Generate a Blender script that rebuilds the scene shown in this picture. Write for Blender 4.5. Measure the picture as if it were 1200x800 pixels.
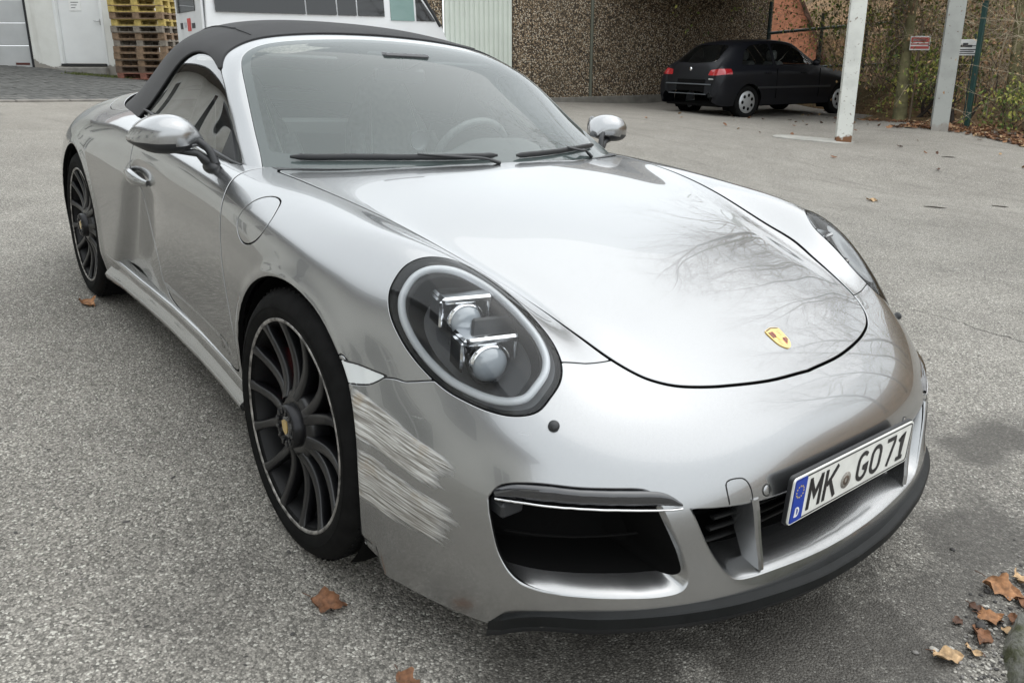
import bpy, bmesh, math, random
import numpy as np
from mathutils import Vector, Matrix, Euler

SC = bpy.context.scene
for _o in list(bpy.data.objects): bpy.data.objects.remove(_o)
COL = SC.collection
R_ = math.radians

# ---------------------------------------------------------------- camera: eye height 1.25 m above the sloping yard, nearly level, about 28 mm
# the yard falls about 3.4 degrees towards the woods, so the car and the ground share a tilted frame; everything else stands plumb
_yaw, _pit, _rol_car, _rol_world = 2.441, -.283, .063, .004
_eye_car = np.array([1.714, -1.659, 1.252])
_fw = np.array([math.cos(_pit) * math.cos(_yaw), math.cos(_pit) * math.sin(_yaw), math.sin(_pit)])
_r = np.cross(_fw, [0, 0, 1]); _r /= np.linalg.norm(_r); _u = np.cross(_r, _fw)
def _basis_cam(rol):
    return np.stack([_r * math.cos(rol) + _u * math.sin(rol), -_r * math.sin(rol) + _u * math.cos(rol), -_fw], 1)
YARD = _basis_cam(_rol_world) @ _basis_cam(_rol_car).T             # yard/car frame -> world
EYE = YARD @ _eye_car
YARD_N = YARD @ np.array([0, 0, 1.])
def ground_z(x, y): return -(YARD_N[0] * x + YARD_N[1] * y) / YARD_N[2]

cam_data = bpy.data.cameras.new('camera')
cam = bpy.data.objects.new('camera', cam_data); COL.objects.link(cam)
_M = np.eye(4); _M[:3, :3] = _basis_cam(_rol_world); _M[:3, 3] = EYE
cam.matrix_world = Matrix(_M.tolist())
cam_data.sensor_width = 36; cam_data.lens = 934.2 / 1200 * 36
cam_data.shift_x = -14.7 / 1200; cam_data.shift_y = -65.5 / 1200
cam_data.clip_start = .05; cam_data.clip_end = 600
SC.camera = cam

# ---------------------------------------------------------------- overcast sky and a weak, very soft sun
SUN_EL, SUN_AZ = R_(66), R_(20)
world = bpy.data.worlds.new('World'); SC.world = world; world.use_nodes = True
_nt = world.node_tree; _nt.nodes.clear()
_sky = _nt.nodes.new('ShaderNodeTexSky'); _sky.sky_type = 'NISHITA'; _sky.sun_disc = False
_sky.sun_elevation = SUN_EL; _sky.sun_rotation = SUN_AZ; _sky.air_density = 1.2; _sky.dust_density = 4; _sky.ozone_density = 1
_hs = _nt.nodes.new('ShaderNodeHueSaturation'); _hs.inputs['Saturation'].default_value = .12
_cl = _nt.nodes.new('ShaderNodeMix'); _cl.data_type = 'RGBA'; _cl.inputs['Factor'].default_value = .72   # cloud deck
_cl.inputs['B'].default_value = (12.2, 12.9, 13.3, 1)
_bg = _nt.nodes.new('ShaderNodeBackground'); _bg.inputs['Strength'].default_value = .1
_wo = _nt.nodes.new('ShaderNodeOutputWorld')
_nt.links.new(_sky.outputs[0], _hs.inputs['Color']); _nt.links.new(_hs.outputs[0], _cl.inputs['A'])
_nt.links.new(_cl.outputs['Result'], _bg.inputs['Color']); _nt.links.new(_bg.outputs[0], _wo.inputs['Surface'])
_sl = bpy.data.lights.new('sun', 'SUN'); _sl.energy = .6; _sl.angle = R_(90); _sl.color = (1, .97, .93)
sun = bpy.data.objects.new('sun', _sl); COL.objects.link(sun)
sun.rotation_euler = Vector((math.sin(SUN_AZ) * math.cos(SUN_EL), math.cos(SUN_AZ) * math.cos(SUN_EL), math.sin(SUN_EL))).to_track_quat('Z', 'Y').to_euler()

SC.view_settings.view_transform = 'Standard'; SC.view_settings.look = 'None'
SC.view_settings.exposure = .7; SC.view_settings.gamma = 1
SC.render.resolution_x, SC.render.resolution_y = 1024, 682
SC.cycles.max_bounces = 8; SC.cycles.diffuse_bounces = 3; SC.cycles.glossy_bounces = 4; SC.cycles.transparent_max_bounces = 10

# ---------------------------------------------------------------- helpers: materials
MATS = {}
def _set(b, **k):
    for n, v in k.items():
        n = n.replace('_', ' ')
        if isinstance(v, tuple) and len(v) == 3: v = (*v, 1)
        b.inputs[n].default_value = v
def mat(name, col, rough=.5, metal=0., spec=.5, coat=0., coat_rough=.03, noise=None, bump=None, emit=None):
    """principled material; noise = (scale, amount, detail), bump = (scale, strength, distance)"""
    if name in MATS: return MATS[name]
    m = bpy.data.materials.new(name); m.use_nodes = True; nt = m.node_tree; b = nt.nodes['Principled BSDF']
    _set(b, Base_Color=col, Roughness=rough, Metallic=metal, Specular_IOR_Level=spec, Coat_Weight=coat, Coat_Roughness=coat_rough)
    tc = nt.nodes.new('ShaderNodeTexCoord')
    if noise:
        t = nt.nodes.new('ShaderNodeTexNoise'); t.inputs['Scale'].default_value = noise[0]; t.inputs['Detail'].default_value = noise[2] if len(noise) > 2 else 6
        nt.links.new(tc.outputs['Object'], t.inputs['Vector'])
        mr = nt.nodes.new('ShaderNodeMapRange'); mr.inputs['From Min'].default_value = .3; mr.inputs['From Max'].default_value = .7
        mr.inputs['To Min'].default_value = 1 - noise[1]; mr.inputs['To Max'].default_value = 1 + noise[1]
        nt.links.new(t.outputs['Fac'], mr.inputs['Value'])
        mx = nt.nodes.new('ShaderNodeMix'); mx.data_type = 'RGBA'; mx.blend_type = 'MULTIPLY'; mx.inputs['Factor'].default_value = 1
        mx.inputs['A'].default_value = (*col, 1); nt.links.new(mr.outputs[0], mx.inputs['B'])
        nt.links.new(mx.outputs['Result'], b.inputs['Base Color'])
    if bump:
        t = nt.nodes.new('ShaderNodeTexNoise'); t.inputs['Scale'].default_value = bump[0]; t.inputs['Detail'].default_value = 4
        nt.links.new(tc.outputs['Object'], t.inputs['Vector'])
        bp = nt.nodes.new('ShaderNodeBump'); bp.inputs['Strength'].default_value = bump[1]; bp.inputs['Distance'].default_value = bump[2]
        nt.links.new(t.outputs['Fac'], bp.inputs['Height']); nt.links.new(bp.outputs[0], b.inputs['Normal'])
    if emit: _set(b, Emission_Color=emit[0], Emission_Strength=emit[1])
    MATS[name] = m; return m
class NT:
    """small helper for longer node graphs"""
    def __init__(s, name):
        s.m = bpy.data.materials.new(name); s.m.use_nodes = True; s.t = s.m.node_tree; s.b = s.t.nodes['Principled BSDF']; MATS[name] = s.m
        s.tc = s.t.nodes.new('ShaderNodeTexCoord')
    def n(s, kind, _props=None, **inp):
        nd = s.t.nodes.new(kind)
        for k, v in (_props or {}).items(): setattr(nd, k, v)
        for k, v in inp.items():
            k = int(k[1:]) if k[0] == '_' and k[1:].isdigit() else k.replace('_', ' ')
            s.put(nd.inputs[k], v)
        return nd
    def put(s, sock, v):
        if hasattr(v, 'is_output'): s.t.links.new(v, sock)
        else:
            if isinstance(v, tuple) and len(v) == 3 and sock.type == 'RGBA': v = (*v, 1)
            sock.default_value = v
    def math(s, op, a, b=0., c=None, clamp=False):
        nd = s.t.nodes.new('ShaderNodeMath'); nd.operation = op; nd.use_clamp = clamp
        s.put(nd.inputs[0], a); s.put(nd.inputs[1], b)
        if c is not None: s.put(nd.inputs[2], c)
        return nd.outputs[0]
    def mix(s, f, a, b, mode='MIX'):
        nd = s.t.nodes.new('ShaderNodeMix'); nd.data_type = 'RGBA'; nd.blend_type = mode
        s.put(nd.inputs['Factor'], f); s.put(nd.inputs['A'], a); s.put(nd.inputs['B'], b)
        return nd.outputs['Result']
    def ramp(s, v, lo, hi, a=0., b=1.):
        return s.n('ShaderNodeMapRange', Value=v, From_Min=lo, From_Max=hi, To_Min=a, To_Max=b).outputs[0]
    def noise(s, scale, detail=4, vec=None, rough=.5, dist=0.):
        return s.n('ShaderNodeTexNoise', Vector=vec or s.tc.outputs['Object'], Scale=scale, Detail=detail, Roughness=rough, Distortion=dist).outputs['Fac']
    def mapping(s, loc=(0, 0, 0), rot=(0, 0, 0), sc=(1, 1, 1), src='Object'):
        nd = s.t.nodes.new('ShaderNodeMapping'); nd.inputs[1].default_value = loc; nd.inputs[2].default_value = rot; nd.inputs[3].default_value = sc
        s.t.links.new(s.tc.outputs[src], nd.inputs[0]); return nd.outputs[0]
    def bump(s, h, strength=.5, dist=.01):
        o = s.n('ShaderNodeBump', Strength=strength, Distance=dist, Height=h).outputs[0]; s.t.links.new(o, s.b.inputs['Normal']); return o
    def out(s, **k):
        for n, v in k.items(): s.put(s.b.inputs[n.replace('_', ' ')], v)
        return s.m

# ---------------------------------------------------------------- helpers: objects
def mesh_obj(name, V, F, material, parent=None, N=None, smooth=True, mats=None, mat_ids=None):
    me = bpy.data.meshes.new(name); me.from_pydata([tuple(map(float, v)) for v in V], [], [tuple(f) for f in F])
    for m in (mats or [material]): me.materials.append(m)
    if mat_ids is not None: me.polygons.foreach_set('material_index', np.array(mat_ids, np.int32))
    me.polygons.foreach_set('use_smooth', np.full(len(me.polygons), smooth))
    if N is not None: me.normals_split_custom_set_from_vertices([tuple(map(float, n)) for n in N])
    me.update()
    o = bpy.data.objects.new(name, me); COL.objects.link(o)
    if parent: o.parent = parent
    return o
def empty(name, loc=(0, 0, 0), rz=0, label=None, cat=None, group=None):
    o = bpy.data.objects.new(name, None); COL.objects.link(o); o.location = loc; o.rotation_euler = (0, 0, rz); o.empty_display_size = .1
    return tag(o, label, cat, group)
def tag(o, label=None, cat=None, group=None, kind=None):
    if label: o['label'] = label
    if cat: o['category'] = cat
    if group: o['group'] = group
    if kind: o['kind'] = kind
    return o
class MB:
    """collects shapes into one mesh"""
    def __init__(s): s.V, s.F, s.S = [], [], []
    def add(s, V, F, smooth=False):
        k = len(s.V); s.V += [tuple(map(float, v)) for v in V]; s.F += [tuple(i + k for i in f) for f in F]; s.S += [smooth] * len(F); return s
    def box(s, lo, hi, M=None, bev=0.):
        x0, y0, z0 = lo; x1, y1, z1 = hi
        if bev > 0:
            b = min(bev, .45 * min(abs(x1 - x0), abs(y1 - y0), abs(z1 - z0)))
            V = []; idx = {}
            for sx in (0, 1):
                for sy in (0, 1):
                    for sz in (0, 1):
                        c = (x1 if sx else x0, y1 if sy else y0, z1 if sz else z0); d = (-1 if sx else 1, -1 if sy else 1, -1 if sz else 1)
                        for a in range(3):
                            p = [c[q] + (0 if q == a else d[q] * b) for q in range(3)]
                            idx[(sx, sy, sz, a)] = len(V); V.append(p)
            F = []
            for a in range(3):
                o1, o2 = [(1, 2), (2, 0), (0, 1)][a]
                for sd in (0, 1):
                    q = []
                    for t1, t2 in ((0, 0), (1, 0), (1, 1), (0, 1)):
                        k = [0, 0, 0]; k[a] = sd; k[o1] = t1; k[o2] = t2; q.append(idx[(*k, a)])
                    F.append(q if sd else q[::-1])
            for a in range(3):
                o1, o2 = [(1, 2), (2, 0), (0, 1)][a]
                for t1 in (0, 1):
                    for t2 in (0, 1):
                        k0 = [0, 0, 0]; k0[o1] = t1; k0[o2] = t2; k1 = list(k0); k1[a] = 1
                        q = [idx[(*k0, o1)], idx[(*k0, o2)], idx[(*k1, o2)], idx[(*k1, o1)]]
                        F.append(q if (t1 ^ t2) else q[::-1])
            for sx in (0, 1):
                for sy in (0, 1):
                    for sz in (0, 1):
                        q = [idx[(sx, sy, sz, a)] for a in range(3)]
                        F.append(q if (sx ^ sy ^ sz) else q[::-1])
        else:
            V = [(x0, y0, z0), (x1, y0, z0), (x1, y1, z0), (x0, y1, z0), (x0, y0, z1), (x1, y0, z1), (x1, y1, z1), (x0, y1, z1)]
            F = [(0, 3, 2, 1), (4, 5, 6, 7), (0, 1, 5, 4), (1, 2, 6, 5), (2, 3, 7, 6), (3, 0, 4, 7)]
        if M is not None: V = [tuple(M @ Vector(v)) for v in V]
        return s.add(V, F)
    def tube(s, pts, rad, n=10, caps=True, smooth=True, closed=False, flat=1.):
        P = [Vector(p) for p in pts]; m = len(P)
        rads = rad if hasattr(rad, '__len__') else [rad] * m
        V = []; F = []; ref = None
        for i, p in enumerate(P):
            t = (P[(i + 1) % m] - P[i - 1]) if (closed or 0 < i < m - 1) else (P[1] - P[0] if i == 0 else P[-1] - P[-2])
            t.normalize()
            if ref is None: ref = Vector((0, 0, 1)) if abs(t.z) < .9 else Vector((1, 0, 0))
            a = (ref - t * ref.dot(t)).normalized(); b = t.cross(a); ref = a
            for k in range(n):
                q = 2 * math.pi * k / n
                V.append(p + (a * math.cos(q) * flat + b * math.sin(q)) * rads[i])
        for i in range(m if closed else m - 1):
            j = (i + 1) % m
            for k in range(n):
                l = (k + 1) % n; F.append((i * n + k, i * n + l, j * n + l, j * n + k))
        s.add(V, F, smooth)
        if caps and not closed:
            s.add(V[:n], [tuple(range(n))[::-1]]); s.add(V[-n:], [tuple(range(n))])
        return s
    def lathe(s, prof, n=48, M=None, smooth=True, closed=False):
        """prof: (radius, axial) points, revolved about local Y (axial = +y)"""
        V = [(r * math.cos(2 * math.pi * k / n), a, r * math.sin(2 * math.pi * k / n)) for r, a in prof for k in range(n)]
        F = []; m = len(prof)
        for i in range(m if closed else m - 1):
            j = (i + 1) % m
            for k in range(n):
                l = (k + 1) % n; F.append((i * n + k, i * n + l, j * n + l, j * n + k))
        if M is not None: V = [tuple(M @ Vector(v)) for v in V]
        return s.add(V, F, smooth)
    def prism(s, poly, depth, M=None, smooth=False):
        """poly in local XY extruded along +Z by depth"""
        n = len(poly); V = [(x, y, 0) for x, y in poly] + [(x, y, depth) for x, y in poly]
        F = [tuple(range(n))[::-1], tuple(range(n, 2 * n))] + [(i, (i + 1) % n, n + (i + 1) % n, n + i) for i in range(n)]
        if M is not None: V = [tuple(M @ Vector(v)) for v in V]
        return s.add(V, F, smooth)
    def ellipsoid(s, c, r, nu=16, nv=10, M=None):
        V = []; F = []
        for i in range(nv + 1):
            a = math.pi * i / nv
            for k in range(nu):
                q = 2 * math.pi * k / nu; V.append((c[0] + r[0] * math.sin(a) * math.cos(q), c[1] + r[1] * math.sin(a) * math.sin(q), c[2] + r[2] * math.cos(a)))
        for i in range(nv):
            for k in range(nu):
                l = (k + 1) % nu; F.append((i * nu + k, (i + 1) * nu + k, (i + 1) * nu + l, i * nu + l))
        if M is not None: V = [tuple(M @ Vector(v)) for v in V]
        return s.add(V, F, True)
    def loft(s, rings, closed_ring=True, smooth=True, cap=False):
        n = len(rings[0]); V = [p for r in rings for p in r]; F = []
        for i in range(len(rings) - 1):
            for k in range(n if closed_ring else n - 1):
                l = (k + 1) % n; F.append((i * n + k, i * n + l, (i + 1) * n + l, (i + 1) * n + k))
        s.add(V, F, smooth)
        if cap: s.add(rings[0], [tuple(range(n))[::-1]], smooth); s.add(rings[-1], [tuple(range(n))], smooth)
        return s
    def mesh(s, name, material):
        me = bpy.data.meshes.new(name); me.from_pydata(s.V, [], s.F); me.materials.append(material)
        me.polygons.foreach_set('use_smooth', np.array(s.S, bool)); me.update(); return me
    def build(s, name, material, parent=None):
        o = bpy.data.objects.new(name, s.mesh(name, material)); COL.objects.link(o)
        if parent: o.parent = parent
        return o
def copy_tree(o, parent=None):
    c = o.copy(); COL.objects.link(c)
    if parent is not None: c.parent = parent
    for ch in o.children: copy_tree(ch, c)
    return c
def text_mesh(body, size, name, material, parent=None, extrude=.0005, offset=0., M=None, shear=0.):
    cu = bpy.data.curves.new(name, 'FONT'); cu.body = body; cu.size = size; cu.extrude = extrude; cu.offset = offset; cu.shear = shear
    cu.align_x = 'CENTER'; cu.align_y = 'CENTER'
    t = bpy.data.objects.new(name, cu); COL.objects.link(t)
    me = bpy.data.meshes.new_from_object(t.evaluated_get(bpy.context.evaluated_depsgraph_get()))
    bpy.data.objects.remove(t); bpy.data.curves.remove(cu)
    if M is not None: me.transform(M)
    me.materials.clear(); me.materials.append(material); me.name = name
    o = bpy.data.objects.new(name, me); COL.objects.link(o)
    if parent: o.parent = parent
    return o
# ---------------------------------------------------------------- the yard: one sheet, tilted under the car, easing off further away
_CTL = np.array([(0, 0, 0), (-1.2, 0, 0), (-3.5, 0, 0), (2, -2, 0), (2, 2, 0), (-2, 4, 0), (1, 6, 0), (-6, 0, 0), (-6, -4, 0), (4, 0, 0), (-7.1, 11.14, .36), (-7.38, 14.33, .42), (-4.35, 9.64, .25), (-3.75, 11.41, .52), (-3.73, 12.39, .55),
                 (-10.54, 10.82, .31), (-10.2, 16.1, .6), (-11.4, 7, .15), (-2.58, 11.26, .39), (-21.1, 1.8, .20), (-19.4, 3.7, .14), (-18.1, 3.8, .12), (-13.5, .34, 0), (-13.95, 2.33, 0), (-2.2, 6.3, .02), (5, 12, .4), (12, 5, .3), (10, -8, .1), (-10, -7, 0), (-20, -6, .1)])
def yard_z(x, y):
    x, y = np.asarray(x, float), np.asarray(y, float)
    d = np.hypot(x + .8, y - .3)
    k = np.minimum(1, 22 / np.maximum(d, 1e-6))
    base = ground_z(x, y) * k
    w = 1 / ((x[..., None] - _CTL[:, 0]) ** 2 + (y[..., None] - _CTL[:, 1]) ** 2 + .8) ** 1.6
    r = (w * _CTL[:, 2]).sum(-1) / w.sum(-1)
    s = np.clip((d - 4.5) / 4.5, 0, 1); s = s * s * (3 - 2 * s)
    return base + r * s
def gz(x, y): return float(yard_z(x, y))

def asphalt_material():
    t = NT('asphalt')
    P = t.tc.outputs['Object']
    v1 = t.n('ShaderNodeTexVoronoi', Vector=P, Scale=185., Randomness=1.)
    v2 = t.n('ShaderNodeTexVoronoi', Vector=P, Scale=330.)
    c1 = t.n('ShaderNodeSeparateColor', Color=v1.outputs['Color']); c2 = t.n('ShaderNodeSeparateColor', Color=v2.outputs['Color'])
    tone = t.ramp(c1.outputs[0], 0, 1, .42, 1.52)
    tone = t.math('MULTIPLY', tone, t.ramp(v1.outputs['Distance'], .0, .6, 1.12, .66))
    tone = t.math('MULTIPLY', tone, t.ramp(c2.outputs[1], 0, 1, .75, 1.25))
    fleck = t.math('GREATER_THAN', c1.outputs[1], .95)
    big = t.noise(.55, 6, rough=.62); mid = t.noise(3.1, 5)
    col = t.mix(t.ramp(big, .36, .66), (.280, .264, .234), (.385, .364, .325))
    col = t.mix(t.ramp(mid, .35, .7, 0, .45), col, (.205, .192, .174))
    col = t.mix(1., col, t.n('ShaderNodeCombineColor', Red=tone, Green=tone, Blue=tone).outputs[0], 'MULTIPLY')
    col = t.mix(t.math('MULTIPLY', fleck, .75), col, (.64, .62, .56))
    # oil and damp blotches, enlarged to paint in the shade around the nose
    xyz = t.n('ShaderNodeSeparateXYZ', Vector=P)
    def blot_shade(cx, cy, rx, ry, amt):
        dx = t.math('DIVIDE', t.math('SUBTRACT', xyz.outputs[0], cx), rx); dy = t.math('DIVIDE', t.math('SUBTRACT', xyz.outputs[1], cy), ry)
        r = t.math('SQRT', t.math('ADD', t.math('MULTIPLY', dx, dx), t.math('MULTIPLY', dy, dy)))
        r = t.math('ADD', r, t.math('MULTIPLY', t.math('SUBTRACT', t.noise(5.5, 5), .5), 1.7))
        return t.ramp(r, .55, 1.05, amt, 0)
    st = blot_shade(1.02, -.15, .34, .50, .80)
    for a in ((.78, -.62, .26, .30, .6), (.80, 1.38, .15, .38, .75), (1.06, .72, .20, .36, .7), (1.12, .25, .2, .3, .6), (.62, .95, .5, .6, .30), (.2, -1.15, .5, .25, .25)): st = t.math('MAXIMUM', st, blot_shade(*a))
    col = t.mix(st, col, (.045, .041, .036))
    # worn wheel path and paler dust far off
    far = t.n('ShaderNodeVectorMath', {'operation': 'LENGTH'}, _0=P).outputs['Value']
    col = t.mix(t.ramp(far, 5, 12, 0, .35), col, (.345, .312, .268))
    streak = t.noise(1., 4, t.mapping(rot=(0, 0, .62), sc=(.9, 7., 1)), .6)
    col = t.mix(t.math('MULTIPLY', t.ramp(streak, .55, .72, 0, .4), t.ramp(far, 3.5, 7, 0, 1)), col, (.13, .12, .108))
    # one hairline crack across the right-hand side
    wob = t.math('MULTIPLY', t.math('SUBTRACT', t.noise(3.2, 6), .5), .5)
    cr = t.math('ABSOLUTE', t.math('ADD', t.math('SUBTRACT', xyz.outputs[1], t.math('ADD', 2.80, t.math('MULTIPLY', xyz.outputs[0], .02))), wob))
    crm = t.math('MULTIPLY', t.ramp(cr, .004, .012, 1, 0), t.math('MULTIPLY', t.ramp(xyz.outputs[0], -.35, -.15, 0, 1), t.ramp(xyz.outputs[0], 2.2, 2.6, 1, 0)))
    col = t.mix(t.math('MULTIPLY', crm, .8), col, (.03, .028, .025))
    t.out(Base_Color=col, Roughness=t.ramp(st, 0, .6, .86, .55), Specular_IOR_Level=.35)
    h = t.math('SUBTRACT', t.ramp(c1.outputs[2], 0, 1, .4, 1), t.math('MULTIPLY', v1.outputs['Distance'], 1.3))
    h = t.math('SUBTRACT', h, t.math('MULTIPLY', crm, 3.))
    t.bump(h, .8, .003)
    return t.m
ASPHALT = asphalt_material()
_ax = np.concatenate([-np.geomspace(32, 150, 10)[::-1], np.linspace(-31, 31, 156), np.geomspace(32, 150, 10)])
_gx, _gy = np.meshgrid(_ax, _ax, indexing='ij'); _gzv = yard_z(_gx, _gy)
_n = len(_ax); _i = (np.arange(_n - 1)[:, None] * _n + np.arange(_n - 1)[None]).reshape(-1)
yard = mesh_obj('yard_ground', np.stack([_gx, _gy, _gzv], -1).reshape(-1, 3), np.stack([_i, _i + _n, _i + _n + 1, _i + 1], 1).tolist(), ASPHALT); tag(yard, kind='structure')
# ---------------------------------------------------------------- car surfaces (car frame: x forward, y left, z up, origin on the ground under the front axle)
# every row runs from the centre line outwards and down to the sill; rows go from the tail over the hood and down the nose
ROWS = [
 [(-3.56,0,.50),(-3.555,.18,.50),(-3.54,.34,.50),(-3.52,.45,.49),(-3.49,.54,.48),(-3.455,.61,.47),(-3.415,.67,.45),(-3.37,.73,.42),(-3.34,.77,.39),(-3.32,.79,.34),(-3.31,.78,.28),(-3.30,.76,.22)],
 [(-3.53,0,.62),(-3.525,.18,.62),(-3.51,.34,.615),(-3.485,.45,.605),(-3.45,.54,.595),(-3.41,.615,.58),(-3.365,.685,.555),(-3.315,.745,.515),(-3.28,.79,.46),(-3.26,.81,.39),(-3.25,.80,.28),(-3.25,.77,.21)],
 [(-3.36,0,.735),(-3.355,.2,.735),(-3.34,.35,.73),(-3.32,.47,.72),(-3.29,.56,.705),(-3.26,.64,.685),(-3.23,.715,.655),(-3.20,.78,.605),(-3.18,.825,.54),(-3.17,.84,.44),(-3.16,.825,.29),(-3.16,.79,.2)],
 [(-3.08,0,.88),(-3.08,.2,.88),(-3.07,.37,.872),(-3.06,.5,.855),(-3.05,.6,.838),(-3.04,.69,.812),(-3.03,.78,.765),(-3.02,.842,.69),(-3.02,.87,.6),(-3.02,.88,.48),(-3.02,.865,.3),(-3.02,.84,.18)],
 [(-2.78,0,.965),(-2.78,.2,.963),(-2.78,.38,.953),(-2.78,.52,.936),(-2.78,.62,.916),(-2.78,.72,.885),(-2.78,.81,.832),(-2.78,.872,.748),(-2.78,.90,.64),(-2.78,.908,.5),(-2.78,.90,.3),(-2.78,.88,.17)],
 [(-2.45,0,1.02),(-2.45,.2,1.018),(-2.45,.38,1.007),(-2.45,.53,.985),(-2.45,.64,.958),(-2.45,.735,.922),(-2.45,.83,.868),(-2.45,.893,.782),(-2.45,.92,.67),(-2.45,.925,.5),(-2.45,.92,.3),(-2.45,.89,.17)],
 [(-2.18,0,1.01),(-2.18,.2,1.008),(-2.18,.4,.997),(-2.18,.55,.975),(-2.18,.65,.952),(-2.18,.742,.925),(-2.18,.832,.878),(-2.18,.892,.795),(-2.18,.915,.68),(-2.18,.918,.5),(-2.18,.91,.3),(-2.18,.88,.17)],
 [(-1.92,0,.975),(-1.92,.2,.975),(-1.92,.4,.968),(-1.92,.56,.952),(-1.92,.67,.936),(-1.92,.762,.916),(-1.92,.835,.879),(-1.92,.880,.80),(-1.92,.898,.69),(-1.92,.893,.5),(-1.92,.888,.32),(-1.92,.868,.17)],
 [(-1.58,0,.93),(-1.58,.2,.93),(-1.58,.4,.925),(-1.58,.57,.915),(-1.58,.675,.908),(-1.58,.762,.898),(-1.58,.830,.870),(-1.58,.868,.80),(-1.58,.880,.69),(-1.58,.868,.5),(-1.58,.858,.32),(-1.58,.855,.17)],
 [(-1.2,0,.91),(-1.2,.2,.91),(-1.2,.4,.906),(-1.2,.57,.9),(-1.2,.68,.895),(-1.2,.768,.888),(-1.2,.835,.862),(-1.2,.872,.795),(-1.2,.884,.68),(-1.2,.872,.5),(-1.2,.858,.32),(-1.2,.855,.17)],
 [(-.85,0,.905),(-.85,.2,.903),(-.85,.4,.897),(-.85,.57,.888),(-.85,.675,.882),(-.85,.765,.878),(-.85,.838,.855),(-.85,.880,.79),(-.85,.893,.68),(-.85,.885,.5),(-.85,.87,.32),(-.85,.86,.17)],
 [(-.52,0,.90),(-.52,.2,.898),(-.525,.4,.890),(-.535,.565,.880),(-.545,.68,.876),(-.55,.765,.872),(-.555,.84,.852),(-.555,.892,.79),(-.555,.908,.68),(-.555,.906,.5),(-.555,.89,.32),(-.555,.87,.17)],
 [(-.25,0,.878),(-.25,.2,.876),(-.255,.4,.868),(-.265,.555,.858),(-.27,.67,.857),(-.27,.75,.862),(-.27,.83,.847),(-.27,.90,.79),(-.27,.928,.68),(-.27,.934,.5),(-.27,.915,.32),(-.27,.885,.17)],
 [(0,0,.842),(0,.2,.840),(0,.385,.831),(-.005,.53,.821),(-.01,.642,.822),(-.01,.73,.843),(-.01,.82,.832),(-.01,.897,.775),(-.01,.938,.67),(-.005,.952,.5),(0,.935,.32),(0,.90,.17)],
 [(.22,0,.800),(.22,.2,.798),(.215,.37,.788),(.21,.495,.776),(.205,.595,.774),(.195,.700,.827),(.175,.79,.819),(.145,.88,.752),(.11,.93,.655),(.09,.95,.5),(.08,.935,.32),(.07,.9,.17)],
 [(.42,0,.747),(.42,.2,.745),(.415,.34,.738),(.41,.452,.729),(.405,.55,.723),(.385,.668,.796),(.335,.775,.778),(.27,.865,.710),(.21,.92,.628),(.17,.946,.48),(.15,.935,.31),(.13,.9,.17)],
 [(.60,0,.683),(.60,.2,.681),(.595,.335,.677),(.585,.44,.672),(.566,.536,.670),(.53,.655,.716),(.46,.765,.700),(.365,.85,.650),(.285,.91,.58),(.235,.94,.46),(.21,.93,.3),(.19,.9,.17)],
 [(.74,0,.615),(.735,.2,.614),(.720,.34,.613),(.700,.447,.613),(.668,.551,.617),(.62,.665,.627),(.54,.77,.612),(.435,.85,.577),(.345,.906,.53),(.29,.937,.43),(.265,.93,.29),(.25,.9,.17)],
 [(.84,0,.55),(.836,.2,.55),(.820,.345,.549),(.797,.452,.549),(.760,.563,.549),(.709,.677,.543),(.622,.778,.528),(.50,.857,.503),(.395,.904,.47),(.335,.932,.40),(.31,.927,.28),(.3,.9,.17)],
 [(.905,0,.48),(.901,.2,.48),(.887,.345,.478),(.864,.458,.475),(.825,.571,.471),(.766,.685,.463),(.668,.788,.452),(.538,.862,.437),(.428,.905,.42),(.365,.927,.37),(.345,.922,.27),(.335,.9,.17)],
 [(.938,0,.40),(.935,.2,.40),(.922,.345,.399),(.899,.462,.396),(.860,.576,.391),(.797,.690,.385),(.693,.792,.378),(.558,.866,.37),(.443,.907,.36),(.385,.923,.33),(.37,.917,.25),(.36,.9,.17)],
 [(.950,0,.31),(.947,.2,.31),(.934,.345,.31),(.912,.462,.309),(.872,.576,.305),(.807,.690,.30),(.702,.792,.296),(.567,.863,.29),(.453,.903,.285),(.395,.917,.27),(.38,.912,.22),(.375,.9,.17)],
 [(.972,0,.21),(.968,.2,.21),(.954,.345,.21),(.930,.460,.21),(.889,.572,.209),(.816,.685,.206),(.704,.786,.202),(.570,.854,.199),(.459,.892,.198),(.405,.907,.195),(.39,.905,.18),(.382,.9,.16)],
 [(.975,0,.165),(.971,.2,.165),(.957,.345,.164),(.932,.458,.162),(.887,.568,.156),(.812,.679,.147),(.697,.776,.138),(.565,.845,.138),(.457,.884,.142),(.41,.9,.145),(.395,.898,.145),(.385,.895,.145)],
]
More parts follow.
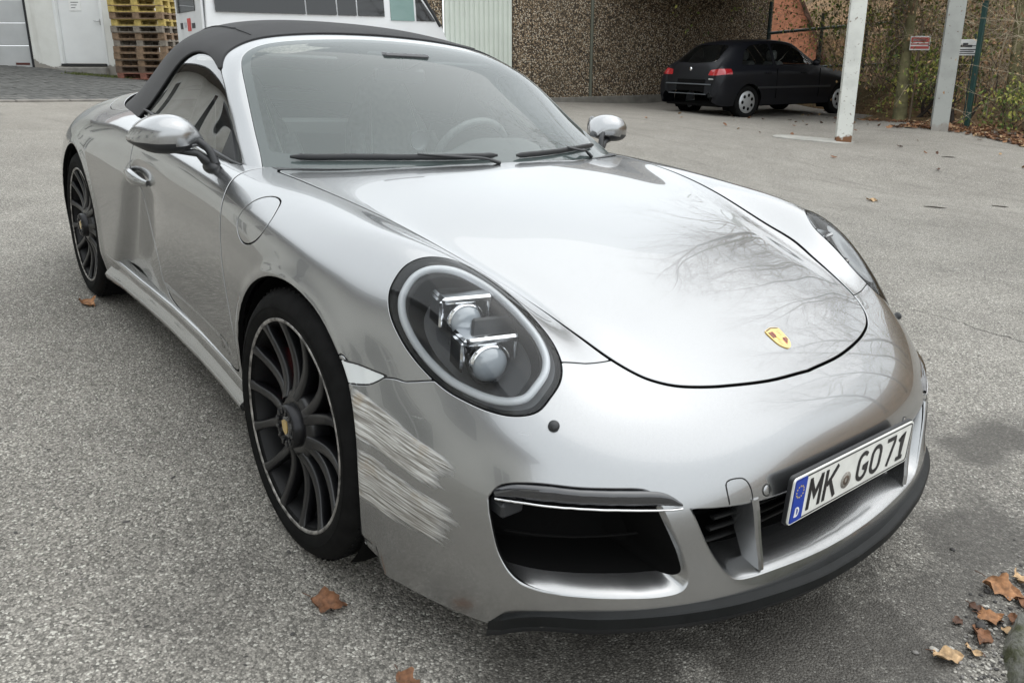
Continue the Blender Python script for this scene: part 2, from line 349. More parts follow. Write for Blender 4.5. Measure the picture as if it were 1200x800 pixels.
# greenhouse: rows from the windscreen base over the header and the soft top to the rear deck; columns centre -> belt
GROWS = [
 [(-.28,0,.83),(-.29,.2,.828),(-.33,.4,.823),(-.395,.575,.815),(-.485,.74,.808),(-.545,.785,.80),(-.61,.80,.795),(-.68,.808,.79)],
 [(-.45,0,.912),(-.462,.2,.91),(-.497,.4,.904),(-.56,.575,.894),(-.645,.735,.882),(-.705,.772,.872),(-.765,.785,.862),(-.83,.797,.85)],
 [(-.68,0,1.037),(-.69,.2,1.034),(-.718,.385,1.026),(-.765,.555,1.01),(-.828,.69,.992),(-.88,.733,.978),(-.935,.757,.925),(-1.0,.795,.855)],
 [(-.90,0,1.148),(-.906,.2,1.145),(-.922,.38,1.136),(-.95,.54,1.12),(-.985,.655,1.098),(-1.03,.702,1.080),(-1.085,.737,1.0),(-1.15,.792,.862)],
 [(-1.125,0,1.245),(-1.128,.2,1.242),(-1.135,.37,1.234),(-1.147,.51,1.219),(-1.165,.604,1.195),(-1.205,.660,1.168),(-1.26,.712,1.06),(-1.33,.79,.868)],
 [(-1.42,0,1.312),(-1.42,.2,1.307),(-1.425,.37,1.293),(-1.43,.505,1.268),(-1.44,.602,1.228),(-1.46,.662,1.175),(-1.49,.717,1.05),(-1.52,.79,.873)],
 [(-1.75,0,1.328),(-1.75,.2,1.323),(-1.75,.37,1.306),(-1.75,.50,1.274),(-1.75,.592,1.228),(-1.75,.652,1.165),(-1.75,.712,1.04),(-1.75,.79,.878)],
 [(-2.08,0,1.270),(-2.08,.19,1.264),(-2.075,.35,1.243),(-2.07,.475,1.208),(-2.06,.562,1.162),(-2.05,.622,1.105),(-2.04,.69,1.012),(-2.03,.778,.885)],
 [(-2.35,0,1.165),(-2.35,.185,1.16),(-2.335,.34,1.14),(-2.32,.455,1.106),(-2.30,.54,1.065),(-2.285,.602,1.02),(-2.27,.672,.960),(-2.25,.758,.885)],
 [(-2.60,0,1.03),(-2.60,.18,1.025),(-2.58,.33,1.008),(-2.55,.44,.982),(-2.52,.525,.955),(-2.50,.59,.93),(-2.48,.655,.90),(-2.45,.735,.865)],
 [(-2.80,0,.90),(-2.80,.18,.897),(-2.77,.32,.885),(-2.73,.43,.868),(-2.69,.51,.853),(-2.66,.575,.838),(-2.63,.64,.82),(-2.60,.71,.80)],
]

def _ctrl(D, mirror0, blend):
    """B-spline control points (with two phantom ends) along axis 0 that interpolate D (blend=1) or approximate it (blend=0)."""
    n = D.shape[0]
    A = np.zeros((n + 2, n + 2)); B = np.zeros((n + 2,) + D.shape[1:])
    for i in range(n):
        A[i + 1, i:i + 3] = (1 / 6, 4 / 6, 1 / 6); B[i + 1] = D[i]
    if mirror0:
        A[0, 0] = 1; A[0, 2] = -1; B[0] = 0                       # x,z mirrored; y handled by caller (odd)
    else:
        A[0, :3] = (1, -2, 1)
    A[-1, -3:] = (1, -2, 1)
    C = np.linalg.solve(A, B.reshape(n + 2, -1)).reshape(B.shape)
    if mirror0:                                                   # odd coordinate y: C[-1] = -C[1], C[0] = 0
        Ay = A.copy(); Ay[0] = 0; Ay[0, 0] = 1; Ay[0, 2] = 1
        By = B[..., 1].copy(); By[0] = 0
        C[..., 1] = np.linalg.solve(Ay, By.reshape(n + 2, -1)).reshape(By.shape)
    if blend < 1:
        E0 = np.zeros_like(C); E0[1:-1] = D
        E0[0] = D[1] if mirror0 else 2 * D[0] - D[1]
        if mirror0: E0[0][..., 1] *= -1
        E0[-1] = 2 * D[-1] - D[-2]
        C = blend * C + (1 - blend) * E0
    return C

def _basis(n, sub):
    t = np.linspace(0, n - 1, (n - 1) * sub + 1)
    k = np.minimum(t.astype(int), n - 2); s = t - k
    b = np.stack([(1 - s) ** 3, 3 * s ** 3 - 6 * s ** 2 + 4, -3 * s ** 3 + 3 * s ** 2 + 3 * s + 1, s ** 3], 1) / 6
    M = np.zeros((len(t), n + 2))
    for q in range(4): M[np.arange(len(t)), k + q] += b[:, q]
    return M

def spline_surface(rows, su, sv, blend=.75):
    """-> positions [nu,nv,3] with y >= 0, smooth across y = 0"""
    D = np.array(rows, float)
    C = _ctrl(D, False, blend)                                    # along rows
    C = np.swapaxes(_ctrl(np.swapaxes(C, 0, 1), True, blend), 0, 1)
    Mu = _basis(D.shape[0], su); Mv = _basis(D.shape[1], sv)
    return np.einsum('ui,ijk,vj->uvk', Mu, C, Mv)

def full_grid(S):
    """half surface (y>=0) -> full surface, columns from y<0 side sill over the centre to y>0 side"""
    L = S[:, ::-1].copy(); L[..., 1] *= -1
    return np.concatenate([L, S[:, 1:]], 1)

def grid_normals(G, flip=1):
    du = np.gradient(G, axis=0); dv = np.gradient(G, axis=1)
    n = np.cross(du, dv) * flip
    return n / np.maximum(np.linalg.norm(n, axis=-1, keepdims=True), 1e-12)

class Patch:
    """polygon mesh with a normal per vertex that survives clipping"""
    def __init__(s, V, N, F): s.V, s.N, s.F = V, N, F
    @staticmethod
    def from_grid(G, flip=1):
        nu, nv = G.shape[:2]
        N = grid_normals(G, flip).reshape(-1, 3); V = G.reshape(-1, 3)
        i = np.arange(nu - 1)[:, None] * nv + np.arange(nv - 1)[None]
        q = np.stack([i, i + nv, i + nv + 1, i + 1], -1).reshape(-1, 4)
        if flip < 0: q = q[:, ::-1]
        return Patch(V, N, q.tolist())
    def clip(s, f):
        """keep the part where f > 0 (f one value per vertex)"""
        f = np.where(np.abs(f) < 1e-7, 1e-7, f)
        if not s.F: return s
        pos = f > 0; flat = np.concatenate([np.asarray(x) for x in s.F]) if not hasattr(s, 'flat') else s.flat
        ln = np.fromiter((len(x) for x in s.F), np.int64, len(s.F)); st = np.r_[0, np.cumsum(ln)[:-1]]
        cnt = np.add.reduceat(pos[flat].astype(np.int64), st)
        F = [s.F[i] for i in np.where(cnt == ln)[0]]
        V, N, cut, nb = [], [], {}, len(s.V)
        for i in np.where((cnt > 0) & (cnt < ln))[0]:
            face = s.F[i]; out = []
            for a, b in zip(face, face[1:] + face[:1]):
                if pos[a]: out.append(a)
                if pos[a] != pos[b]:
                    key = (a, b) if a < b else (b, a)
                    if key not in cut:
                        t = f[key[0]] / (f[key[0]] - f[key[1]])
                        cut[key] = nb + len(V)
                        V.append(s.V[key[0]] * (1 - t) + s.V[key[1]] * t)
                        n = s.N[key[0]] * (1 - t) + s.N[key[1]] * t
                        N.append(n / np.linalg.norm(n))
                    out.append(cut[key])
            if len(out) > 2: F.append(out)
        if not F: return Patch(np.zeros((0, 3)), np.zeros((0, 3)), [])
        AV = np.concatenate([s.V, np.array(V)]) if V else s.V; AN = np.concatenate([s.N, np.array(N)]) if V else s.N
        used = np.unique(np.concatenate([np.asarray(x) for x in F])); m = np.full(len(AV), -1); m[used] = np.arange(len(used)); m = m.tolist()
        return Patch(AV[used], AN[used], [[m[v] for v in fc] for fc in F])
    def loops(s):
        """boundary loops, each a list of vertex ids with the surface on the left when seen from outside"""
        ed = {}
        for fc in s.F:
            for a, b in zip(fc, fc[1:] + fc[:1]): ed[(a, b)] = 1
        nxt = {}
        for a, b in ed:
            if (b, a) not in ed: nxt.setdefault(a, []).append(b)
        out = []
        while nxt:
            a = next(iter(nxt)); L = [a]
            while True:
                c = L[-1]
                if c not in nxt: break
                b = nxt[c].pop()
                if not nxt[c]: del nxt[c]
                if b == L[0]: break
                L.append(b)
            out.append(L)
        return out

def poly_sdf(P, Q, closed=True):
    """signed distance (positive inside) of 2-D points P to polygon Q, and the unit gradient"""
    P = np.asarray(P, float); Q = np.asarray(Q, float); n = len(Q)
    lo, hi = Q.min(0) - .06, Q.max(0) + .06
    near = ((P > lo) & (P < hi)).all(1)
    if not near.all():                                            # far points only need the sign
        d = np.full(len(P), -.06); g = np.zeros((len(P), 2)); g[:, 0] = 1
        if near.any(): d[near], g[near] = poly_sdf(P[near], Q, closed)
        return d, g
    best = np.full(len(P), 1e9); vec = np.zeros((len(P), 2)); ins = np.zeros(len(P), bool)
    for i in range(n if closed else n - 1):
        a, b = Q[i], Q[(i + 1) % n]; d = b - a; L2 = d @ d
        if L2 < 1e-16: continue
        t = np.clip(((P - a) @ d) / L2, 0, 1)
        e = P - (a + t[:, None] * d); dd = (e * e).sum(1); m = dd < best
        best[m] = dd[m]; vec[m] = e[m]
        c = ((a[1] > P[:, 1]) != (b[1] > P[:, 1]))
        if abs(d[1]) > 1e-15:
            ins ^= c & (P[:, 0] < a[0] + d[0] * (P[:, 1] - a[1]) / d[1])
    dist = np.sqrt(best)
    return np.where(ins, dist, -dist), vec / np.maximum(dist, 1e-9)[:, None]

def smooth_poly(pts, n=160, closed=True, sharp=()):
    """Catmull-Rom (centripetal-ish) through the points"""
    P = np.array(pts, float); m = len(P); out = []
    segs = m if closed else m - 1
    per = max(2, n // segs)
    for i in range(segs):
        p1, p2 = P[i], P[(i + 1) % m]
        p0 = P[(i - 1) % m] if (closed or i > 0) else 2 * p1 - p2
        p3 = P[(i + 2) % m] if (closed or i + 2 < m) else 2 * p2 - p1
        if i in sharp: p0 = 2 * p1 - p2
        if (i + 1) % m in sharp: p3 = 2 * p2 - p1
        L = np.linalg.norm(p2 - p1)
        m1 = (p2 - p0) / max(np.linalg.norm(p2 - p1) + np.linalg.norm(p1 - p0), 1e-9) * L
        m2 = (p3 - p1) / max(np.linalg.norm(p3 - p2) + np.linalg.norm(p2 - p1), 1e-9) * L
        for k in range(per):
            t = k / per
            out.append((2 * t ** 3 - 3 * t ** 2 + 1) * p1 + (t ** 3 - 2 * t ** 2 + t) * m1 + (-2 * t ** 3 + 3 * t ** 2) * p2 + (t ** 3 - t ** 2) * m2)
    if not closed: out.append(P[-1])
    return np.array(out)

def sdf_on(patch, poly, axes, mask=None):
    """distance measured along the surface to an outline drawn in a coordinate plane; axes = two 3-D unit vectors"""
    A = np.array(axes, float)
    f, g = poly_sdf(patch.V @ A.T, poly)
    t = g @ A
    tn = (t * patch.N).sum(1)
    f = f / np.sqrt(np.maximum(1 - tn * tn, .02))
    if mask is not None: f = np.where(mask, f, -1.0)
    return f
# ---------------------------------------------------------------- car materials
def paint_material():
    t = NT('silver_paint')
    P = t.tc.outputs['Object']
    xyz = t.n('ShaderNodeSeparateXYZ', Vector=P); X, Y, Z = xyz.outputs
    flake = t.n('ShaderNodeTexVoronoi', Scale=900., Vector=P).outputs['Color']
    fl = t.n('ShaderNodeSeparateColor', Color=flake).outputs[0]
    base = t.mix(t.ramp(fl, 0, 1, .0, .16), (.325, .33, .335), (.49, .495, .50))
    # scraped plastic on the corner of the bumper ahead of the wheel: two long smears, grained along the stroke
    def smear(x0, z0, x1, z1, wid0, wid1):
        L = math.hypot(x1 - x0, z1 - z0); c, s = (x1 - x0) / L, (z1 - z0) / L
        a = t.math('ADD', t.math('MULTIPLY', t.math('SUBTRACT', X, x0), c), t.math('MULTIPLY', t.math('SUBTRACT', Z, z0), s))
        b = t.math('ADD', t.math('MULTIPLY', t.math('SUBTRACT', X, x0), -s), t.math('MULTIPLY', t.math('SUBTRACT', Z, z0), c))
        grain = t.n('ShaderNodeCombineXYZ', X=t.math('MULTIPLY', a, 5.), Y=t.math('MULTIPLY', b, 75.), Z=0.).outputs[0]
        n1 = t.noise(1., 5, grain, .6)
        grain2 = t.n('ShaderNodeCombineXYZ', X=t.math('MULTIPLY', a, 9.), Y=t.math('MULTIPLY', b, 260.), Z=3.).outputs[0]
        n2 = t.noise(1., 3, grain2, .6)
        w = t.ramp(a, 0, L, wid0, wid1)
        edge = t.math('SUBTRACT', 1., t.math('DIVIDE', t.math('ABSOLUTE', b), w))                     # 1 in the middle .. 0 at the rim
        rag = t.math('ADD', edge, t.math('MULTIPLY', t.math('SUBTRACT', n1, .5), .8))
        ends = t.math('MULTIPLY', t.ramp(a, -.015, .0, 0, 1), t.ramp(t.math('ADD', a, t.math('MULTIPLY', t.math('SUBTRACT', n1, .5), .12)), L - .03, L, 1, 0))
        m = t.math('MULTIPLY', t.ramp(rag, .02, .12, 0, 1), ends)
        return m, n1, n2
    right = t.math('MULTIPLY', t.math('LESS_THAN', Y, -.8), t.math('GREATER_THAN', X, .28))
    m1, a1, b1 = smear(.298, .502, .556, .437, .046, .030)
    m2, a2, b2 = smear(.345, .374, .580, .334, .056, .044)
    m = t.math('MULTIPLY', t.math('MAXIMUM', m1, m2), right)
    n1 = t.math('MULTIPLY', t.math('ADD', a1, a2), .5); n2 = t.math('MULTIPLY', t.math('ADD', b1, b2), .5)
    bare = t.mix(t.ramp(n1, .36, .62, 0, 1), (.11, .098, .083), (.40, .39, .365))
    bare = t.mix(t.ramp(n2, .49, .58, 0, .7), bare, (.66, .66, .64))
    bare = t.mix(t.ramp(n2, .40, .46, .7, 0), bare, (.07, .058, .046))
    bare = t.mix(t.ramp(t.noise(17., 4), .58, .70, 0, .6), bare, (.26, .20, .13))
    # a few thin hairlines below the lamp
    hv = t.mapping(rot=(0, .95, 0), sc=(6, 1, 150)); hn = t.noise(1., 2, hv, .4)
    zone = t.math('MULTIPLY', t.math('MULTIPLY', t.ramp(X, .34, .42, 0, 1), t.ramp(X, .60, .66, 1, 0)), t.math('MULTIPLY', t.ramp(Z, .36, .42, 0, 1), t.ramp(Z, .60, .66, 1, 0)))
    hair = t.math('MULTIPLY', t.math('MULTIPLY', t.ramp(hn, .705, .73, 0, .6), zone), t.math('LESS_THAN', Y, -.7))
    col = t.mix(m, base, bare); col = t.mix(hair, col, (.85, .85, .84))
    # faint road film low on the body
    film = t.math('MULTIPLY', t.ramp(Z, .15, .5, .22, 0), t.ramp(t.noise(9., 5), .35, .7, .2, 1))
    col = t.mix(film, col, (.30, .28, .25))
    worn = t.math('MAXIMUM', m, t.math('MULTIPLY', hair, .5))
    t.out(Base_Color=col, Metallic=t.ramp(worn, 0, 1, .96, 0), Roughness=t.ramp(worn, 0, 1, .27, .62), Coat_Weight=t.math('SUBTRACT', 1., worn), Coat_Roughness=t.ramp(film, 0, .2, .02, .08), Coat_IOR=1.5)
    t.bump(t.math('MULTIPLY', m, t.math('ADD', n1, n2)), .5, .004)
    return t.m
PAINT = paint_material()
BLACK = mat('black_plastic', (.018, .019, .021), .45, bump=(400, .15, .001))
GLOSSBLACK = mat('gloss_black', (.012, .012, .014), .12, coat=1.)
VOIDBLACK = mat('void_black', (.004, .004, .004), .9, spec=.1)
RUBBER = mat('tyre_rubber', (.006, .006, .006), .85, spec=.12, noise=(30, .35), bump=(120, .25, .002))
WHEELBLACK = mat('satin_black_alloy', (.006, .006, .007), .34, spec=.45, coat=.2, coat_rough=.25)
BAREALLOY = mat('scuffed_alloy', (.34, .33, .32), .42, metal=.8, noise=(45, .75))
STEEL = mat('brake_steel', (.16, .15, .14), .42, metal=.9, noise=(80, .3))
RED = mat('caliper_red', (.70, .02, .015), .3, coat=.5)
CHROME = mat('lamp_chrome', (.85, .86, .88), .10, metal=1.)
GOLD = mat('crest_gold', (.72, .50, .16), .30, metal=.7, coat=.8)
CRESTRED = mat('crest_red', (.42, .03, .02), .35, coat=.8)
def glass_material(name, tint, film, film_col=(.62, .68, .66), ior=1.52, rough=.0, faces=1.9):
    """thin pane: transparent + fresnel reflection + a pale film for dust and painted sky haze"""
    m = bpy.data.materials.new(name); m.use_nodes = True; nt = m.node_tree; nt.nodes.clear()
    o = nt.nodes.new('ShaderNodeOutputMaterial'); tr = nt.nodes.new('ShaderNodeBsdfTransparent'); tr.inputs[0].default_value = (*tint, 1)
    gl = nt.nodes.new('ShaderNodeBsdfGlossy'); gl.inputs['Roughness'].default_value = rough
    df = nt.nodes.new('ShaderNodeBsdfDiffuse'); df.inputs[0].default_value = (*film_col, 1)
    fr = nt.nodes.new('ShaderNodeFresnel'); fr.inputs[0].default_value = ior
    mr = nt.nodes.new('ShaderNodeMath'); mr.operation = 'MULTIPLY'; mr.inputs[1].default_value = faces; mr.use_clamp = True   # two faces of the pane
    m1 = nt.nodes.new('ShaderNodeMixShader'); m1.inputs[0].default_value = film
    m2 = nt.nodes.new('ShaderNodeMixShader')
    nt.links.new(tr.outputs[0], m1.inputs[1]); nt.links.new(df.outputs[0], m1.inputs[2])
    nt.links.new(fr.outputs[0], mr.inputs[0]); nt.links.new(mr.outputs[0], m2.inputs[0])
    nt.links.new(m1.outputs[0], m2.inputs[1]); nt.links.new(gl.outputs[0], m2.inputs[2]); nt.links.new(m2.outputs[0], o.inputs[0])
    MATS[name] = m; return m
SCREEN = glass_material('windscreen_glass', (.90, .96, .94), .07, (.62, .78, .75), 1.5, 0., 1.25)  # film tint also paints in the sky's milky reflection
SIDEGLASS = glass_material('side_glass', (.74, .80, .77), .02, ior=1.75)
LENS = glass_material('lamp_lens', (.98, .985, .985), .01, (.7, .72, .72), 1.42, 0., 1.1)
def fabric_material():
    t = NT('soft_top_cloth')
    n = t.noise(420., 3); b = t.noise(5., 5)
    t.out(Base_Color=t.mix(t.ramp(b, .35, .7, 0, 1), (.013, .013, .0145), (.024, .024, .026)), Roughness=.95, Sheen_Weight=.08)
    t.bump(n, .35, .002); return t.m
CLOTH = fabric_material()
LEATHER = mat('black_leather', (.11, .112, .115), .5, noise=(40, .3), bump=(300, .2, .001))
STITCH = mat('grey_piping', (.35, .36, .37), .6)

# ---------------------------------------------------------------- the silver car
car = empty('sports_car', label='silver convertible sports car with scraped front bumper corner and black soft top', cat='sports car')
car.matrix_world = Matrix(YARD.tolist()).to_4x4()

EX, EY, EZ = np.eye(3)
def mirror_poly(h, ax=1):
    """half outline with w>=0 in column ax, starting and ending at w=0 -> full closed outline"""
    h = np.array(h, float); o = h[::-1].copy(); o[:, ax] *= -1
    return np.concatenate([h, o])

def edge_strip(p, loops, r=.0025, depth=.014, steps=3, want=None):
    """rolled panel edge: fillet of radius r then a flange of the given depth; returns V,N,F"""
    V, N, F, D = [], [], [], []
    for L in loops:
        if want is not None and not want(p.V[L]): continue
        P = p.V[L]; Nn = p.N[L]
        # merge nearly coincident points to keep tangents clean
        keep = [0]
        for i in range(1, len(P)):
            if np.linalg.norm(P[i] - P[keep[-1]]) > 4e-4: keep.append(i)
        P, Nn = P[keep], Nn[keep]; m = len(P)
        if m < 4: continue
        T = np.roll(P, -1, 0) - np.roll(P, 1, 0); T /= np.maximum(np.linalg.norm(T, axis=1, keepdims=True), 1e-9)
        O = np.cross(T, Nn); O /= np.maximum(np.linalg.norm(O, axis=1, keepdims=True), 1e-9)
        rings = [(P + O * r * math.sin(a) - Nn * r * (1 - math.cos(a)), Nn * math.cos(a) + O * math.sin(a)) for a in np.linspace(0, math.pi / 2, steps + 1)]
        rings.append((rings[-1][0] - Nn * depth, O))
        k = len(V)
        for Q, M_ in rings: V += list(Q); N += list(M_)
        for a in range(len(rings) - 1):
            for i in range(m):
                j = (i + 1) % m
                F.append((k + a * m + j, k + a * m + i, k + (a + 1) * m + i, k + (a + 1) * m + j))
                D.append(1 if a == len(rings) - 2 else 0)
    return V, N, F, D

def panel(name, p, material, parent=car, edges=True, depth=.014, r=.0025, want=None):
    V, N, F = [*p.V], [*p.N], list(p.F); ids = [0] * len(F)
    if edges:
        v, n, f, d = edge_strip(p, p.loops(), r, depth, want=want)
        k = len(V); V += v; N += n; F += [tuple(i + k for i in q) for q in f]; ids += d
    return mesh_obj(name, V, F, None, parent, N, mats=[material, VOIDBLACK], mat_ids=ids)

# ---- base surface with the hollow ahead of the rear wheel
_S = spline_surface(ROWS, 14, 14)
def sculpt(S):
    S = S.copy(); x, w, z = S[..., 0], S[..., 1], S[..., 2]
    # hip: a soft step that starts below the door handle and runs forward and down to the sill
    s = (-(x + 1.585) - .62 * (.70 - z)) / 1.18 + .0 * w                                        # >0 behind the line
    hgt = np.clip((z - .20) / .12, 0, 1) * np.clip((.80 - z) / .16, 0, 1); hgt = hgt * hgt * (3 - 2 * hgt)
    side = np.clip((w - .80) / .05, 0, 1)
    fall = np.exp(-(np.maximum(s - .03, 0) / .30) ** 2) * np.exp(-(np.maximum(-s - .02, 0) / .22) ** 2)
    d = (.021 * np.tanh((s - .01) / .024) - .005) * hgt * side * fall
    # flared wheel-arch rims
    for cx, cz, rr in ((-.02, .337, .37), (-2.44, .345, .385)):
        q = np.hypot(x - cx, z - cz); d += .007 * np.exp(-((q - rr - .004) / .020) ** 2) * side * (z > .2)
    # low crease in the door skin
    d -= .006 * np.exp(-((z - .335 - .02 * (x + 1)) / .022) ** 2) * side * np.clip((-.5 - x) / .1, 0, 1) * np.clip((x + 1.40) / .1, 0, 1)
    S[..., 1] = w + d
    return S
SHELL = Patch.from_grid(full_grid(sculpt(_S)))
AXY = [(1, 0, 0), (0, 1, 0)]; AXZ = [(1, 0, 0), (0, 0, 1)]; AYZ = [(0, 1, 0), (0, 0, 1)]

# ---- outlines (car frame)
HOOD = mirror_poly(smooth_poly([(-.415, 0), (-.425, .2), (-.455, .4), (-.508, .565), (-.548, .66), (-.572, .712), (-.545, .724), (-.45, .717), (-.30, .703), (-.15, .677), (0, .645), (.12, .617), (.25, .588), (.37, .567), (.46, .541), (.55, .518), (.63, .494), (.687, .460), (.722, .418), (.746, .368), (.772, .282), (.796, .15), (.805, 0)], 200, False, sharp=(5, 7)))
LAMP3 = np.array([(.287, .831, .742), (.275, .812, .766), (.269, .784, .791), (.276, .755, .806), (.294, .725, .812), (.322, .692, .808), (.358, .665, .796), (.405, .641, .776), (.458, .624, .748), (.512, .612, .716), (.555, .606, .688), (.588, .608, .662), (.613, .618, .641), (.631, .638, .620), (.642, .671, .600), (.643, .698, .580), (.632, .720, .571), (.608, .746, .567), (.574, .772, .571), (.534, .793, .579), (.490, .813, .592), (.444, .827, .612), (.393, .839, .642), (.350, .844, .674), (.314, .843, .708)])
LAMP_N = np.array([.64, .56, .53]); LAMP_N /= np.linalg.norm(LAMP_N)
LAMP_U = LAMP3[3] - LAMP3[15]; LAMP_U -= LAMP_N * (LAMP_U @ LAMP_N); LAMP_U /= np.linalg.norm(LAMP_U)
LAMP_V = np.cross(LAMP_N, LAMP_U)
LAMP_C = LAMP3.mean(0)
def sided(v, sg): return np.array([v[0], v[1] * sg, v[2]])
def lamp_axes(sg): return [sided(LAMP_U, sg), sided(LAMP_V, sg)]
LAMP2 = smooth_poly(np.stack([LAMP3 @ LAMP_U, LAMP3 @ LAMP_V], 1), 150)
SPLIT = [(.633, .40), (.633, .494), (.622, .56), (.608, .61), (.600, .66), (.56, .74), (.48, .81), (.449, .830), (.426, .845), (.403, .859), (.380, .869), (.358, .880), (.335, .894), (.31, .904), (.276, .913), (.245, .921), (.10, .97)]
BUMPER = mirror_poly([(1.4, 0), (1.4, 1.2), (.05, 1.2)] + SPLIT[::-1] + [(.633, 0)])
MARKER = smooth_poly([(.235, .596), (.28, .5955), (.328, .592), (.360, .590), (.344, .574), (.322, .561), (.285, .5545), (.24, .5545)], 64, sharp=(0, 3, 7))
FLAP = smooth_poly([(-.401, .768), (-.396, .800), (-.371, .831), (-.334, .845), (-.284, .845), (-.250, .834), (-.222, .806), (-.226, .770), (-.262, .742), (-.318, .728), (-.368, .738)], 80)
DOOR = smooth_poly([(-.655, .90), (-.60, .852), (-.562, .806), (-.540, .751), (-.524, .675), (-.506, .60), (-.472, .52), (-.445, .44), (-.437, .37), (-.455, .315), (-.55, .298), (-.85, .290), (-1.12, .298), (-1.28, .318), (-1.335, .36), (-1.365, .43), (-1.43, .52), (-1.515, .62), (-1.575, .70), (-1.60, .78), (-1.612, .86), (-1.62, .90), (-1.62, 1.0), (-.655, 1.0)], 240, sharp=(0, 21, 22, 23))
INTAKE = smooth_poly([(.814, .425), (.797, .452), (.775, .463), (.739, .468), (.688, .466), (.627, .464), (.580, .460), (.562, .450), (.552, .428), (.541, .395), (.527, .36), (.511, .318), (.503, .272), (.517, .250), (.56, .2445), (.625, .247), (.693, .249), (.738, .250), (.765, .254), (.785, .265), (.800, .290), (.811, .33), (.816, .389)], 230, sharp=(0,))
CINTAKE_H = [(0, .392), (.2, .394), (.327, .398), (.42, .407), (.497, .417), (.466, .341), (.432, .283), (.405, .253), (.375, .240), (.269, .2325), (.11, .221), (0, .218)]
CINTAKE = mirror_poly(smooth_poly(CINTAKE_H, 150, False, sharp=(4,)), 0)
CABIN = mirror_poly(smooth_poly([(-.455, 0), (-.468, .2), (-.503, .4), (-.565, .575), (-.652, .735), (-.70, .768), (-.85, .783), (-1.2, .783), (-1.6, .781), (-1.95, .768), (-2.2, .742), (-2.36, .685), (-2.47, .60), (-2.54, .47), (-2.58, .25), (-2.59, 0)], 150, False))
LIDSEAM = mirror_poly(smooth_poly([(-2.0, 0), (-2.0, .70), (-2.02, .752), (-2.11, .779), (-2.24, .785), (-2.36, .755), (-2.46, .70), (-2.56, .58), (-2.63, .40), (-2.66, .2), (-2.665, 0)], 120, False, sharp=(1,)))

GAP = .0048
def fclip(p, f, keep_inside, g=GAP): return p.clip(f - g if keep_inside else -f - g)
_sgn = lambda p, sg: p.V[:, 1] * sg > .35
p = SHELL
# wheel arches, open underside of the nose, cabin
for cx, cz, rr in ((-.02, .337, .370), (-2.44, .345, .385)):
    f = np.where(np.abs(p.V[:, 1]) > .6, np.hypot(p.V[:, 0] - cx, p.V[:, 2] - cz) - rr, 1.)
    p = p.clip(f)
p = p.clip(-sdf_on(p, CABIN, AXY, mask=p.V[:, 2] > .8))
# lamps
LENSES = {}
for sg in (-1, 1):
    mask = _sgn(p, sg) & (p.V[:, 0] > .1) & (p.V[:, 2] > .4)
    f = sdf_on(p, LAMP2, lamp_axes(sg), mask)
    LENSES[sg] = p.clip(f - .0015); p = fclip(p, f, False, .004)
# side markers
MARKERS = {}
for sg in (-1, 1):
    f = sdf_on(p, MARKER, AXZ, _sgn(p, sg) & (p.V[:, 0] > .1))
    MARKERS[sg] = p.clip(f - .002); p = fclip(p, f, False, .003)
# hood, bumper, doors, fuel flap, soft-top lid
f = sdf_on(p, HOOD, AXY, p.V[:, 2] > .5); hood_p = fclip(p, f, True, .0056); p = fclip(p, f, False, .0056)
f = sdf_on(p, BUMPER, AXY); bump_p = fclip(p, f, True, .003); p = fclip(p, f, False, .003)
DOORS = {}
for sg in (-1, 1):
    f = sdf_on(p, DOOR, AXZ, (p.V[:, 1] * sg > .7)); DOORS[sg] = fclip(p, f, True, .005); p = fclip(p, f, False, .005)
f = sdf_on(p, FLAP, AXZ, (p.V[:, 1] < -.7) & (p.V[:, 2] > .6)); flap_p = fclip(p, f, True, .0035); p = fclip(p, f, False, .0035)
f = sdf_on(p, LIDSEAM, AXY, p.V[:, 2] > .8); lid_p = fclip(p, f, True, .0035); p = fclip(p, f, False, .0035)
# cowl behind the hood
cowl_f = np.where((p.V[:, 0] < -.35) & (p.V[:, 0] > -.75) & (p.V[:, 2] > .8), np.minimum(.716 - np.abs(p.V[:, 1]), .2), -.2)
cowl_p = p.clip(cowl_f - .001); p = p.clip(-cowl_f - .001)
# intakes
for sg in (-1, 1):
    f = sdf_on(bump_p, INTAKE * [sg, 1], AYZ, (bump_p.V[:, 0] > .5) & (bump_p.V[:, 1] * sg > 0))
    bump_p = bump_p.clip(-f)
bump_p = bump_p.clip(-sdf_on(bump_p, CINTAKE, AYZ, bump_p.V[:, 0] > .6))

zc = np.interp(np.abs(bump_p.V[:, 1]), [0, .45, .68, .74, .79], [.17, .195, .20, .17, .10])
bump_p = bump_p.clip(np.where(bump_p.V[:, 0] > .6, bump_p.V[:, 2] - zc, 1.))
panel('body_shell', p, PAINT, r=.0016); panel('hood', hood_p, PAINT, r=.002); panel('front_bumper', bump_p, PAINT, depth=.006, r=.003)
panel('cowl_panel', cowl_p, BLACK, edges=False)
lid = panel('soft_top_lid', lid_p, PAINT)
flap = panel('fuel_flap', flap_p, PAINT, r=.0014)
door = {sg: panel('door', DOORS[sg], PAINT, r=.0014) for sg in (-1, 1)}
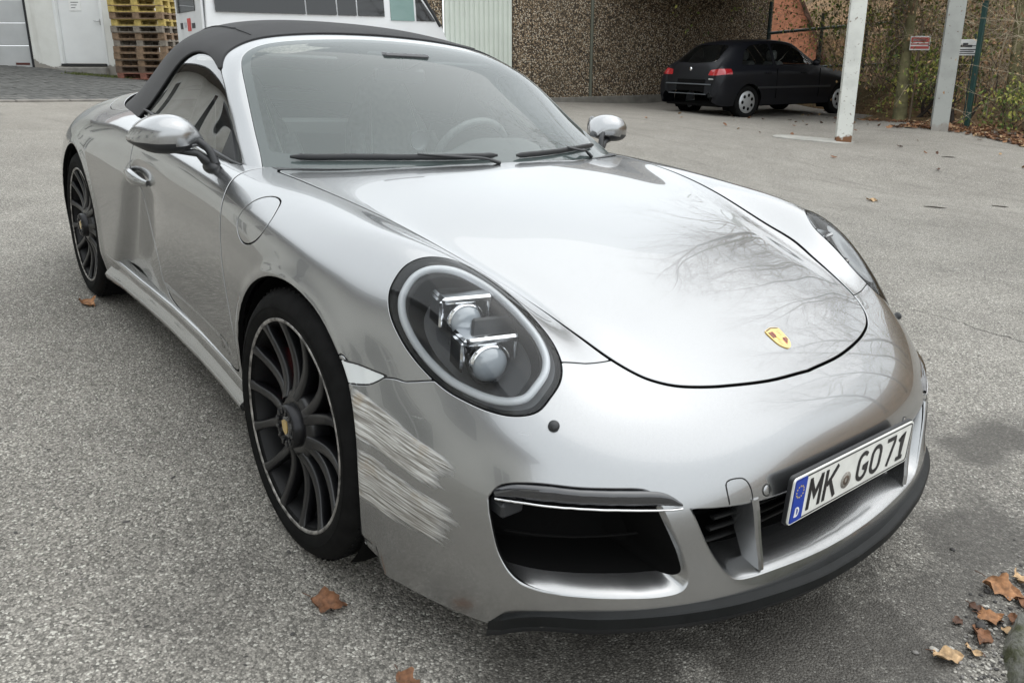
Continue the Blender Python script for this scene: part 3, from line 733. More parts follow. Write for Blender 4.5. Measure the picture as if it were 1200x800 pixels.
# dark inner structure behind every gap
q = Patch(SHELL.V - SHELL.N * .02, SHELL.N, SHELL.F)
for cx, cz, rr in ((-.02, .337, .375), (-2.44, .345, .39)):
    q = q.clip(np.where(np.abs(q.V[:, 1]) > .6, np.hypot(q.V[:, 0] - cx, q.V[:, 2] - cz) - rr, 1.))
q = q.clip(-sdf_on(q, CABIN, AXY, mask=q.V[:, 2] > .8) - .012)
for sg in (-1, 1):
    q = q.clip(-sdf_on(q, LAMP2, lamp_axes(sg), _sgn(q, sg) & (q.V[:, 0] > .1) & (q.V[:, 2] > .4)))
    q = q.clip(-sdf_on(q, INTAKE * [sg, 1], AYZ, (q.V[:, 0] > .5) & (q.V[:, 1] * sg > 0)) - .012)
q = q.clip(-sdf_on(q, CINTAKE, AYZ, q.V[:, 0] > .6) - .012)
mesh_obj('inner_structure', q.V, q.F, VOIDBLACK, car, q.N)
# ---------------------------------------------------------------- greenhouse: windscreen, frame, soft top, side windows
GH = Patch.from_grid(full_grid(spline_surface(GROWS, 16, 16)), -1)
SL = np.array([-.883, 0, .469]); SL /= np.linalg.norm(SL); AWS = [EY, SL]
def ws_poly(pts3, n=160, sharp=()):
    P3 = np.array(pts3, float); h = np.stack([P3[:, 1], P3 @ SL], 1)
    return mirror_poly(smooth_poly(h, n, False, sharp), 0)
GLASS_O = ws_poly([(-.25, 0, .80), (-.35, .60, .78), (-.51, .80, .79), (-.637, .738, .876), (-.801, .696, .976), (-.97, .655, 1.09), (-1.063, .631, 1.146), (-1.125, .603, 1.182), (-1.165, .560, 1.207), (-1.183, .500, 1.226), (-1.192, .368, 1.247), (-1.203, .12, 1.265), (-1.204, 0, 1.267)], sharp=(2,))
FRAME_O = ws_poly([(-.25, 0, .80), (-.35, .62, .78), (-.57, .86, .78), (-.697, .776, .866), (-.865, .737, .968), (-1.04, .697, 1.088), (-1.125, .676, 1.138), (-1.185, .645, 1.177), (-1.222, .600, 1.207), (-1.245, .535, 1.232), (-1.258, .429, 1.254), (-1.268, .25, 1.272), (-1.272, 0, 1.281)], sharp=(2,))
SIDEWIN = smooth_poly([(-.70, .845), (-.728, .880), (-.80, .922), (-.893, .978), (-.985, 1.040), (-1.08, 1.100), (-1.185, 1.146), (-1.32, 1.178), (-1.455, 1.183), (-1.545, 1.158), (-1.615, 1.112), (-1.70, 1.025), (-1.775, .95), (-1.83, .91), (-1.88, .84)], 160, sharp=(0, 1, 14))
g = GH
fg = sdf_on(g, GLASS_O, AWS, g.V[:, 0] > -1.45)
screen_p = g.clip(fg - .0015); g = g.clip(-fg - .003)
ff = sdf_on(g, FRAME_O, AWS, g.V[:, 0] > -1.6)
frame_p = g.clip(ff - .0015); g = g.clip(-ff - .0015)
WIN = {}
for sg in (-1, 1):
    fw_ = sdf_on(g, SIDEWIN, AXZ, g.V[:, 1] * sg > .5)
    WIN[sg] = g.clip(fw_ - .001); g = g.clip(-fw_ - .003)
# cloth above, the strip ahead of the window is the black A-pillar seal
seal_f = np.where(g.V[:, 0] > -1.15, 1.16 - g.V[:, 2], -1.)
seal_p = g.clip(np.where((g.V[:, 0] > -1.16) & (g.V[:, 2] < 1.14), 1., -1.)); top_p = g.clip(np.where((g.V[:, 0] > -1.16) & (g.V[:, 2] < 1.14), -1., 1.))
wind = panel('windscreen', screen_p, SCREEN, edges=False)
panel('windscreen_frame', frame_p, PAINT, depth=.012, r=.004)
RWIN = smooth_poly([(-2.14, -.40), (-2.12, 0), (-2.14, .40), (-2.40, .34), (-2.44, 0), (-2.40, -.34)], 60)
rf = sdf_on(top_p, RWIN, AXY, top_p.V[:, 2] > 1.0); rear_p = top_p.clip(rf - .001); top_p = top_p.clip(-rf - .002)
panel('rear_window', Patch(rear_p.V - rear_p.N * .002, rear_p.N, rear_p.F), SIDEGLASS, edges=False)
top_v = Patch(top_p.V + top_p.N * (.004 + .0025 * np.sin(top_p.V[:, :1] * 9) * np.clip(1 - np.abs(top_p.V[:, 1:2]), 0, 1)), top_p.N, top_p.F)
soft = panel('soft_top', top_v, CLOTH, depth=.02, r=.005)
for sg in (-1, 1):
    sp1 = seal_p.clip(np.where(seal_p.V[:, 1] * sg > 0, 1., -1.)); panel('pillar_seal', Patch(sp1.V - sp1.N * .003, sp1.N, sp1.F), BLACK, edges=False)
win = {sg: panel('side_window', Patch(WIN[sg].V - WIN[sg].N * .006, WIN[sg].N, WIN[sg].F), SIDEGLASS, edges=False) for sg in (-1, 1)}
# printed dark border of the windscreen, on its inner face
fr = sdf_on(screen_p, GLASS_O, AWS)
base = screen_p.V @ SL
border = screen_p.clip(np.maximum(.030 - fr, np.maximum(.032 + .030 * np.clip((np.abs(screen_p.V[:, 1]) - .45) / .25, 0, 1) ** 2 - (screen_p.V[:, 2] - (.893 - .035 * np.clip(np.abs(screen_p.V[:, 1]) / .7, 0, 1) ** 2)), -1)))
panel('screen_border', Patch(border.V - border.N * .004, border.N, border.F), mat('screen_print', (.05, .052, .058), .6), wind, edges=False)
# seam sewn across the soft top and its bound front edge
def on_gh(x, y):                                                   # nearest greenhouse point seen from above
    d = (GH.V[:, 0] - x) ** 2 + (GH.V[:, 1] - y) ** 2; i = d.argmin(); return GH.V[i] + GH.N[i] * .006
for ys in (-.50, .50):
    MB().tube([on_gh(x, ys) for x in np.linspace(-1.30, -2.2, 40)], .0022, 6).build('seam', CLOTH, soft)
# belt mouldings: a dark rubber strip with a silver strip under each side window
def on_belt(x, sg, dz=0, dn=0):
    m = np.abs(GH.V[:, 0] - x) < .03
    V = GH.V[m & (GH.V[:, 1] * sg > .6)]; zt = np.interp(x, [-1.9, -1.7, -1.54, -1.32, -1.12, -.95, -.8, -.7], [.948, .936, .924, .910, .899, .887, .877, .868]) + dz
    i = np.argmin(np.abs(V[:, 2] - zt)); return np.array([x, V[i, 1] + sg * dn, zt])
for sg in (-1, 1):
    MB().tube([on_belt(x, sg, 0, .004) for x in np.linspace(-.71, -1.80, 40)], [.007] * 36 + [.006, .005, .004, .002], 8, flat=1.).build('belt_moulding', BLACK, door[sg])
    MB().tube([on_belt(x, sg, -.013, .012) for x in np.linspace(-.70, -1.74, 40)], [.0065] * 36 + [.005, .004, .003, .001], 8).build('belt_trim', PAINT, door[sg])
    # black triangle at the foot of the pillar that carries no glass
    tri = [on_belt(-.735, sg, .0, .006), on_belt(-.86, sg, .0, .006)]
    a, b = tri; c = np.array([-.875, sg * .742, .960])
    tri_m = MB(); n_ = np.array([0, sg * .012, .004])
    tri_m.add([a, b, c, a - n_, b - n_, c - n_], [(0, 1, 2) if sg > 0 else (0, 2, 1), (3, 5, 4), (0, 3, 4, 1), (1, 4, 5, 2), (2, 5, 3, 0)])
    tri_m.build('mirror_triangle', BLACK, door[sg])

# ---------------------------------------------------------------- bumper openings: rolled lips, dark ducts, slats, light strips
def shell_x(y, z):
    """front face of the nose at (y,z)"""
    m = (SHELL.V[:, 0] > .35) & (np.abs(SHELL.V[:, 1] - y) < .05) & (np.abs(SHELL.V[:, 2] - z) < .05)
    V = SHELL.V[m]; d = (V[:, 1] - y) ** 2 + (V[:, 2] - z) ** 2; k = np.argsort(d)[:4]; w = 1 / (d[k] + 1e-6); return float((V[k, 0] * w).sum() / w.sum())
def resample(poly, n):
    P = np.concatenate([poly, poly[:1]]); L = np.r_[0, np.cumsum(np.linalg.norm(np.diff(P, axis=0), axis=1))]; s = np.linspace(0, L[-1], n, endpoint=False)
    return np.stack([np.interp(s, L, P[:, k]) for k in range(P.shape[1])], 1)
def duct(outline, centre, lip_fn, name, parent, depth=.14):
    """silver lip rolled in from the outline and a black duct behind it"""
    P = resample(outline, 150); X0 = np.array([shell_x(*q) for q in P])
    # smooth x along the loop
    for _ in range(3): X0 = (np.roll(X0, 1) + 2 * X0 + np.roll(X0, -1)) / 4
    T = np.roll(P, -1, 0) - np.roll(P, 1, 0); T /= np.maximum(np.linalg.norm(T, axis=1, keepdims=True), 1e-9)
    I = np.stack([-T[:, 1], T[:, 0]], 1); c = np.array(centre)
    if ((c - P) * I).sum() < 0: I = -I                           # inwards
    for _ in range(4): I = (np.roll(I, 1, 0) + 2 * I + np.roll(I, -1, 0)) / 4
    I /= np.maximum(np.linalg.norm(I, axis=1, keepdims=True), 1e-9)
    lip = np.array([lip_fn(*q, *i) for q, i in zip(P, I)])       # (inset, depth) per point
    for _ in range(4): lip = (np.roll(lip, 1, 0) + 2 * lip + np.roll(lip, -1, 0)) / 4
    ring = lambda a, b: [(X0[k] + .001 - lip[k, 1] * b, P[k, 0] + I[k, 0] * lip[k, 0] * a, P[k, 1] + I[k, 1] * lip[k, 0] * a) for k in range(len(P))]
    rings = [ring(0, 0), ring(.12, .05), ring(.32, .20), ring(.62, .52), ring(.86, .82), ring(1, 1)]
    ori = 1 if (np.cross(np.array(rings[0][1]) - np.array(rings[0][0]), [-1, 0, 0])[1:] @ I[0]) > 0 else -1
    m = MB().loft(rings if ori > 0 else [r[::-1] for r in rings]); lipo = m.build(name, PAINT, parent)
    back = [(r[0] - depth, c[0] + (r[1] - c[0]) * .95, c[1] + (r[2] - c[1]) * .95) for r in rings[-1]]
    rr = [rings[-1], back]
    d = MB().loft(rr if ori > 0 else [r[::-1] for r in rr]); d.add(back, [tuple(range(len(back)))]); d.build('duct', VOIDBLACK, lipo)
    return lipo
bumper = bpy.data.objects['front_bumper']
def lip_outer(y, z, iy, iz):
    up = max(iz, 0)                                               # 1 on the floor of the opening
    return (.006 + .016 * up, .014 + .045 * up)
def lip_centre(y, z, iy, iz):
    up = max(iz, 0)
    return (.006 + .022 * up + .012 * abs(iy), .02 + .075 * up + .03 * abs(iy))
INT_LIP = {}
for sg in (-1, 1):
    lp = duct(INTAKE * [sg, 1], (.66 * sg, .35), lip_outer, 'intake_lip', bumper); INT_LIP[sg] = lp
    # horizontal louvre and mesh bars inside
    for zz, dx in ((.345, .065),):
        pts = [(shell_x(y * sg, zz) - dx, y * sg, zz) for y in np.linspace(.56 if zz > .32 else .55, .775, 12)]
        MB().tube(pts, .0035, 6, flat=.6).build('intake_slat', VOIDBLACK, lp)
    # sensor block in the outer upper corner
    xs = shell_x(.775 * sg, .39)
    MB().box((xs - .08, min(.745 * sg, .80 * sg), .385), (xs - .035, max(.745 * sg, .80 * sg), .418), bev=.006).build('sensor_block', BLACK, lp)
    # light strip across the top of the opening
    top = np.array([(.806, .437), (.795, .4465), (.775, .4575), (.739, .4625), (.688, .4605), (.627, .4585), (.560, .4535), (.535, .446), (.514, .4295)])
    bot = np.array([(.806, .4295), (.795, .4305), (.775, .4320), (.739, .4325), (.688, .4325), (.627, .430), (.560, .425), (.535, .423), (.514, .4225)])
    T_, B_ = smooth_poly(top, 40, False), smooth_poly(bot, 40, False)
    rows = []
    for k, (bx, fz) in enumerate(((-.012, 1.0), (.003, 1.0), (.006, .72), (.006, .28), (.003, .0), (-.012, .0))):
        rows.append([(shell_x(a[0] * sg, (a[1] + b[1]) / 2) + bx, sg * (a[0] * fz + b[0] * (1 - fz)), a[1] * fz + b[1] * (1 - fz)) for a, b in zip(T_, B_)])
    st = MB().loft(rows if sg < 0 else rows[::-1], closed_ring=False)
    so = st.build('light_strip', mat('strip_lens', (.018, .019, .022), .05, spec=.6, coat=1.), bumper)
    rim = [(shell_x(b[0] * sg, b[1]) + .005, sg * b[0], b[1] - .0035) for b in B_]
    MB().tube(rim, .0024, 6).build('strip_trim', mat('satin_silver', (.72, .72, .73), .25, metal=.9), so)
clip_ = duct(CINTAKE, (0, .31), lip_centre, 'centre_intake_lip', bumper, depth=.10)
# slats of the centre opening and the two upright vanes
for zz, dx in ((.355, .05), (.325, .06), (.295, .07)):
    MB().tube([(shell_x(y, zz) - dx, y, zz) for y in np.linspace(-.40, .40, 24)], .008, 8, flat=.5).build('grille_slat', mat('grille_black', (.006, .006, .006), .6, spec=.3), clip_)
for sg in (-1, 1):
    x0 = shell_x(.315 * sg, .32)
    v = MB(); prof = []
    for t in np.linspace(0, 1, 8):
        z = .405 * (1 - t) + .243 * t; fx = shell_x(.315 * sg, max(z, .255)) + .002; w = .011 - .004 * t; yc = sg * (.336 - .022 * t)
        prof.append([(fx - .075 + .03 * t, yc - w, z), (fx - .004, yc - w, z), (fx + .001, yc - w * .5, z), (fx + .001, yc + w * .5, z), (fx - .004, yc + w, z), (fx - .075 + .03 * t, yc + w, z)])
    v.loft(prof, cap=True, smooth=False); vo = v.build('intake_vane', PAINT, bumper)
# splitter lip
SPL = smooth_poly([(.648, .800, .140), (.69, .780, .182), (.745, .738, .206), (.820, .668, .217), (.890, .553, .219), (.938, .42, .212), (.962, .30, .203), (.981, .15, .193), (.986, 0, .189)], 48, False)
SPLf = np.concatenate([SPL * [1, -1, 1], (SPL[::-1])[1:]])
secs = []
n_ = len(SPLf); Tn = np.gradient(SPLf, axis=0); Tn /= np.linalg.norm(Tn, axis=1, keepdims=True)
for i, P in enumerate(SPLf):
    o = np.cross(Tn[i], [0, 0, 1]); o[2] = 0; o /= np.linalg.norm(o)
    if o[0] < 0: o = -o
    e = min(1, min(i, n_ - 1 - i) / 5.)
    pr = [(-.03, .004), (.004, .002), (.0135 * e + .003, -.003), (.0165 * e + .003, -.006), (.0150 * e + .003, -.020 - .010 * e), (.009 * e, -.023 - .011 * e), (-.055, -.025 - .013 * e)]
    secs.append([P + o * a + np.array([0, 0, b]) for a, b in pr])
MB().loft(secs, closed_ring=False, smooth=False).build('splitter', mat('splitter_plastic', (.006, .007, .0075), .5, spec=.25, noise=(20, .3), bump=(90, .2, .001)), bumper)
# thin blade under the lip
secs2 = [[s_[5] + np.array([-.004, 0, 0]), s_[5] + np.array([-.006, 0, -.018]), s_[6] + np.array([-.02, 0, -.012])] for s_ in secs]
MB().loft(secs2, closed_ring=False).build('under_lip', BLACK, bumper)
# ---------------------------------------------------------------- headlamps
def lamp_pt(sg, a, b, h):
    """a,b in the lamp plane (long axis, across), h along the lamp normal, relative to the lamp centre"""
    return sided(LAMP_C + LAMP_U * a + LAMP_V * b + LAMP_N * h, sg)
_lc = np.array([LAMP_C @ LAMP_U, LAMP_C @ LAMP_V])
_lo = resample(LAMP2, 120) - _lc
_sh3 = SHELL.V[(SHELL.V[:, 1] > .5) & (SHELL.V[:, 0] > .15) & (SHELL.V[:, 2] > .45)]
_shab = np.stack([_sh3 @ LAMP_U, _sh3 @ LAMP_V], 1) - _lc; _shh = (_sh3 - LAMP_C) @ LAMP_N
def lamp_h(a, b):
    d = ((_shab - [a, b]) ** 2).sum(1); k = np.argsort(d)[:6]; w = 1 / (d[k] + 1e-5); return float((_shh[k] * w).sum() / w.sum())
_rimh = np.array([lamp_h(*q) for q in _lo])
for _ in range(6): _rimh = (np.roll(_rimh, 1) + 2 * _rimh + np.roll(_rimh, -1)) / 4
def lamp_ring(sg, s, dh, shift=(0, 0), relax=0.):
    """the outline scaled by s, dh below the surface; relax -> flatten towards the lamp plane"""
    hm = _rimh.mean()
    return [lamp_pt(sg, a * s + shift[0], b * s + shift[1], (h * (1 - relax) + (hm + .0) * relax) + dh) for (a, b), h in zip(_lo, _rimh)]
LAMPDARK = mat('lamp_bezel', (.014, .0145, .016), .35, spec=.45)
LAMPGREY = mat('lamp_inner_grey', (.20, .205, .215), .30, metal=.5)
LAMPCLEAR = mat('lamp_light_guide', (.66, .69, .72), .18, spec=.8)
SEAL = mat('lamp_seal', (.008, .008, .008), .5)
for sg in (-1, 1):
    lamp = empty('headlight'); lamp.parent = car
    tube_ori = 1 if sg > 0 else -1
    def lo(m, rings, **k): return m.loft(rings if tube_ori > 0 else [r[::-1] for r in rings], **k)
    # lens: the body surface carried across the opening, slightly domed
    L = LENSES[sg]; ab = np.stack([(L.V * [1, sg, 1]) @ LAMP_U, (L.V * [1, sg, 1]) @ LAMP_V], 1)
    ed, _g = poly_sdf(ab, LAMP2)
    dome = .017 * (1 - np.exp(-np.clip(ed, 0, 1) / .055))
    Lp = Patch(L.V + sided(LAMP_N, sg) * dome[:, None], L.N, L.F)
    mesh_obj('lens', Lp.V, Lp.F, LENS, lamp)
    mm = MB(); lo(mm, [lamp_ring(sg, 1.006, .0005), lamp_ring(sg, 1.0, -.004), lamp_ring(sg, .985, -.012)]); mm.build('lamp_seal', SEAL, lamp)
    # dark bezel falling into the bucket
    mm = MB(); lo(mm, [lamp_ring(sg, .985, -.010), lamp_ring(sg, .955, -.013), lamp_ring(sg, .925, -.017, (.002, 0), .1), lamp_ring(sg, .895, -.030, (.003, 0), .2)]); mm.build('bezel', LAMPDARK, lamp)
    # light-guide ring
    gr = lamp_ring(sg, .845, -.013, (.005, .0), .12)
    MB().tube(gr, .0088, 10, closed=True).build('light_ring', LAMPCLEAR, lamp)
    mm = MB(); lo(mm, [lamp_ring(sg, .895, -.030, (.003, 0), .2), lamp_ring(sg, .86, -.038, (.005, 0), .3), lamp_ring(sg, .80, -.036, (.006, 0), .35), lamp_ring(sg, .77, -.045, (.006, 0), .45)]); mm.build('inner_bezel', LAMPDARK, lamp)
    r0, r1 = lamp_ring(sg, .77, -.045, (.006, 0), .45), lamp_ring(sg, .66, -.120, (.0, 0), .9)
    mm = MB(); lo(mm, [r0, r1]); mm.add(r1 if tube_ori > 0 else r1[::-1], [tuple(range(len(r1)))]); mm.build('bucket', mat('lamp_bucket', (.03, .031, .034), .35, metal=.4), lamp)
    # two projector modules with chrome shades, a finned carrier between them
    hm = _rimh.mean(); FWD = sided(np.array([.93, .20, -.05]), sg); FWD /= np.linalg.norm(FWD)
    def frame_at(a, b, h):
        c = lamp_pt(sg, a, b, hm + h); f_ = Vector(FWD); up = Vector((0, 0, 1)); r_ = up.cross(f_).normalized(); u_ = f_.cross(r_)
        return Matrix(((r_.x, f_.x, u_.x, c[0]), (r_.y, f_.y, u_.y, c[1]), (r_.z, f_.z, u_.z, c[2]), (0, 0, 0, 1)))
    for a, b, s_ in ((.055, .008, 1.25), (-.052, -.008, 1.40)):
        M = frame_at(a, b, -.052)
        pr = MB().lathe([(.030 * s_, -.05), (.034 * s_, -.005), (.034 * s_, .010), (.029 * s_, .014)], 32, M).build('projector', CHROME, lamp)
        MB().lathe([(.029 * s_, .008), (.026 * s_, .018), (.017 * s_, .026), (.006 * s_, .029), (.0001, .0295)], 32, M).build('projector_lens', mat('projector_glass', (.30, .33, .36), .04, spec=1., coat=1.), pr)
        sh = MB(); w = .046 * s_
        sh.box((-w, -.05, .033 * s_), (w, .016, .046 * s_), M, .005); sh.box((-w - .004, -.05, -.012), (-w + .006, .012, .040 * s_), M, .004); sh.box((w - .006, -.05, .0), (w + .004, .006, .040 * s_), M, .004)
        sh.build('shade', CHROME, pr)
    M = frame_at(.0, .045, -.075)
    fin = MB().box((-.022, -.02, -.04), (.022, .004, .03), M, .006).build('carrier', BLACK, lamp)
    for k in range(5): MB().box((-.018, -.01, -.032 + k * .011), (.018, .012, -.027 + k * .011), M, .001).build('fin', LAMPGREY, fin)
    M = frame_at(-.03, .03, -.085); MB().box((-.06, -.01, -.05), (.05, .0, .07), M, .01).build('support_plate', LAMPDARK, lamp)
    M = frame_at(.012, -.03, -.07); MB().box((-.02, -.03, -.008), (.03, .01, .008), M, .004).build('bracket', LAMPGREY, lamp)
    # lower accent shelf inside the ring
    mm = MB(); A = lamp_ring(sg, .80, -.030, (.006, 0), .3); B = lamp_ring(sg, .93, -.016, (.0, 0), .05); n = len(A)
    idx = [i for i in range(n) if _lo[i][0] < -.085]
    if idx:
        # contiguous run at the lower end
        st_ = max(range(len(idx)), key=lambda k: (idx[k] - idx[k - 1]) % n); run = idx[st_:] + idx[:st_]
        mm.loft([[A[i] for i in run], [B[i] for i in run]] if tube_ori > 0 else [[B[i] for i in run], [A[i] for i in run]], closed_ring=False)
        mm.build('accent_shelf', LAMPGREY, lamp)
# side markers
for sg in (-1, 1):
    m_ = MARKERS[sg]; mk = panel('side_marker', Patch(m_.V - m_.N * .001, m_.N, m_.F), mat('marker_lens', (.60, .62, .62), .10, spec=.8, coat=1.), car, depth=.006, r=.002)
    pts = [(x, 0, z) for x, z in resample(MARKER, 90) if math.hypot(x + .02, z - .337) > .373]
    k0 = max(range(len(pts)), key=lambda i: math.dist(pts[i], pts[i - 1])); pts = pts[k0:] + pts[:k0]
    def on_side(x, z): 
        m = (SHELL.V[:, 1] * sg > .6) & (np.abs(SHELL.V[:, 0] - x) < .04) & (np.abs(SHELL.V[:, 2] - z) < .04); V = SHELL.V[m]; d = (V[:, 0] - x) ** 2 + (V[:, 2] - z) ** 2; k = np.argsort(d)[:4]; w = 1 / (d[k] + 1e-6); return (V[k] * w[:, None]).sum(0) / w.sum()
    MB().tube([np.array([x, on_side(x, z)[1] - sg * .003, z]) for x, _, z in pts], .0028, 6).build('marker_seal', SEAL, mk)
# headlamp washer nozzles
for sg in (-1, 1):
    c = np.array([.673, .686 * sg, .558]); d = (SHELL.V - c); i = (d * d).sum(1).argmin(); P, Nn = SHELL.V[i], SHELL.N[i]
    q_ = Vector(Nn).to_track_quat('Y', 'Z').to_matrix().to_4x4(); M = Matrix.Translation(P) @ q_
    MB().lathe([(.0115, -.002), (.0115, .005), (.0095, .009), (.006, .0115), (.0001, .0125)], 20, M).build('washer_nozzle', BLACK, bumper)
# parking sensors and towing-eye cover
def decal_ring(pts3, rad, name, material, parent):
    return MB().tube(pts3, rad, 6, closed=True).build(name, material, parent)
def shell_near(c):
    d = SHELL.V - np.array(c); k = np.argsort((d * d).sum(1))[:5]; w = 1 / ((d[k] ** 2).sum(1) + 1e-6); w /= w.sum(); n = (SHELL.N[k] * w[:, None]).sum(0); return (SHELL.V[k] * w[:, None]).sum(0), n / np.linalg.norm(n)
def front_pt(y, z, off=.0005): return np.array([shell_x(y, z) + off, y, z])
GAPM = mat('panel_gap', (.012, .012, .012), .8)
for yy in (-.300, .300, -.62, .62):
    zz = .413 if abs(yy) < .5 else .50
    P, Nn = shell_near((shell_x(yy, zz), yy, zz)); M = Matrix.Translation(P) @ Vector(Nn).to_track_quat('Y', 'Z').to_matrix().to_4x4()
    if abs(yy) < .5:
        so = MB().lathe([(.0110, -.003), (.0110, .0012), (.0098, .0018), (.0001, .0018)], 28, M).build('parking_sensor', PAINT, bumper)
        MB().lathe([(.0128, .0006), (.0128, .0016), (.0112, .0016)], 28, M).build('sensor_ring', GAPM, so)
tow = [(-.404, .407), (-.405, .442), (-.400, .449), (-.388, .4515), (-.362, .449), (-.350, .441), (-.343, .425), (-.341, .400)]
decal_pts = smooth_poly(tow, 60, False)
MB().tube([front_pt(y, z, .0003) for y, z in decal_pts], .0014, 5).build('towing_cover_gap', GAPM, bumper)

# ---------------------------------------------------------------- number plate
plate = empty('number_plate'); plate.parent = car
plate.matrix_local = Matrix.Translation((.9585, 0, .3865)) @ Euler((0, R_(0.5), 0)).to_matrix().to_4x4()
# local frame of the plate: x out of the face, y to the car's left; seen from the front the text runs from -y (car's right) to +y
WHITEPLATE = mat('plate_white', (.74, .74, .70), .35, coat=.3, noise=(25, .10)); PLATEBLACK = mat('plate_black', (.012, .012, .014), .35)
PLATEBLUE = mat('plate_blue', (.010, .045, .34), .35); PLATEYELLOW = mat('plate_yellow', (.75, .55, .05), .4); PLATEWHITE2 = mat('plate_letter_white', (.8, .8, .8), .4)
def rrect(w, h, r, n=6):
    out = []
    for cx, cy, a0 in ((w / 2 - r, h / 2 - r, 0), (-w / 2 + r, h / 2 - r, 90), (-w / 2 + r, -h / 2 + r, 180), (w / 2 - r, -h / 2 + r, 270)):
        for k in range(n + 1): a = R_(a0 + 90 * k / n); out.append((cx + r * math.cos(a), cy + r * math.sin(a)))
    return out
MP = Matrix(((0, 0, 1, 0), (1, 0, 0, 0), (0, 1, 0, 0), (0, 0, 0, 1)))             # local XY of a drawing -> plate YZ, Z -> out of the face
def on_plate(dx): return Matrix.Translation((dx, 0, 0)) @ MP
MB().prism(rrect(.525, .115, .011), .008, on_plate(-.012)).build('plate_holder', BLACK, plate)
MB().prism(rrect(.520, .110, .010), .004, on_plate(-.003)).build('plate_blank', WHITEPLATE, plate)
def ribbon(pts, w, closed=False):
    P = np.array(pts, float); m = len(P); L, Rr = [], []
    for i in range(m):
        a = P[i - 1] if (closed or i) else P[i]; b = P[(i + 1) % m] if (closed or i < m - 1) else P[i]
        t = (b - a); t /= max(np.linalg.norm(t), 1e-9); n = np.array([-t[1], t[0]])
        k = 1.
        if (closed or 0 < i < m - 1):
            t1 = P[i] - a; t1 /= max(np.linalg.norm(t1), 1e-9); k = 1 / max(.45, float(np.dot(n, [-t1[1], t1[0]])))
        L.append(P[i] + n * w / 2 * k); Rr.append(P[i] - n * w / 2 * k)
    V = [(*q, 0) for q in L] + [(*q, 0) for q in Rr]; F = []
    for i in range(m if closed else m - 1):
        j = (i + 1) % m; F.append((i, m + i, m + j, j))
    return V, F
def strokes(name, lines, w, material, parent, dx, origin=(0, 0), thick=.0008):
    mb = MB()
    for ln in lines:
        closed = len(ln) > 2 and np.allclose(ln[0], ln[-1]); pts = ln[:-1] if closed else ln
        V, F = ribbon([(p_[0] + origin[0], p_[1] + origin[1]) for p_ in pts], w, closed)
        n = len(V); M = on_plate(dx)
        mb.add([tuple(M @ Vector(v)) for v in V] , F); mb.add([tuple(M @ Vector((v[0], v[1], thick))) for v in V], F)
    return mb.build(name, material, parent)
def arc(cx, cy, rx, ry, a0, a1, n=10): return [(cx + rx * math.cos(R_(a)), cy + ry * math.sin(R_(a))) for a in np.linspace(a0, a1, n)]
strokes('plate_border', [rrect(.510, .100, .008) + [rrect(.510, .100, .008)[0]]], .0028, PLATEBLACK, plate, .0012)
MB().prism(rrect(.046, .1035, .006), .0008, Matrix.Translation((.0012, -.2335, 0)) @ MP).build('euro_band', PLATEBLUE, plate)
for k in range(12):
    a = 2 * math.pi * k / 12
    st = [(( .0024 if q % 2 == 0 else .0010) * math.sin(2 * math.pi * q / 10) - .2335 + .0135 * math.sin(a), (.0024 if q % 2 == 0 else .0010) * math.cos(2 * math.pi * q / 10) + .020 + .0135 * math.cos(a)) for q in range(10)]
    MB().prism(st, .0004, on_plate(.0021)).build('star', PLATEYELLOW, plate)
strokes('country_letter', [[(-.2395, -.038), (-.2395, -.018), (-.2345, -.018)] + arc(-.2345, -.028, .007, .010, 90, -90, 8)[1:] + [(-.2395, -.038)]], .0038, PLATEWHITE2, plate, .0021)
H2 = .0375 * 1.0; LW = .0108
def glyph(ch, cx, w=.0475):
    x0, x1 = cx - w / 2 + LW / 2, cx + w / 2 - LW / 2; t, b = H2 - LW / 2 + .001, -H2 + LW / 2 - .001; r = (x1 - x0) / 2
    return {'M': [[(x0, b - LW / 2), (x0, t + LW / 2)], [(x0, t), (cx, -.008), (x1, t)], [(x1, t + LW / 2), (x1, b - LW / 2)]],
            'K': [[(x0, b - LW / 2), (x0, t + LW / 2)], [(x1 + .003, t + LW / 2), (x0 + .006, -.002)], [(cx - .004, .008), (x1 + .003, b - LW / 2)]],
            'G': [arc(cx, t - r, r, r, 40, 180, 9) + arc(cx, b + r, r, r, 180, 360, 10) + [(x1, -.004), (cx + .001, -.004)]],
            'O': [arc(cx, t - r, r, r, 0, 180, 12) + arc(cx, b + r, r, r, 180, 360, 12) + [(x1, t - r)]],
            '7': [[(x0 - LW / 2, t), (x1, t), (x1 - .002, t - .010), (cx - .006, b - LW / 2)]],
            '1': [[(x0, t - .016), (cx + .004, t - .001), (cx + .004, b)], [(x0, b), (x1 + .003, b)]]}[ch]
for ch, cx, w in (('M', -.170, .054), ('K', -.108, .052), ('G', .030, .050), ('O', .091, .050), ('7', .160, .046), ('1', .212, .040)):
    strokes('plate_letter', glyph(ch, cx, w), LW, PLATEBLACK, plate, .0014)
SEALM = mat('seal_grey', (.28, .26, .23), .5, noise=(160, .5))
MB().lathe([(.0205, 0), (.0205, .0012), (.0001, .0012)], 28, Matrix.Translation((.0012, -.0395, -.014)) @ Euler((0, 0, R_(-90))).to_matrix().to_4x4()).build('registration_seal', SEALM, plate)
MB().lathe([(.0120, .0), (.0120, .0009), (.0060, .0009)], 20, Matrix.Translation((.0022, -.0395, -.014)) @ Euler((0, 0, R_(-90))).to_matrix().to_4x4()).build('seal_emblem', mat('seal_dark', (.10, .07, .05), .5), plate)

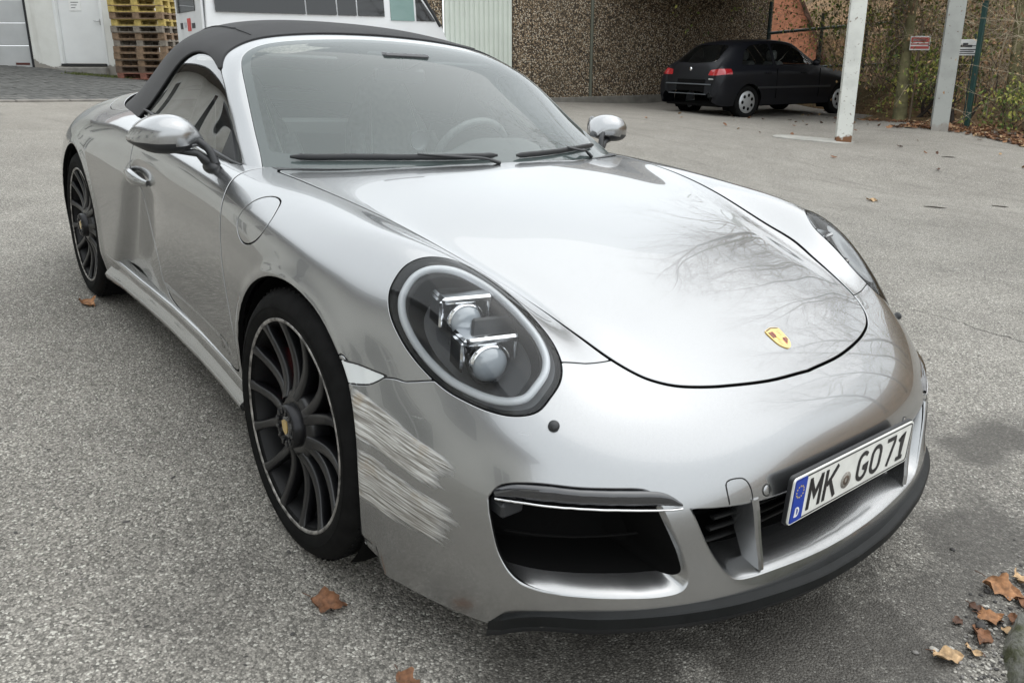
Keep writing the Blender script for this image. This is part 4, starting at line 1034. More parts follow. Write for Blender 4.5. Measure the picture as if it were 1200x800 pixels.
# ---------------------------------------------------------------- crest on the hood: gold shield, two striped and two plain quarters, small centre shield
cp, cn = shell_near((.716, 0, .627)); fwd = np.array([.86, 0, -.5]); fwd -= cn * (fwd @ cn); fwd /= np.linalg.norm(fwd); rgt = np.cross(fwd, cn)
MC = Matrix(((rgt[0], -fwd[0], cn[0], cp[0]), (rgt[1], -fwd[1], cn[1], cp[1]), (rgt[2], -fwd[2], cn[2], cp[2]), (0, 0, 0, 1)))
def shield(w, h): return [(-w, h * .80), (-w * .5, h * .93), (0, h), (w * .5, h * .93), (w, h * .80), (w * 1.02, h * .1), (w * .88, -h * .45), (w * .5, -h * .83), (0, -h), (-w * .5, -h * .83), (-w * .88, -h * .45), (-w * 1.02, h * .1)]
crest = MB().prism(smooth_poly(shield(.0265, .0345), 48), .0022, MC).build('hood_crest', GOLD, car)
MB().prism([(-.0235, .0255), (0, .031), (.0235, .0255), (.0235, .0285), (0, .0335), (-.0235, .0285)], .0004, MC @ Matrix.Translation((0, 0, .0022))).build('crest_band', PLATEBLACK, crest)
for qx, qy, cols in ((-1, -1, 'rkr'), (1, 1, 'rkr')):
    for k in range(4):
        m_ = CRESTRED if k % 2 == 0 else PLATEBLACK; x0 = qx * (.004 + k * .0048); x1 = qx * (.0076 + k * .0048)
        y0, y1 = (.003, .0215) if qy > 0 else (-.003 - .020 + k * .0035, -.003)
        MB().prism([(min(x0, x1), y0), (max(x0, x1), y0), (max(x0, x1), y1), (min(x0, x1), y1)], .0004, MC @ Matrix.Translation((0, 0, .0022))).build('crest_stripe', m_, crest)
for qx, qy in ((-1, 1), (1, -1)):
    for k in range(3):
        yy = qy * (.007 + .0055 * k); MB().prism([(qx * .012 - .005, yy - .0009), (qx * .012 + .005, yy + .0002), (qx * .012 + .004, yy + .0011), (qx * .012 - .004, yy + .0004)], .0003, MC @ Matrix.Translation((0, 0, .0022))).build('crest_antler', PLATEBLACK, crest)
MB().prism(smooth_poly(shield(.0072, .0085), 30), .0008, MC @ Matrix.Translation((0, 0, .0022))).build('crest_centre', mat('crest_yellow', (.75, .58, .10), .35, coat=.8), crest)
# ---------------------------------------------------------------- wheels
def make_wheel(w_half, r_tyre, cal_a, r_rim=.268):
    """wheel built about the origin, axle along y, outer face at +y (mirrored later by rotation); plane of the rim lip at y = 0"""
    root = empty('wheel')
    W = 2 * w_half
    R0 = r_tyre
    prof = [(r_rim - .012, -.006), (r_rim - .004, .001), (r_rim + .006, .006), (r_rim + .018, .010), (r_rim + .034, .0095), (R0 - .022, .003), (R0 - .010, -.008), (R0 - .003, -.022), (R0, -.045),
            (R0, -W / 2 + .004), (R0 - .006, -W / 2 + .002), (R0 - .006, -W / 2 - .004), (R0, -W / 2 - .006), (R0, -W + .035), (R0 - .004, -W + .012), (R0 - .02, -W - .004), (r_rim + .02, -W - .006), (r_rim - .01, -W + .004)]
    ty = MB().lathe(prof, 96).build('tyre', RUBBER, root)
    # tread blocks: shallow lateral sipes around the shoulder
    tb = MB()
    for k in range(72):
        a = 2 * math.pi * k / 72
        M = Matrix.Rotation(-a, 4, 'Y')
        tb.box((R0 - .004, -.052, -.0020), (R0 + .0003, -.018, .0085), M); 
    for k in range(72):
        a = 2 * math.pi * (k + .5) / 72
        tb.box((R0 - .004, -W + .02, -.0020), (R0 + .0003, -W + .07, .0085), Matrix.Rotation(-a, 4, 'Y'))
    tbo = tb.build('tread_blocks', RUBBER, ty); tag(tbo, kind='stuff')
    # raised sidewall ribs
    MB().lathe([(r_rim + .026, .0105), (r_rim + .028, .0115), (r_rim + .030, .0105)], 96).build('sidewall_rib', RUBBER, ty)
    rim = MB().lathe([(r_rim - .014, -W + .03), (r_rim - .022, -W + .05), (r_rim - .026, -.10), (r_rim - .022, -.045), (r_rim - .015, -.018), (r_rim - .010, -.004)], 96).build('rim', mat('barrel_black', (.003, .003, .0035), .5, spec=.3), root)
    MB().lathe([(r_rim - .0085, .002), (r_rim - .0065, .0042), (r_rim - .003, .0052), (r_rim + .0005, .0045), (r_rim + .002, .0)], 96).build('rim_lip', BAREALLOY, rim)
    MB().lathe([(r_rim - .028, -.11), (.16, -.138), (.08, -.14), (.05, -.14)], 64).build('rim_barrel', VOIDBLACK, rim)
    # seven pairs of curved spokes
    def spoke(th, d0, d1):
        """straight tapering spoke from (r .055, th+d0) to the lip (th+d1)"""
        secs = []; ra, rb = .075, r_rim - .0075
        A = Vector((ra * math.cos(th + d0), 0, ra * math.sin(th + d0))); B = Vector((rb * math.cos(th + d1), 0, rb * math.sin(th + d1)))
        ax = (B - A).normalized(); et = Vector((-ax.z, 0, ax.x))
        for t in np.linspace(0, 1, 12):
            y = -.004 * (1 - t) + .0025 * t - .019 * math.sin(math.pi * t ** .8)
            wd = .0150 * (1 - t) + .0100 * t + .006 * max(0, t - .88) / .12
            dp = .050 * (1 - t) + .028 * t
            o = A.lerp(B, t) + Vector((0, y, 0))
            secs.append([o + et * wd * .80, o + et * wd + Vector((0, -.005, 0)), o + et * wd * .7 + Vector((0, -dp, 0)), o - et * wd * .7 + Vector((0, -dp, 0)), o - et * wd + Vector((0, -.005, 0)), o - et * wd * .80, o - et * wd * .25 + Vector((0, .001, 0)), o + et * wd * .25 + Vector((0, .001, 0))])
        return MB().loft(secs, cap=True)
    for k in range(7):
        th = 2 * math.pi * k / 7 + .12
        spoke(th, -.07, -.225).build('spoke', WHEELBLACK, rim)
        spoke(th, .07, .225).build('spoke', WHEELBLACK, rim)
    hub = MB().lathe([(.086, -.060), (.088, -.022), (.082, -.012), (.066, -.006), (.056, -.008)], 48).build('hub', WHEELBLACK, rim)
    # centre-lock nut with teeth and a small crest
    nut = MB().lathe([(.056, -.010), (.054, .014), (.048, .018), (.040, .016), (.033, .012), (.030, .012)], 48).build('centre_nut', mat('nut_black', (.02, .02, .022), .3, metal=.6), hub)
    for k in range(12):
        M = Matrix.Rotation(-2 * math.pi * k / 12, 4, 'Y'); MB().box((.033, .008, -.0045), (.050, .0205, .0045), M, .002).build('nut_tooth', WHEELBLACK, nut)
    MB().lathe([(.030, .010), (.029, .0145), (.020, .016), (.0001, .0165)], 32).build('nut_cap', GLOSSBLACK, nut)
    MB().prism(smooth_poly(shield(.014, .0185), 30), .0015, Matrix(((1, 0, 0, 0), (0, 0, 1, .0162), (0, 1, 0, 0), (0, 0, 0, 1)))).build('nut_crest', GOLD, nut)
    # brake disc and red caliper
    br = MB().lathe([(.10, -.115), (.172, -.112), (.172, -.145), (.10, -.148)], 64, closed=True).build('brake_disc', STEEL, root)
    cal = []
    for t in np.linspace(-.75, .75, 14):
        a = cal_a + t; c, s = math.cos(a), math.sin(a); er = Vector((c, 0, s)); e = 1 - .25 * abs(t / .75) ** 3
        cal.append([er * .112 + Vector((0, -.10, 0)), er * .112 + Vector((0, -.060, 0)), er * (.196 * e) + Vector((0, -.058, 0)), er * (.212 * e) + Vector((0, -.072, 0)), er * (.196 * e) + Vector((0, -.16, 0)), er * .112 + Vector((0, -.16, 0))])
    MB().loft(cal, cap=True).build('caliper', RED, root)
    # valve
    return root
whf = make_wheel(.122, .340, 1.0); whr = make_wheel(.150, .346, 1.25)
def set_wheel(o, x, y, z, sg, spin):
    o.parent = car
    o.matrix_local = Matrix.Translation((x, y * sg, z)) @ (Matrix.Rotation(math.pi, 4, 'Z') if sg < 0 else Matrix.Identity(4)) @ Matrix.Rotation(spin, 4, 'Y')
set_wheel(whf, 0, .934, .340, -1, .30); w2 = copy_tree(whf); set_wheel(w2, 0, .934, .340, 1, -1.44)
set_wheel(whr, -2.45, .897, .346, -1, .55); w4 = copy_tree(whr); set_wheel(w4, -2.45, .897, .346, 1, -1.19)
for o in (whf, w2, whr, w4): o.name = 'wheel'
# wheel-arch liners and floor
for cx, cz, rr, wi in ((-.02, .337, .372, .905), (-2.44, .345, .387, .885)):
    for sg in (-1, 1):
        ring = lambda y, r: [(cx + r * math.cos(a), y, cz + r * math.sin(a)) for a in np.linspace(-.75, math.pi + .75, 40)]
        MB().loft([ring(sg * wi, rr - .002), ring(sg * (wi - .03), rr + .006), ring(sg * .55, rr + .012), ring(sg * .52, .05)], closed_ring=False).build('arch_liner', VOIDBLACK, car)
MB().box((-3.2, -.80, .135), (-2.86, .80, .17)).build('rear_floor_pan', VOIDBLACK, car)
MB().box((-1.98, -.80, .135), (-.44, .80, .185)).build('floor_pan', VOIDBLACK, car)
MB().prism([(.40, -.72), (.62, -.70), (.80, -.55), (.90, -.30), (.92, 0), (.90, .30), (.80, .55), (.62, .70), (.40, .72)], .05, Matrix.Translation((0, 0, .135))).build('front_undertray', VOIDBLACK, car)
MB().box((-2.86, -.52, .14), (-1.98, .52, .175)).build('rear_undertray', VOIDBLACK, car)
MB().box((-.44, -.52, .14), (.40, .52, .175)).build('axle_undertray', VOIDBLACK, car)

# ---------------------------------------------------------------- side sills with a sharp upper crease
for sg in (-1, 1):
    secs = []
    for x in np.linspace(-.418, -1.985, 50):
        fl = max(0, (-x - 1.55) / .43); wv = np.interp(x, [-1.985, -1.8, -1.5, -1.2, -.85, -.6, -.418], [.903, .886, .874, .869, .874, .884, .896]); up = .02 * fl ** 1.5
        secs.append([(x, sg * (wv - .030), .300 + up), (x, sg * (wv - .004), .296 + up), (x, sg * (wv + .005), .288 + up), (x, sg * (wv + .001), .276 + up), (x, sg * (wv - .012), .258 + up), (x, sg * (wv - .010), .243 + up * .6), (x, sg * (wv + .012), .226 + up * .4), (x, sg * (wv + .017), .219 + up * .3), (x, sg * (wv + .010), .203), (x, sg * (wv - .05), .192)])
    MB().loft(secs if sg > 0 else [s_[::-1] for s_ in secs], closed_ring=False, cap=True).build('side_sill', PAINT, car)

# ---------------------------------------------------------------- door mirrors
def make_mirror(sg):
    root = empty('door_mirror'); root.parent = car
    # housing: sections along y from the arm outwards
    prof = [  # (y, x_front, x_back, z_low, z_high, lean)
        (.842, -.700, -.742, .915, .938), (.856, -.688, -.768, .913, .962), (.880, -.668, -.800, .911, .990), (.915, -.648, -.815, .898, 1.008), (.955, -.650, -.822, .894, 1.010), (.992, -.666, -.825, .897, .998), (1.020, -.694, -.825, .910, .974), (1.036, -.735, -.822, .920, .948), (1.040, -.77, -.81, .928, .938)]
    D = np.array(prof); D[:, 1:3] -= .125; ts = np.linspace(0, len(D) - 1, 40)
    C = _ctrl(D[:, None, :], False, .8)[:, 0]; Mb = _basis(len(D), 6); E = Mb @ C
    rings = []
    for y, xf, xb, zl, zh in E:
        cx, cz = (xf + xb) / 2, (zl + zh) / 2; ax, az = abs(xf - xb) / 2, abs(zh - zl) / 2; ring = []
        for k in range(40):
            a = 2 * math.pi * k / 40; c, s = math.cos(a), math.sin(a)
            px = cx + ax * math.copysign(abs(c) ** .85, c); pz = cz + az * math.copysign(abs(s) ** (.85 if s > 0 else .55), s) * 1.
            if px < cx: px = cx - (cx - px) * 1.02
            ring.append((px, sg * y, pz))
        rings.append(ring if sg > 0 else ring)
    V = np.array(rings); nr, nk = V.shape[:2]
    up, low = MB(), MB()
    F_up, F_lo = [], []
    zsplit = np.interp(V[:, 0, 1] * sg, [.84, 1.04], [.9235, .930])
    for i in range(nr - 1):
        for k in range(nk):
            l = (k + 1) % nk; f = (i * nk + k, i * nk + l, (i + 1) * nk + l, (i + 1) * nk + k)
            if sg < 0: f = f[::-1]
            zc = V.reshape(-1, 3)[list(f), 2].mean(); (F_up if zc > zsplit[i] else F_lo).append(f)
    me_v = V.reshape(-1, 3)
    caps = [tuple(range((nr - 1) * nk, nr * nk))]; cap0 = [tuple(range(nk))[::-1]]
    if sg < 0: caps = [c[::-1] for c in caps]; cap0 = [c[::-1] for c in cap0]
    mesh_obj('housing', me_v, F_up + caps + cap0, PAINT, root)
    mesh_obj('housing_base', me_v, F_lo, BLACK, root)
    # thin dark seam
    pts = []
    # glass on the rear face
    gl = [(E[i][2] - .003, sg * E[i][0], z) for i in (8, 14, 22, 30, 36) for z in (0,)]
    g_ = MB(); ys = np.linspace(.875, 1.015, 12)
    xb = np.interp(ys, E[:, 0], E[:, 2]); zl = np.interp(ys, E[:, 0], E[:, 3]) + .012; zh = np.interp(ys, E[:, 0], E[:, 4]) - .012
    rr_ = [[(x - .004, sg * y, a * (1 - t) + b * t) for t in np.linspace(0, 1, 6)] for x, y, a, b in zip(xb, ys, zl, zh)]
    g_.loft(rr_, closed_ring=False); g_.build('mirror_glass', mat('mirror_silver', (.8, .82, .83), .02, metal=1.), root)
    # V-shaped black arm: two struts from the door to the housing
    a0 = np.array([-.800, sg * .838, .868])
    MB().tube([a0 + [.0, -sg * .02, -.012], a0 + [.0, sg * .015, .012], (-.805, sg * .872, .898), (-.825, sg * .925, .906), (-.835, sg * .99, .908)], [.022, .020, .014, .013, .006], 12, flat=.8).build('arm', BLACK, root)
    MB().tube([a0 + [.02, -sg * .01, .0], a0 + [.01, sg * .0, .035], (-.800, sg * .848, .920), (-.812, sg * .868, .936)], [.014, .012, .011, .010], 10).build('arm_strut', BLACK, root)
    MB().ellipsoid((a0[0], a0[1] - sg * .004, a0[2] - .012), (.042, .024, .022)).build('arm_foot', BLACK, root)
    return root
mirrors = {sg: make_mirror(sg) for sg in (-1, 1)}

# ---------------------------------------------------------------- door handles, lettering
for sg in (-1, 1):
    def side_pt(x, z, off=0.):
        m = (SHELL.V[:, 1] * sg > .6) & (np.abs(SHELL.V[:, 0] - x) < .05) & (np.abs(SHELL.V[:, 2] - z) < .05); V = SHELL.V[m]; d = (V[:, 0] - x) ** 2 + (V[:, 2] - z) ** 2; k = np.argsort(d)[:4]; w = 1 / (d[k] + 1e-6); q_ = (V[k] * w[:, None]).sum(0) / w.sum(); return np.array([x, q_[1] + sg * off, z])
    # flat disc painted as the shade of the recess, and the pull above it
    bowl = MB(); rim_ = [side_pt(-1.50 + .072 * math.cos(a), .712 + .024 * math.sin(a), .0012) for a in np.linspace(0, 2 * math.pi, 28, endpoint=False)]
    cen = side_pt(-1.50, .712, .001); bowl.add(rim_ + [cen], [((i + 1) % 28, i, 28) if sg > 0 else (i, (i + 1) % 28, 28) for i in range(28)]); bowl.build('handle_recess_shade', mat('recess_shade', (.05, .05, .052), .4, metal=.6), door[sg])
    pull = [side_pt(x, .716 - .010 * ((x + 1.50) / .1) + .004, .004 + .030 * math.sin(math.pi * np.clip((x + 1.605) / .21, 0, 1)) ** .7) for x in np.linspace(-1.395, -1.605, 16)]
    MB().tube(pull, [.007 + .010 * math.sin(math.pi * t) for t in np.linspace(0.02, .98, 16)], 12, flat=1.5).build('handle', PAINT, door[sg])
    # GTS lettering low on the door, dark
    c = side_pt(-.60, .345, .0015); nn = Vector((0, sg, .06)).normalized(); ux = Vector((1, 0, 0)) * (-1 if sg > 0 else 1); ux = (Vector((-.52, side_pt(-.52, .345)[1], 0)) - Vector((-.68, side_pt(-.68, .345)[1], 0))).normalized() * (-1 if sg > 0 else 1)
    uz = nn.cross(ux); 
    MT = Matrix(((ux.x, uz.x, nn.x, c[0]), (ux.y, uz.y, nn.y, c[1]), (ux.z, uz.z, nn.z, c[2]), (0, 0, 0, 1)))
    tx = text_mesh('GTS', .062, 'door_lettering', GLOSSBLACK, door[sg], .0008, .0002, MT)
    for v in tx.data.vertices:                                      # lay the letters on the curved skin
        v.co.y = side_pt(v.co.x, v.co.z)[1] + sg * (.0006 + max(0., (Vector(v.co) - Vector(c)).dot(nn)) * 0 + (.0010 if v.index % 1 == 0 else 0))
    tx.data.update()

# ---------------------------------------------------------------- wipers
def ws_pt(x, y, off=.0):
    d = (screen_p.V[:, 0] - x) ** 2 + (screen_p.V[:, 1] - y) ** 2; k = np.argsort(d)[:4]; w = 1 / (d[k] + 1e-6); w /= w.sum()
    return (screen_p.V[k] * w[:, None]).sum(0) + (screen_p.N[k] * w[:, None]).sum(0) * off
def lay_pt(x, y, off=0.):
    """top of cowl or glass at (x, y)"""
    z = -9.
    for Q in (SHELL, GH):
        m = (np.abs(Q.V[:, 0] - x) < .05) & (np.abs(Q.V[:, 1] - y) < .05) & (Q.V[:, 2] > .7); V = Q.V[m]
        if len(V): d = (V[:, 0] - x) ** 2 + (V[:, 1] - y) ** 2; k = np.argsort(d)[:4]; w = 1 / (d[k] + 1e-6); z = max(z, float((V[k, 2] * w).sum() / w.sum()))
    return np.array([x, y, z + off])
def base_x(y): return -.452 - .26 * (abs(y) / .7) ** 2.2 * .78
def wiper(pivot_y, y0, y1, lift0, lift1):
    root = empty('wiper'); root.parent = car
    pts = [lay_pt(base_x(y) + .030 - (lift0 * (1 - t) + lift1 * t), y, .013) for t, y in zip(np.linspace(0, 1, 24), np.linspace(y0, y1, 24))]
    MB().tube(pts, [.002] + [.005] * 22 + [.002], 8, flat=2.).build('blade', BLACK, root)
    ym = y0 * .45 + y1 * .55
    arm = smooth_poly([lay_pt(base_x(pivot_y) + .055, pivot_y, .004), lay_pt(base_x(pivot_y) + .045, pivot_y + (ym - pivot_y) * .2, .018), lay_pt(base_x((pivot_y + ym) / 2) + .040, (pivot_y + ym) / 2, .024), lay_pt(base_x(ym) + .030 - (lift0 + lift1) / 2, ym, .022)], 24, False)
    MB().tube(arm, [.009] * 5 + [.0065] * (len(arm) - 9) + [.005] * 4, 10, flat=.7).build('arm', BLACK, root)
    return root
wiper(-.02, -.66, -.005, .012, .010); wiper(.50, .075, .60, .006, .028)
# ---------------------------------------------------------------- cabin
DASH = mat('dash_black', (.085, .087, .09), .55, bump=(250, .2, .001))
cab = MB()
# dashboard: swept section across the car
secs = []
for y in np.linspace(-.70, .70, 40):
    hump = .055 * math.exp(-((y - .36) / .17) ** 4); k = 1 - .12 * (abs(y) / .7) ** 2
    secs.append([(-.56 - .12 * (abs(y) / .7) ** 2, y, .845), (-.70 - .05 * (abs(y) / .7) ** 2, y, .868 + hump * .3), (-.86, y, .868 + hump * .9), (-.95, y, .852 + hump), (-.985, y, .81 + hump * .6), (-.96, y, .66), (-.94, y, .50)])
MB().loft(secs, closed_ring=False).build('dashboard', DASH, car)
MB().lathe([(.038, 0), (.038, .012), (.030, .016), (.0001, .017)], 28, Matrix.Translation((-.93, 0, .905)) @ Matrix.Rotation(R_(90), 4, 'Z') @ Matrix.Rotation(0, 4, 'X')).build('dash_clock', mat('clock_face', (.10, .10, .11), .3), car)
# steering wheel (driver sits on the car's left)
SWM = Matrix.Translation((-1.10, .36, .80)) @ Matrix.Rotation(R_(-90), 4, 'Z') @ Matrix.Rotation(R_(-24), 4, 'X')
sw = empty('steering_wheel'); sw.parent = car; sw.matrix_local = SWM
MB().tube([(.182 * math.cos(a), 0, .182 * math.sin(a)) for a in np.linspace(0, 2 * math.pi, 56, endpoint=False)], .0165, 12, closed=True).build('rim', LEATHER, sw)
MB().ellipsoid((0, .012, 0), (.075, .035, .062)).build('hub', LEATHER, sw)
for a in (R_(0), R_(180), R_(270)):
    MB().tube([(.05 * math.cos(a), .012, .05 * math.sin(a)), (.12 * math.cos(a), .006, .12 * math.sin(a)), (.180 * math.cos(a), 0, .180 * math.sin(a))], [.022, .015, .012], 10, flat=.5).build('spoke', mat('spoke_grey', (.3, .3, .31), .3, metal=.8), sw)
MB().tube([(-1.10, .36, .80), (-.94, .36, .75)], .035, 14).build('steering_column', BLACK, car)
# seats
def make_seat(y):
    s = empty('seat'); s.parent = car; s.location = (-1.52, y, 0)
    def cushion(cs, name):
        rings = []
        for c, u, v, hw, th in cs:
            c = Vector(c); u = Vector(u); ring = []
            for k in range(28):
                a = 2 * math.pi * k / 28; cc, ss = math.cos(a), math.sin(a)
                ring.append(c + Vector((0, 1, 0)) * hw * math.copysign(abs(cc) ** .6, cc) + Vector(v) * th * math.copysign(abs(ss) ** .75, ss))
            rings.append(ring)
        return MB().loft(rings, cap=True).build(name, LEATHER, s)
    cushion([((.28, 0, .40), 0 * Vector((1, 0, 0)), (0, 0, 1), .20, .045), ((.22, 0, .43), Vector(), (0, 0, 1), .24, .075), ((.0, 0, .40), Vector(), (0, 0, 1), .25, .08), ((-.20, 0, .38), Vector(), (0, 0, 1), .24, .08)], 'seat_cushion')
    bk = [((-.18, 0, .36), .22), ((-.215, 0, .52), .25), ((-.265, 0, .70), .245), ((-.315, 0, .86), .22), ((-.345, 0, .95), .17), ((-.365, 0, 1.03), .135), ((-.375, 0, 1.075), .11), ((-.38, 0, 1.095), .06)]
    cushion([(c, Vector(), (.95, 0, .30), w, .065 if i < 4 else .05) for i, (c, w) in enumerate(bk)], 'backrest')
    for sd in (-1, 1):
        MB().tube([(-.12, sd * .215, .48), (-.175, sd * .225, .65), (-.235, sd * .20, .84)], [.045, .055, .03], 10).build('bolster', LEATHER, s)
        MB().tube([(-.108, sd * .15, .50), (-.19, sd * .15, .75), (-.285, sd * .105, .99)], .0045, 6).build('piping', STITCH, s)
    return s
make_seat(-.37); s2 = make_seat(.37)
for y in (-.55, .55):                                              # belts hanging from behind the seats
    MB().tube([(-1.98, y * .86, .98), (-1.90, y * .92, .80), (-1.78, y, .5)], .02, 8, flat=.15).build('seat_belt', mat('belt_web', (.06, .06, .065), .8), car)
# tunnel, floor, side trim, rear bulkhead
MB().box((-1.95, -.15, .165), (-.95, .15, .46), bev=.04).build('centre_tunnel', DASH, car)
MB().box((-2.0, -.78, .1855), (-.5, .78, .20)).build('carpet', mat('carpet', (.02, .02, .021), .95), car)
for sg in (-1, 1):
    secs = [[(x, sg * .775, .865), (x, sg * .735, .86), (x, sg * .72, .80), (x, sg * .73, .5), (x, sg * .74, .19)] for x in np.linspace(-.72, -2.0, 12)]
    MB().loft(secs, closed_ring=False).build('door_trim', DASH, car)
MB().box((-2.32, -.70, .19), (-2.02, .70, .86), bev=.05).build('rear_shelf', DASH, car)
# headliner and rear glass of the soft top
m_ = top_p.clip(np.minimum(top_p.V[:, 2] - .93, .6 - np.abs(top_p.V[:, 1])))
m_ = m_.clip(np.where(m_.V[:, 0] < -1.95, .0, 1.) - .5) if False else m_
mesh_obj('headliner', m_.V - m_.N * .018, [f[::-1] for f in m_.F], mat('headliner_cloth', (.22, .22, .225), .95), car)
# inside mirror with its camera housing, sun visors
MB().box((-1.10, -.115, 1.108), (-1.075, .115, 1.165), Matrix.Translation((0, 0, 0)), .014).build('inside_mirror', BLACK, car)
MB().tube([(-1.085, 0, 1.16), (-1.09, 0, 1.215)], .014, 10).build('mirror_stem', BLACK, car)
MB().box((-1.18, -.10, 1.205), (-1.03, .10, 1.222), Matrix.Translation((0, 0, -.0)) , .012).build('camera_housing', mat('housing_grey', (.10, .10, .105), .6), car)
for y in (-.36, .36):
    MB().box((-1.29, y - .14, 1.180), (-1.17, y + .14, 1.195), None, .006).build('sun_visor', mat('visor_grey', (.16, .16, .165), .8), car)
# ---------------------------------------------------------------- left: plastered house with a garage door, paved ramp, stacked pallets, van
def frame2(ax, ay, bx, by, z=0.):
    """local frame: X from a to b along a wall foot, Y into the wall (away from the yard), Z up"""
    d = Vector((bx - ax, by - ay, 0)); L = d.length; d.normalize(); n = Vector((-d.y, d.x, 0))
    return Matrix(((d.x, n.x, 0, ax), (d.y, n.y, 0, ay), (0, 0, 1, z), (0, 0, 0, 1))), L
def plaster_material():
    t = NT('white_plaster')
    n = t.noise(1.3, 7, rough=.65); f = t.noise(60., 3)
    xyz = t.n('ShaderNodeSeparateXYZ', Vector=t.tc.outputs['Object'])
    col = t.mix(t.ramp(n, .38, .70), (.74, .74, .70), (.62, .615, .57))
    run = t.noise(1., 5, t.mapping(sc=(5, 5, .35)), .6)
    col = t.mix(t.ramp(run, .56, .72, 0, .35), col, (.40, .39, .34))
    # plaster fallen off low down, grey render showing
    low = t.math('ADD', t.ramp(xyz.outputs[2], .0, .62, 1, 0), t.math('MULTIPLY', t.math('SUBTRACT', t.noise(2.6, 6, rough=.6), .5), 1.5))
    col = t.mix(t.ramp(low, .80, .86), col, (.30, .28, .25))
    t.out(Base_Color=col, Roughness=.9, Specular_IOR_Level=.2); t.bump(t.math('ADD', f, t.math('MULTIPLY', t.ramp(low, .80, .86), -6.)), .3, .006); return t.m
PLASTER = plaster_material()
WHITEPVC = mat('white_door_paint', (.76, .77, .76), .35, noise=(2, .05))
DOORGREY = mat('grey_door_frame', (.42, .44, .46), .4)
LETTERDARK = mat('print_dark', (.04, .04, .045), .6)

house = empty('plastered_house', label='white plastered house with grey garage door and flaking wall foot', cat='house')
MH, LH = frame2(-23.2, -.545, -19.25, 3.92, .90); house.matrix_world = MH
hz0 = -.7
# wall pieces around the openings (local x along the wall; door 1.0 m wide, garage 2.6 m)
gx0, gx1, gh = .75, 3.55, 2.55; dx0, dx1, dz0, dh = 4.20, 5.36, .09, 2.16
def wall_piece(x0, x1, z0, z1, d=.30): MB().box((x0, 0, z0), (x1, d, z1)).build('wall', PLASTER, house)
wall_piece(-4.0, gx0, hz0, 5.2); wall_piece(gx0, gx1, gh, 5.2); wall_piece(gx1, dx0, hz0, 5.2); wall_piece(dx0, dx1, dh, 5.2); wall_piece(dx0, dx1, hz0, dz0 - .06); wall_piece(dx1, LH, hz0, 5.2)
MB().box((LH - .3, .3, hz0), (LH, 7, 5.2)).build('end_wall', PLASTER, house)
# sectional garage door with real panels
gd = empty('garage_door'); gd.parent = house
for k in range(5):
    z0 = -.02 + k * .515; MB().box((gx0 + .06, .10, z0), (gx1 - .07, .15, z0 + .505), bev=.008).build('door_panel', mat('garage_grey', (.50, .51, .51), .45, noise=(3, .06)), gd)
for x0, x1, z0, z1 in ((gx0, gx0 + .06, 0, gh), (gx1 - .07, gx1, 0, gh)): MB().box((x0, .02, z0), (x1, .14, z1)).build('door_jamb', DOORGREY, gd)
MB().box((gx1 - .05, .0, -.02), (gx1 + .012, .10, gh)).build('jamb_dark_strip', mat('dark_seal', (.02, .02, .022), .7), gd)  # dark strip along the garage jamb
MB().box((gx0 + .02, .08, -.06), (gx1 - .02, .16, -.02)).build('floor_seal', mat('dark_seal', (.02, .02, .022), .7), gd)
MB().box((gx1 - .50, .092, .05), (gx1 - .16, .10, .10)).build('maker_badge', mat('badge_brown', (.10, .03, .025), .5), gd)
# white entrance door
ed = empty('entrance_door'); ed.parent = house
MB().box((dx0 + .07, .10, dz0), (dx1 - .07, .15, dh - .06), bev=.006).build('door_leaf', WHITEPVC, ed)
for x0, x1 in ((dx0, dx0 + .07), (dx1 - .07, dx1)): MB().box((x0 + .002, -.015, dz0 - .05), (x1 - .002, .14, dh - .002), bev=.01).build('door_post', WHITEPVC, ed)
MB().box((dx0 + .07, -.01, dh - .07), (dx1 - .07, .14, dh - .003)).build('door_head', WHITEPVC, ed)
MB().box((dx0 + .04, -.06, dz0 - .055), (dx1 - .04, .14, dz0 - .005)).build('threshold', mat('dark_seal', (.02, .02, .022), .7), ed)
MB().box((dx0 + .005, -.20, hz0), (dx1 - .005, -.004, dz0 - .08), bev=.02).build('door_step', mat('raw_concrete', (.24, .23, .21), .9, noise=(6, .25)), ed)
MB().tube([(dx1 - .13, .07, 1.05), (dx1 - .13, .05, 1.05), (dx1 - .26, .05, 1.06)], .012, 8).build('door_lever', mat('lever_metal', (.5, .5, .5), .3, metal=.9), ed)
MB().box((dx1 - .15, .092, .96), (dx1 - .11, .101, 1.10)).build('lock_plate', mat('lever_metal', (.5, .5, .5), .3, metal=.9), ed)
MB().box((dx0 + .34, .090, 1.28), (dx0 + .62, .0985, 1.50)).build('paper_notice', mat('paper', (.80, .80, .78), .8), ed)
for k in range(3): MB().box((dx0 + .39, .0875, 1.46 - k * .06), (dx0 + .57 - .04 * k, .0895, 1.474 - k * .06)).build('notice_line', LETTERDARK, ed)
MB().box((dx0 + .09, .088, 1.56), (dx1 - .09, .0985, 1.68)).build('orange_strip', mat('orange_print', (.72, .33, .12), .6), ed)
# roof with overhanging eaves
roof = MB().box((-4.3, -.55, 5.0), (LH + .4, 7.3, 5.2)).build('roof', mat('roof_timber', (.10, .07, .05), .8), house)
def tile_slope(name, parent, L, W, tilt, M, mt):
    n = max(4, int(W / .34)); b = MB()
    for k in range(n):
        y0 = k * W / n; b.box((0, y0, .02 + .0), (L, y0 + W / n + .04, .05), M @ Matrix.Rotation(tilt, 4, 'X'))
    o = b.build(name, mt, parent); tag(o, kind='stuff'); return o
TILE = mat('roof_tiles', (.13, .065, .045), .85, noise=(4, .3))
tile_slope('roof_tiles', house, LH + 4.7, 4.6, R_(32), Matrix.Translation((-4.3, -.55, 5.2)), TILE)
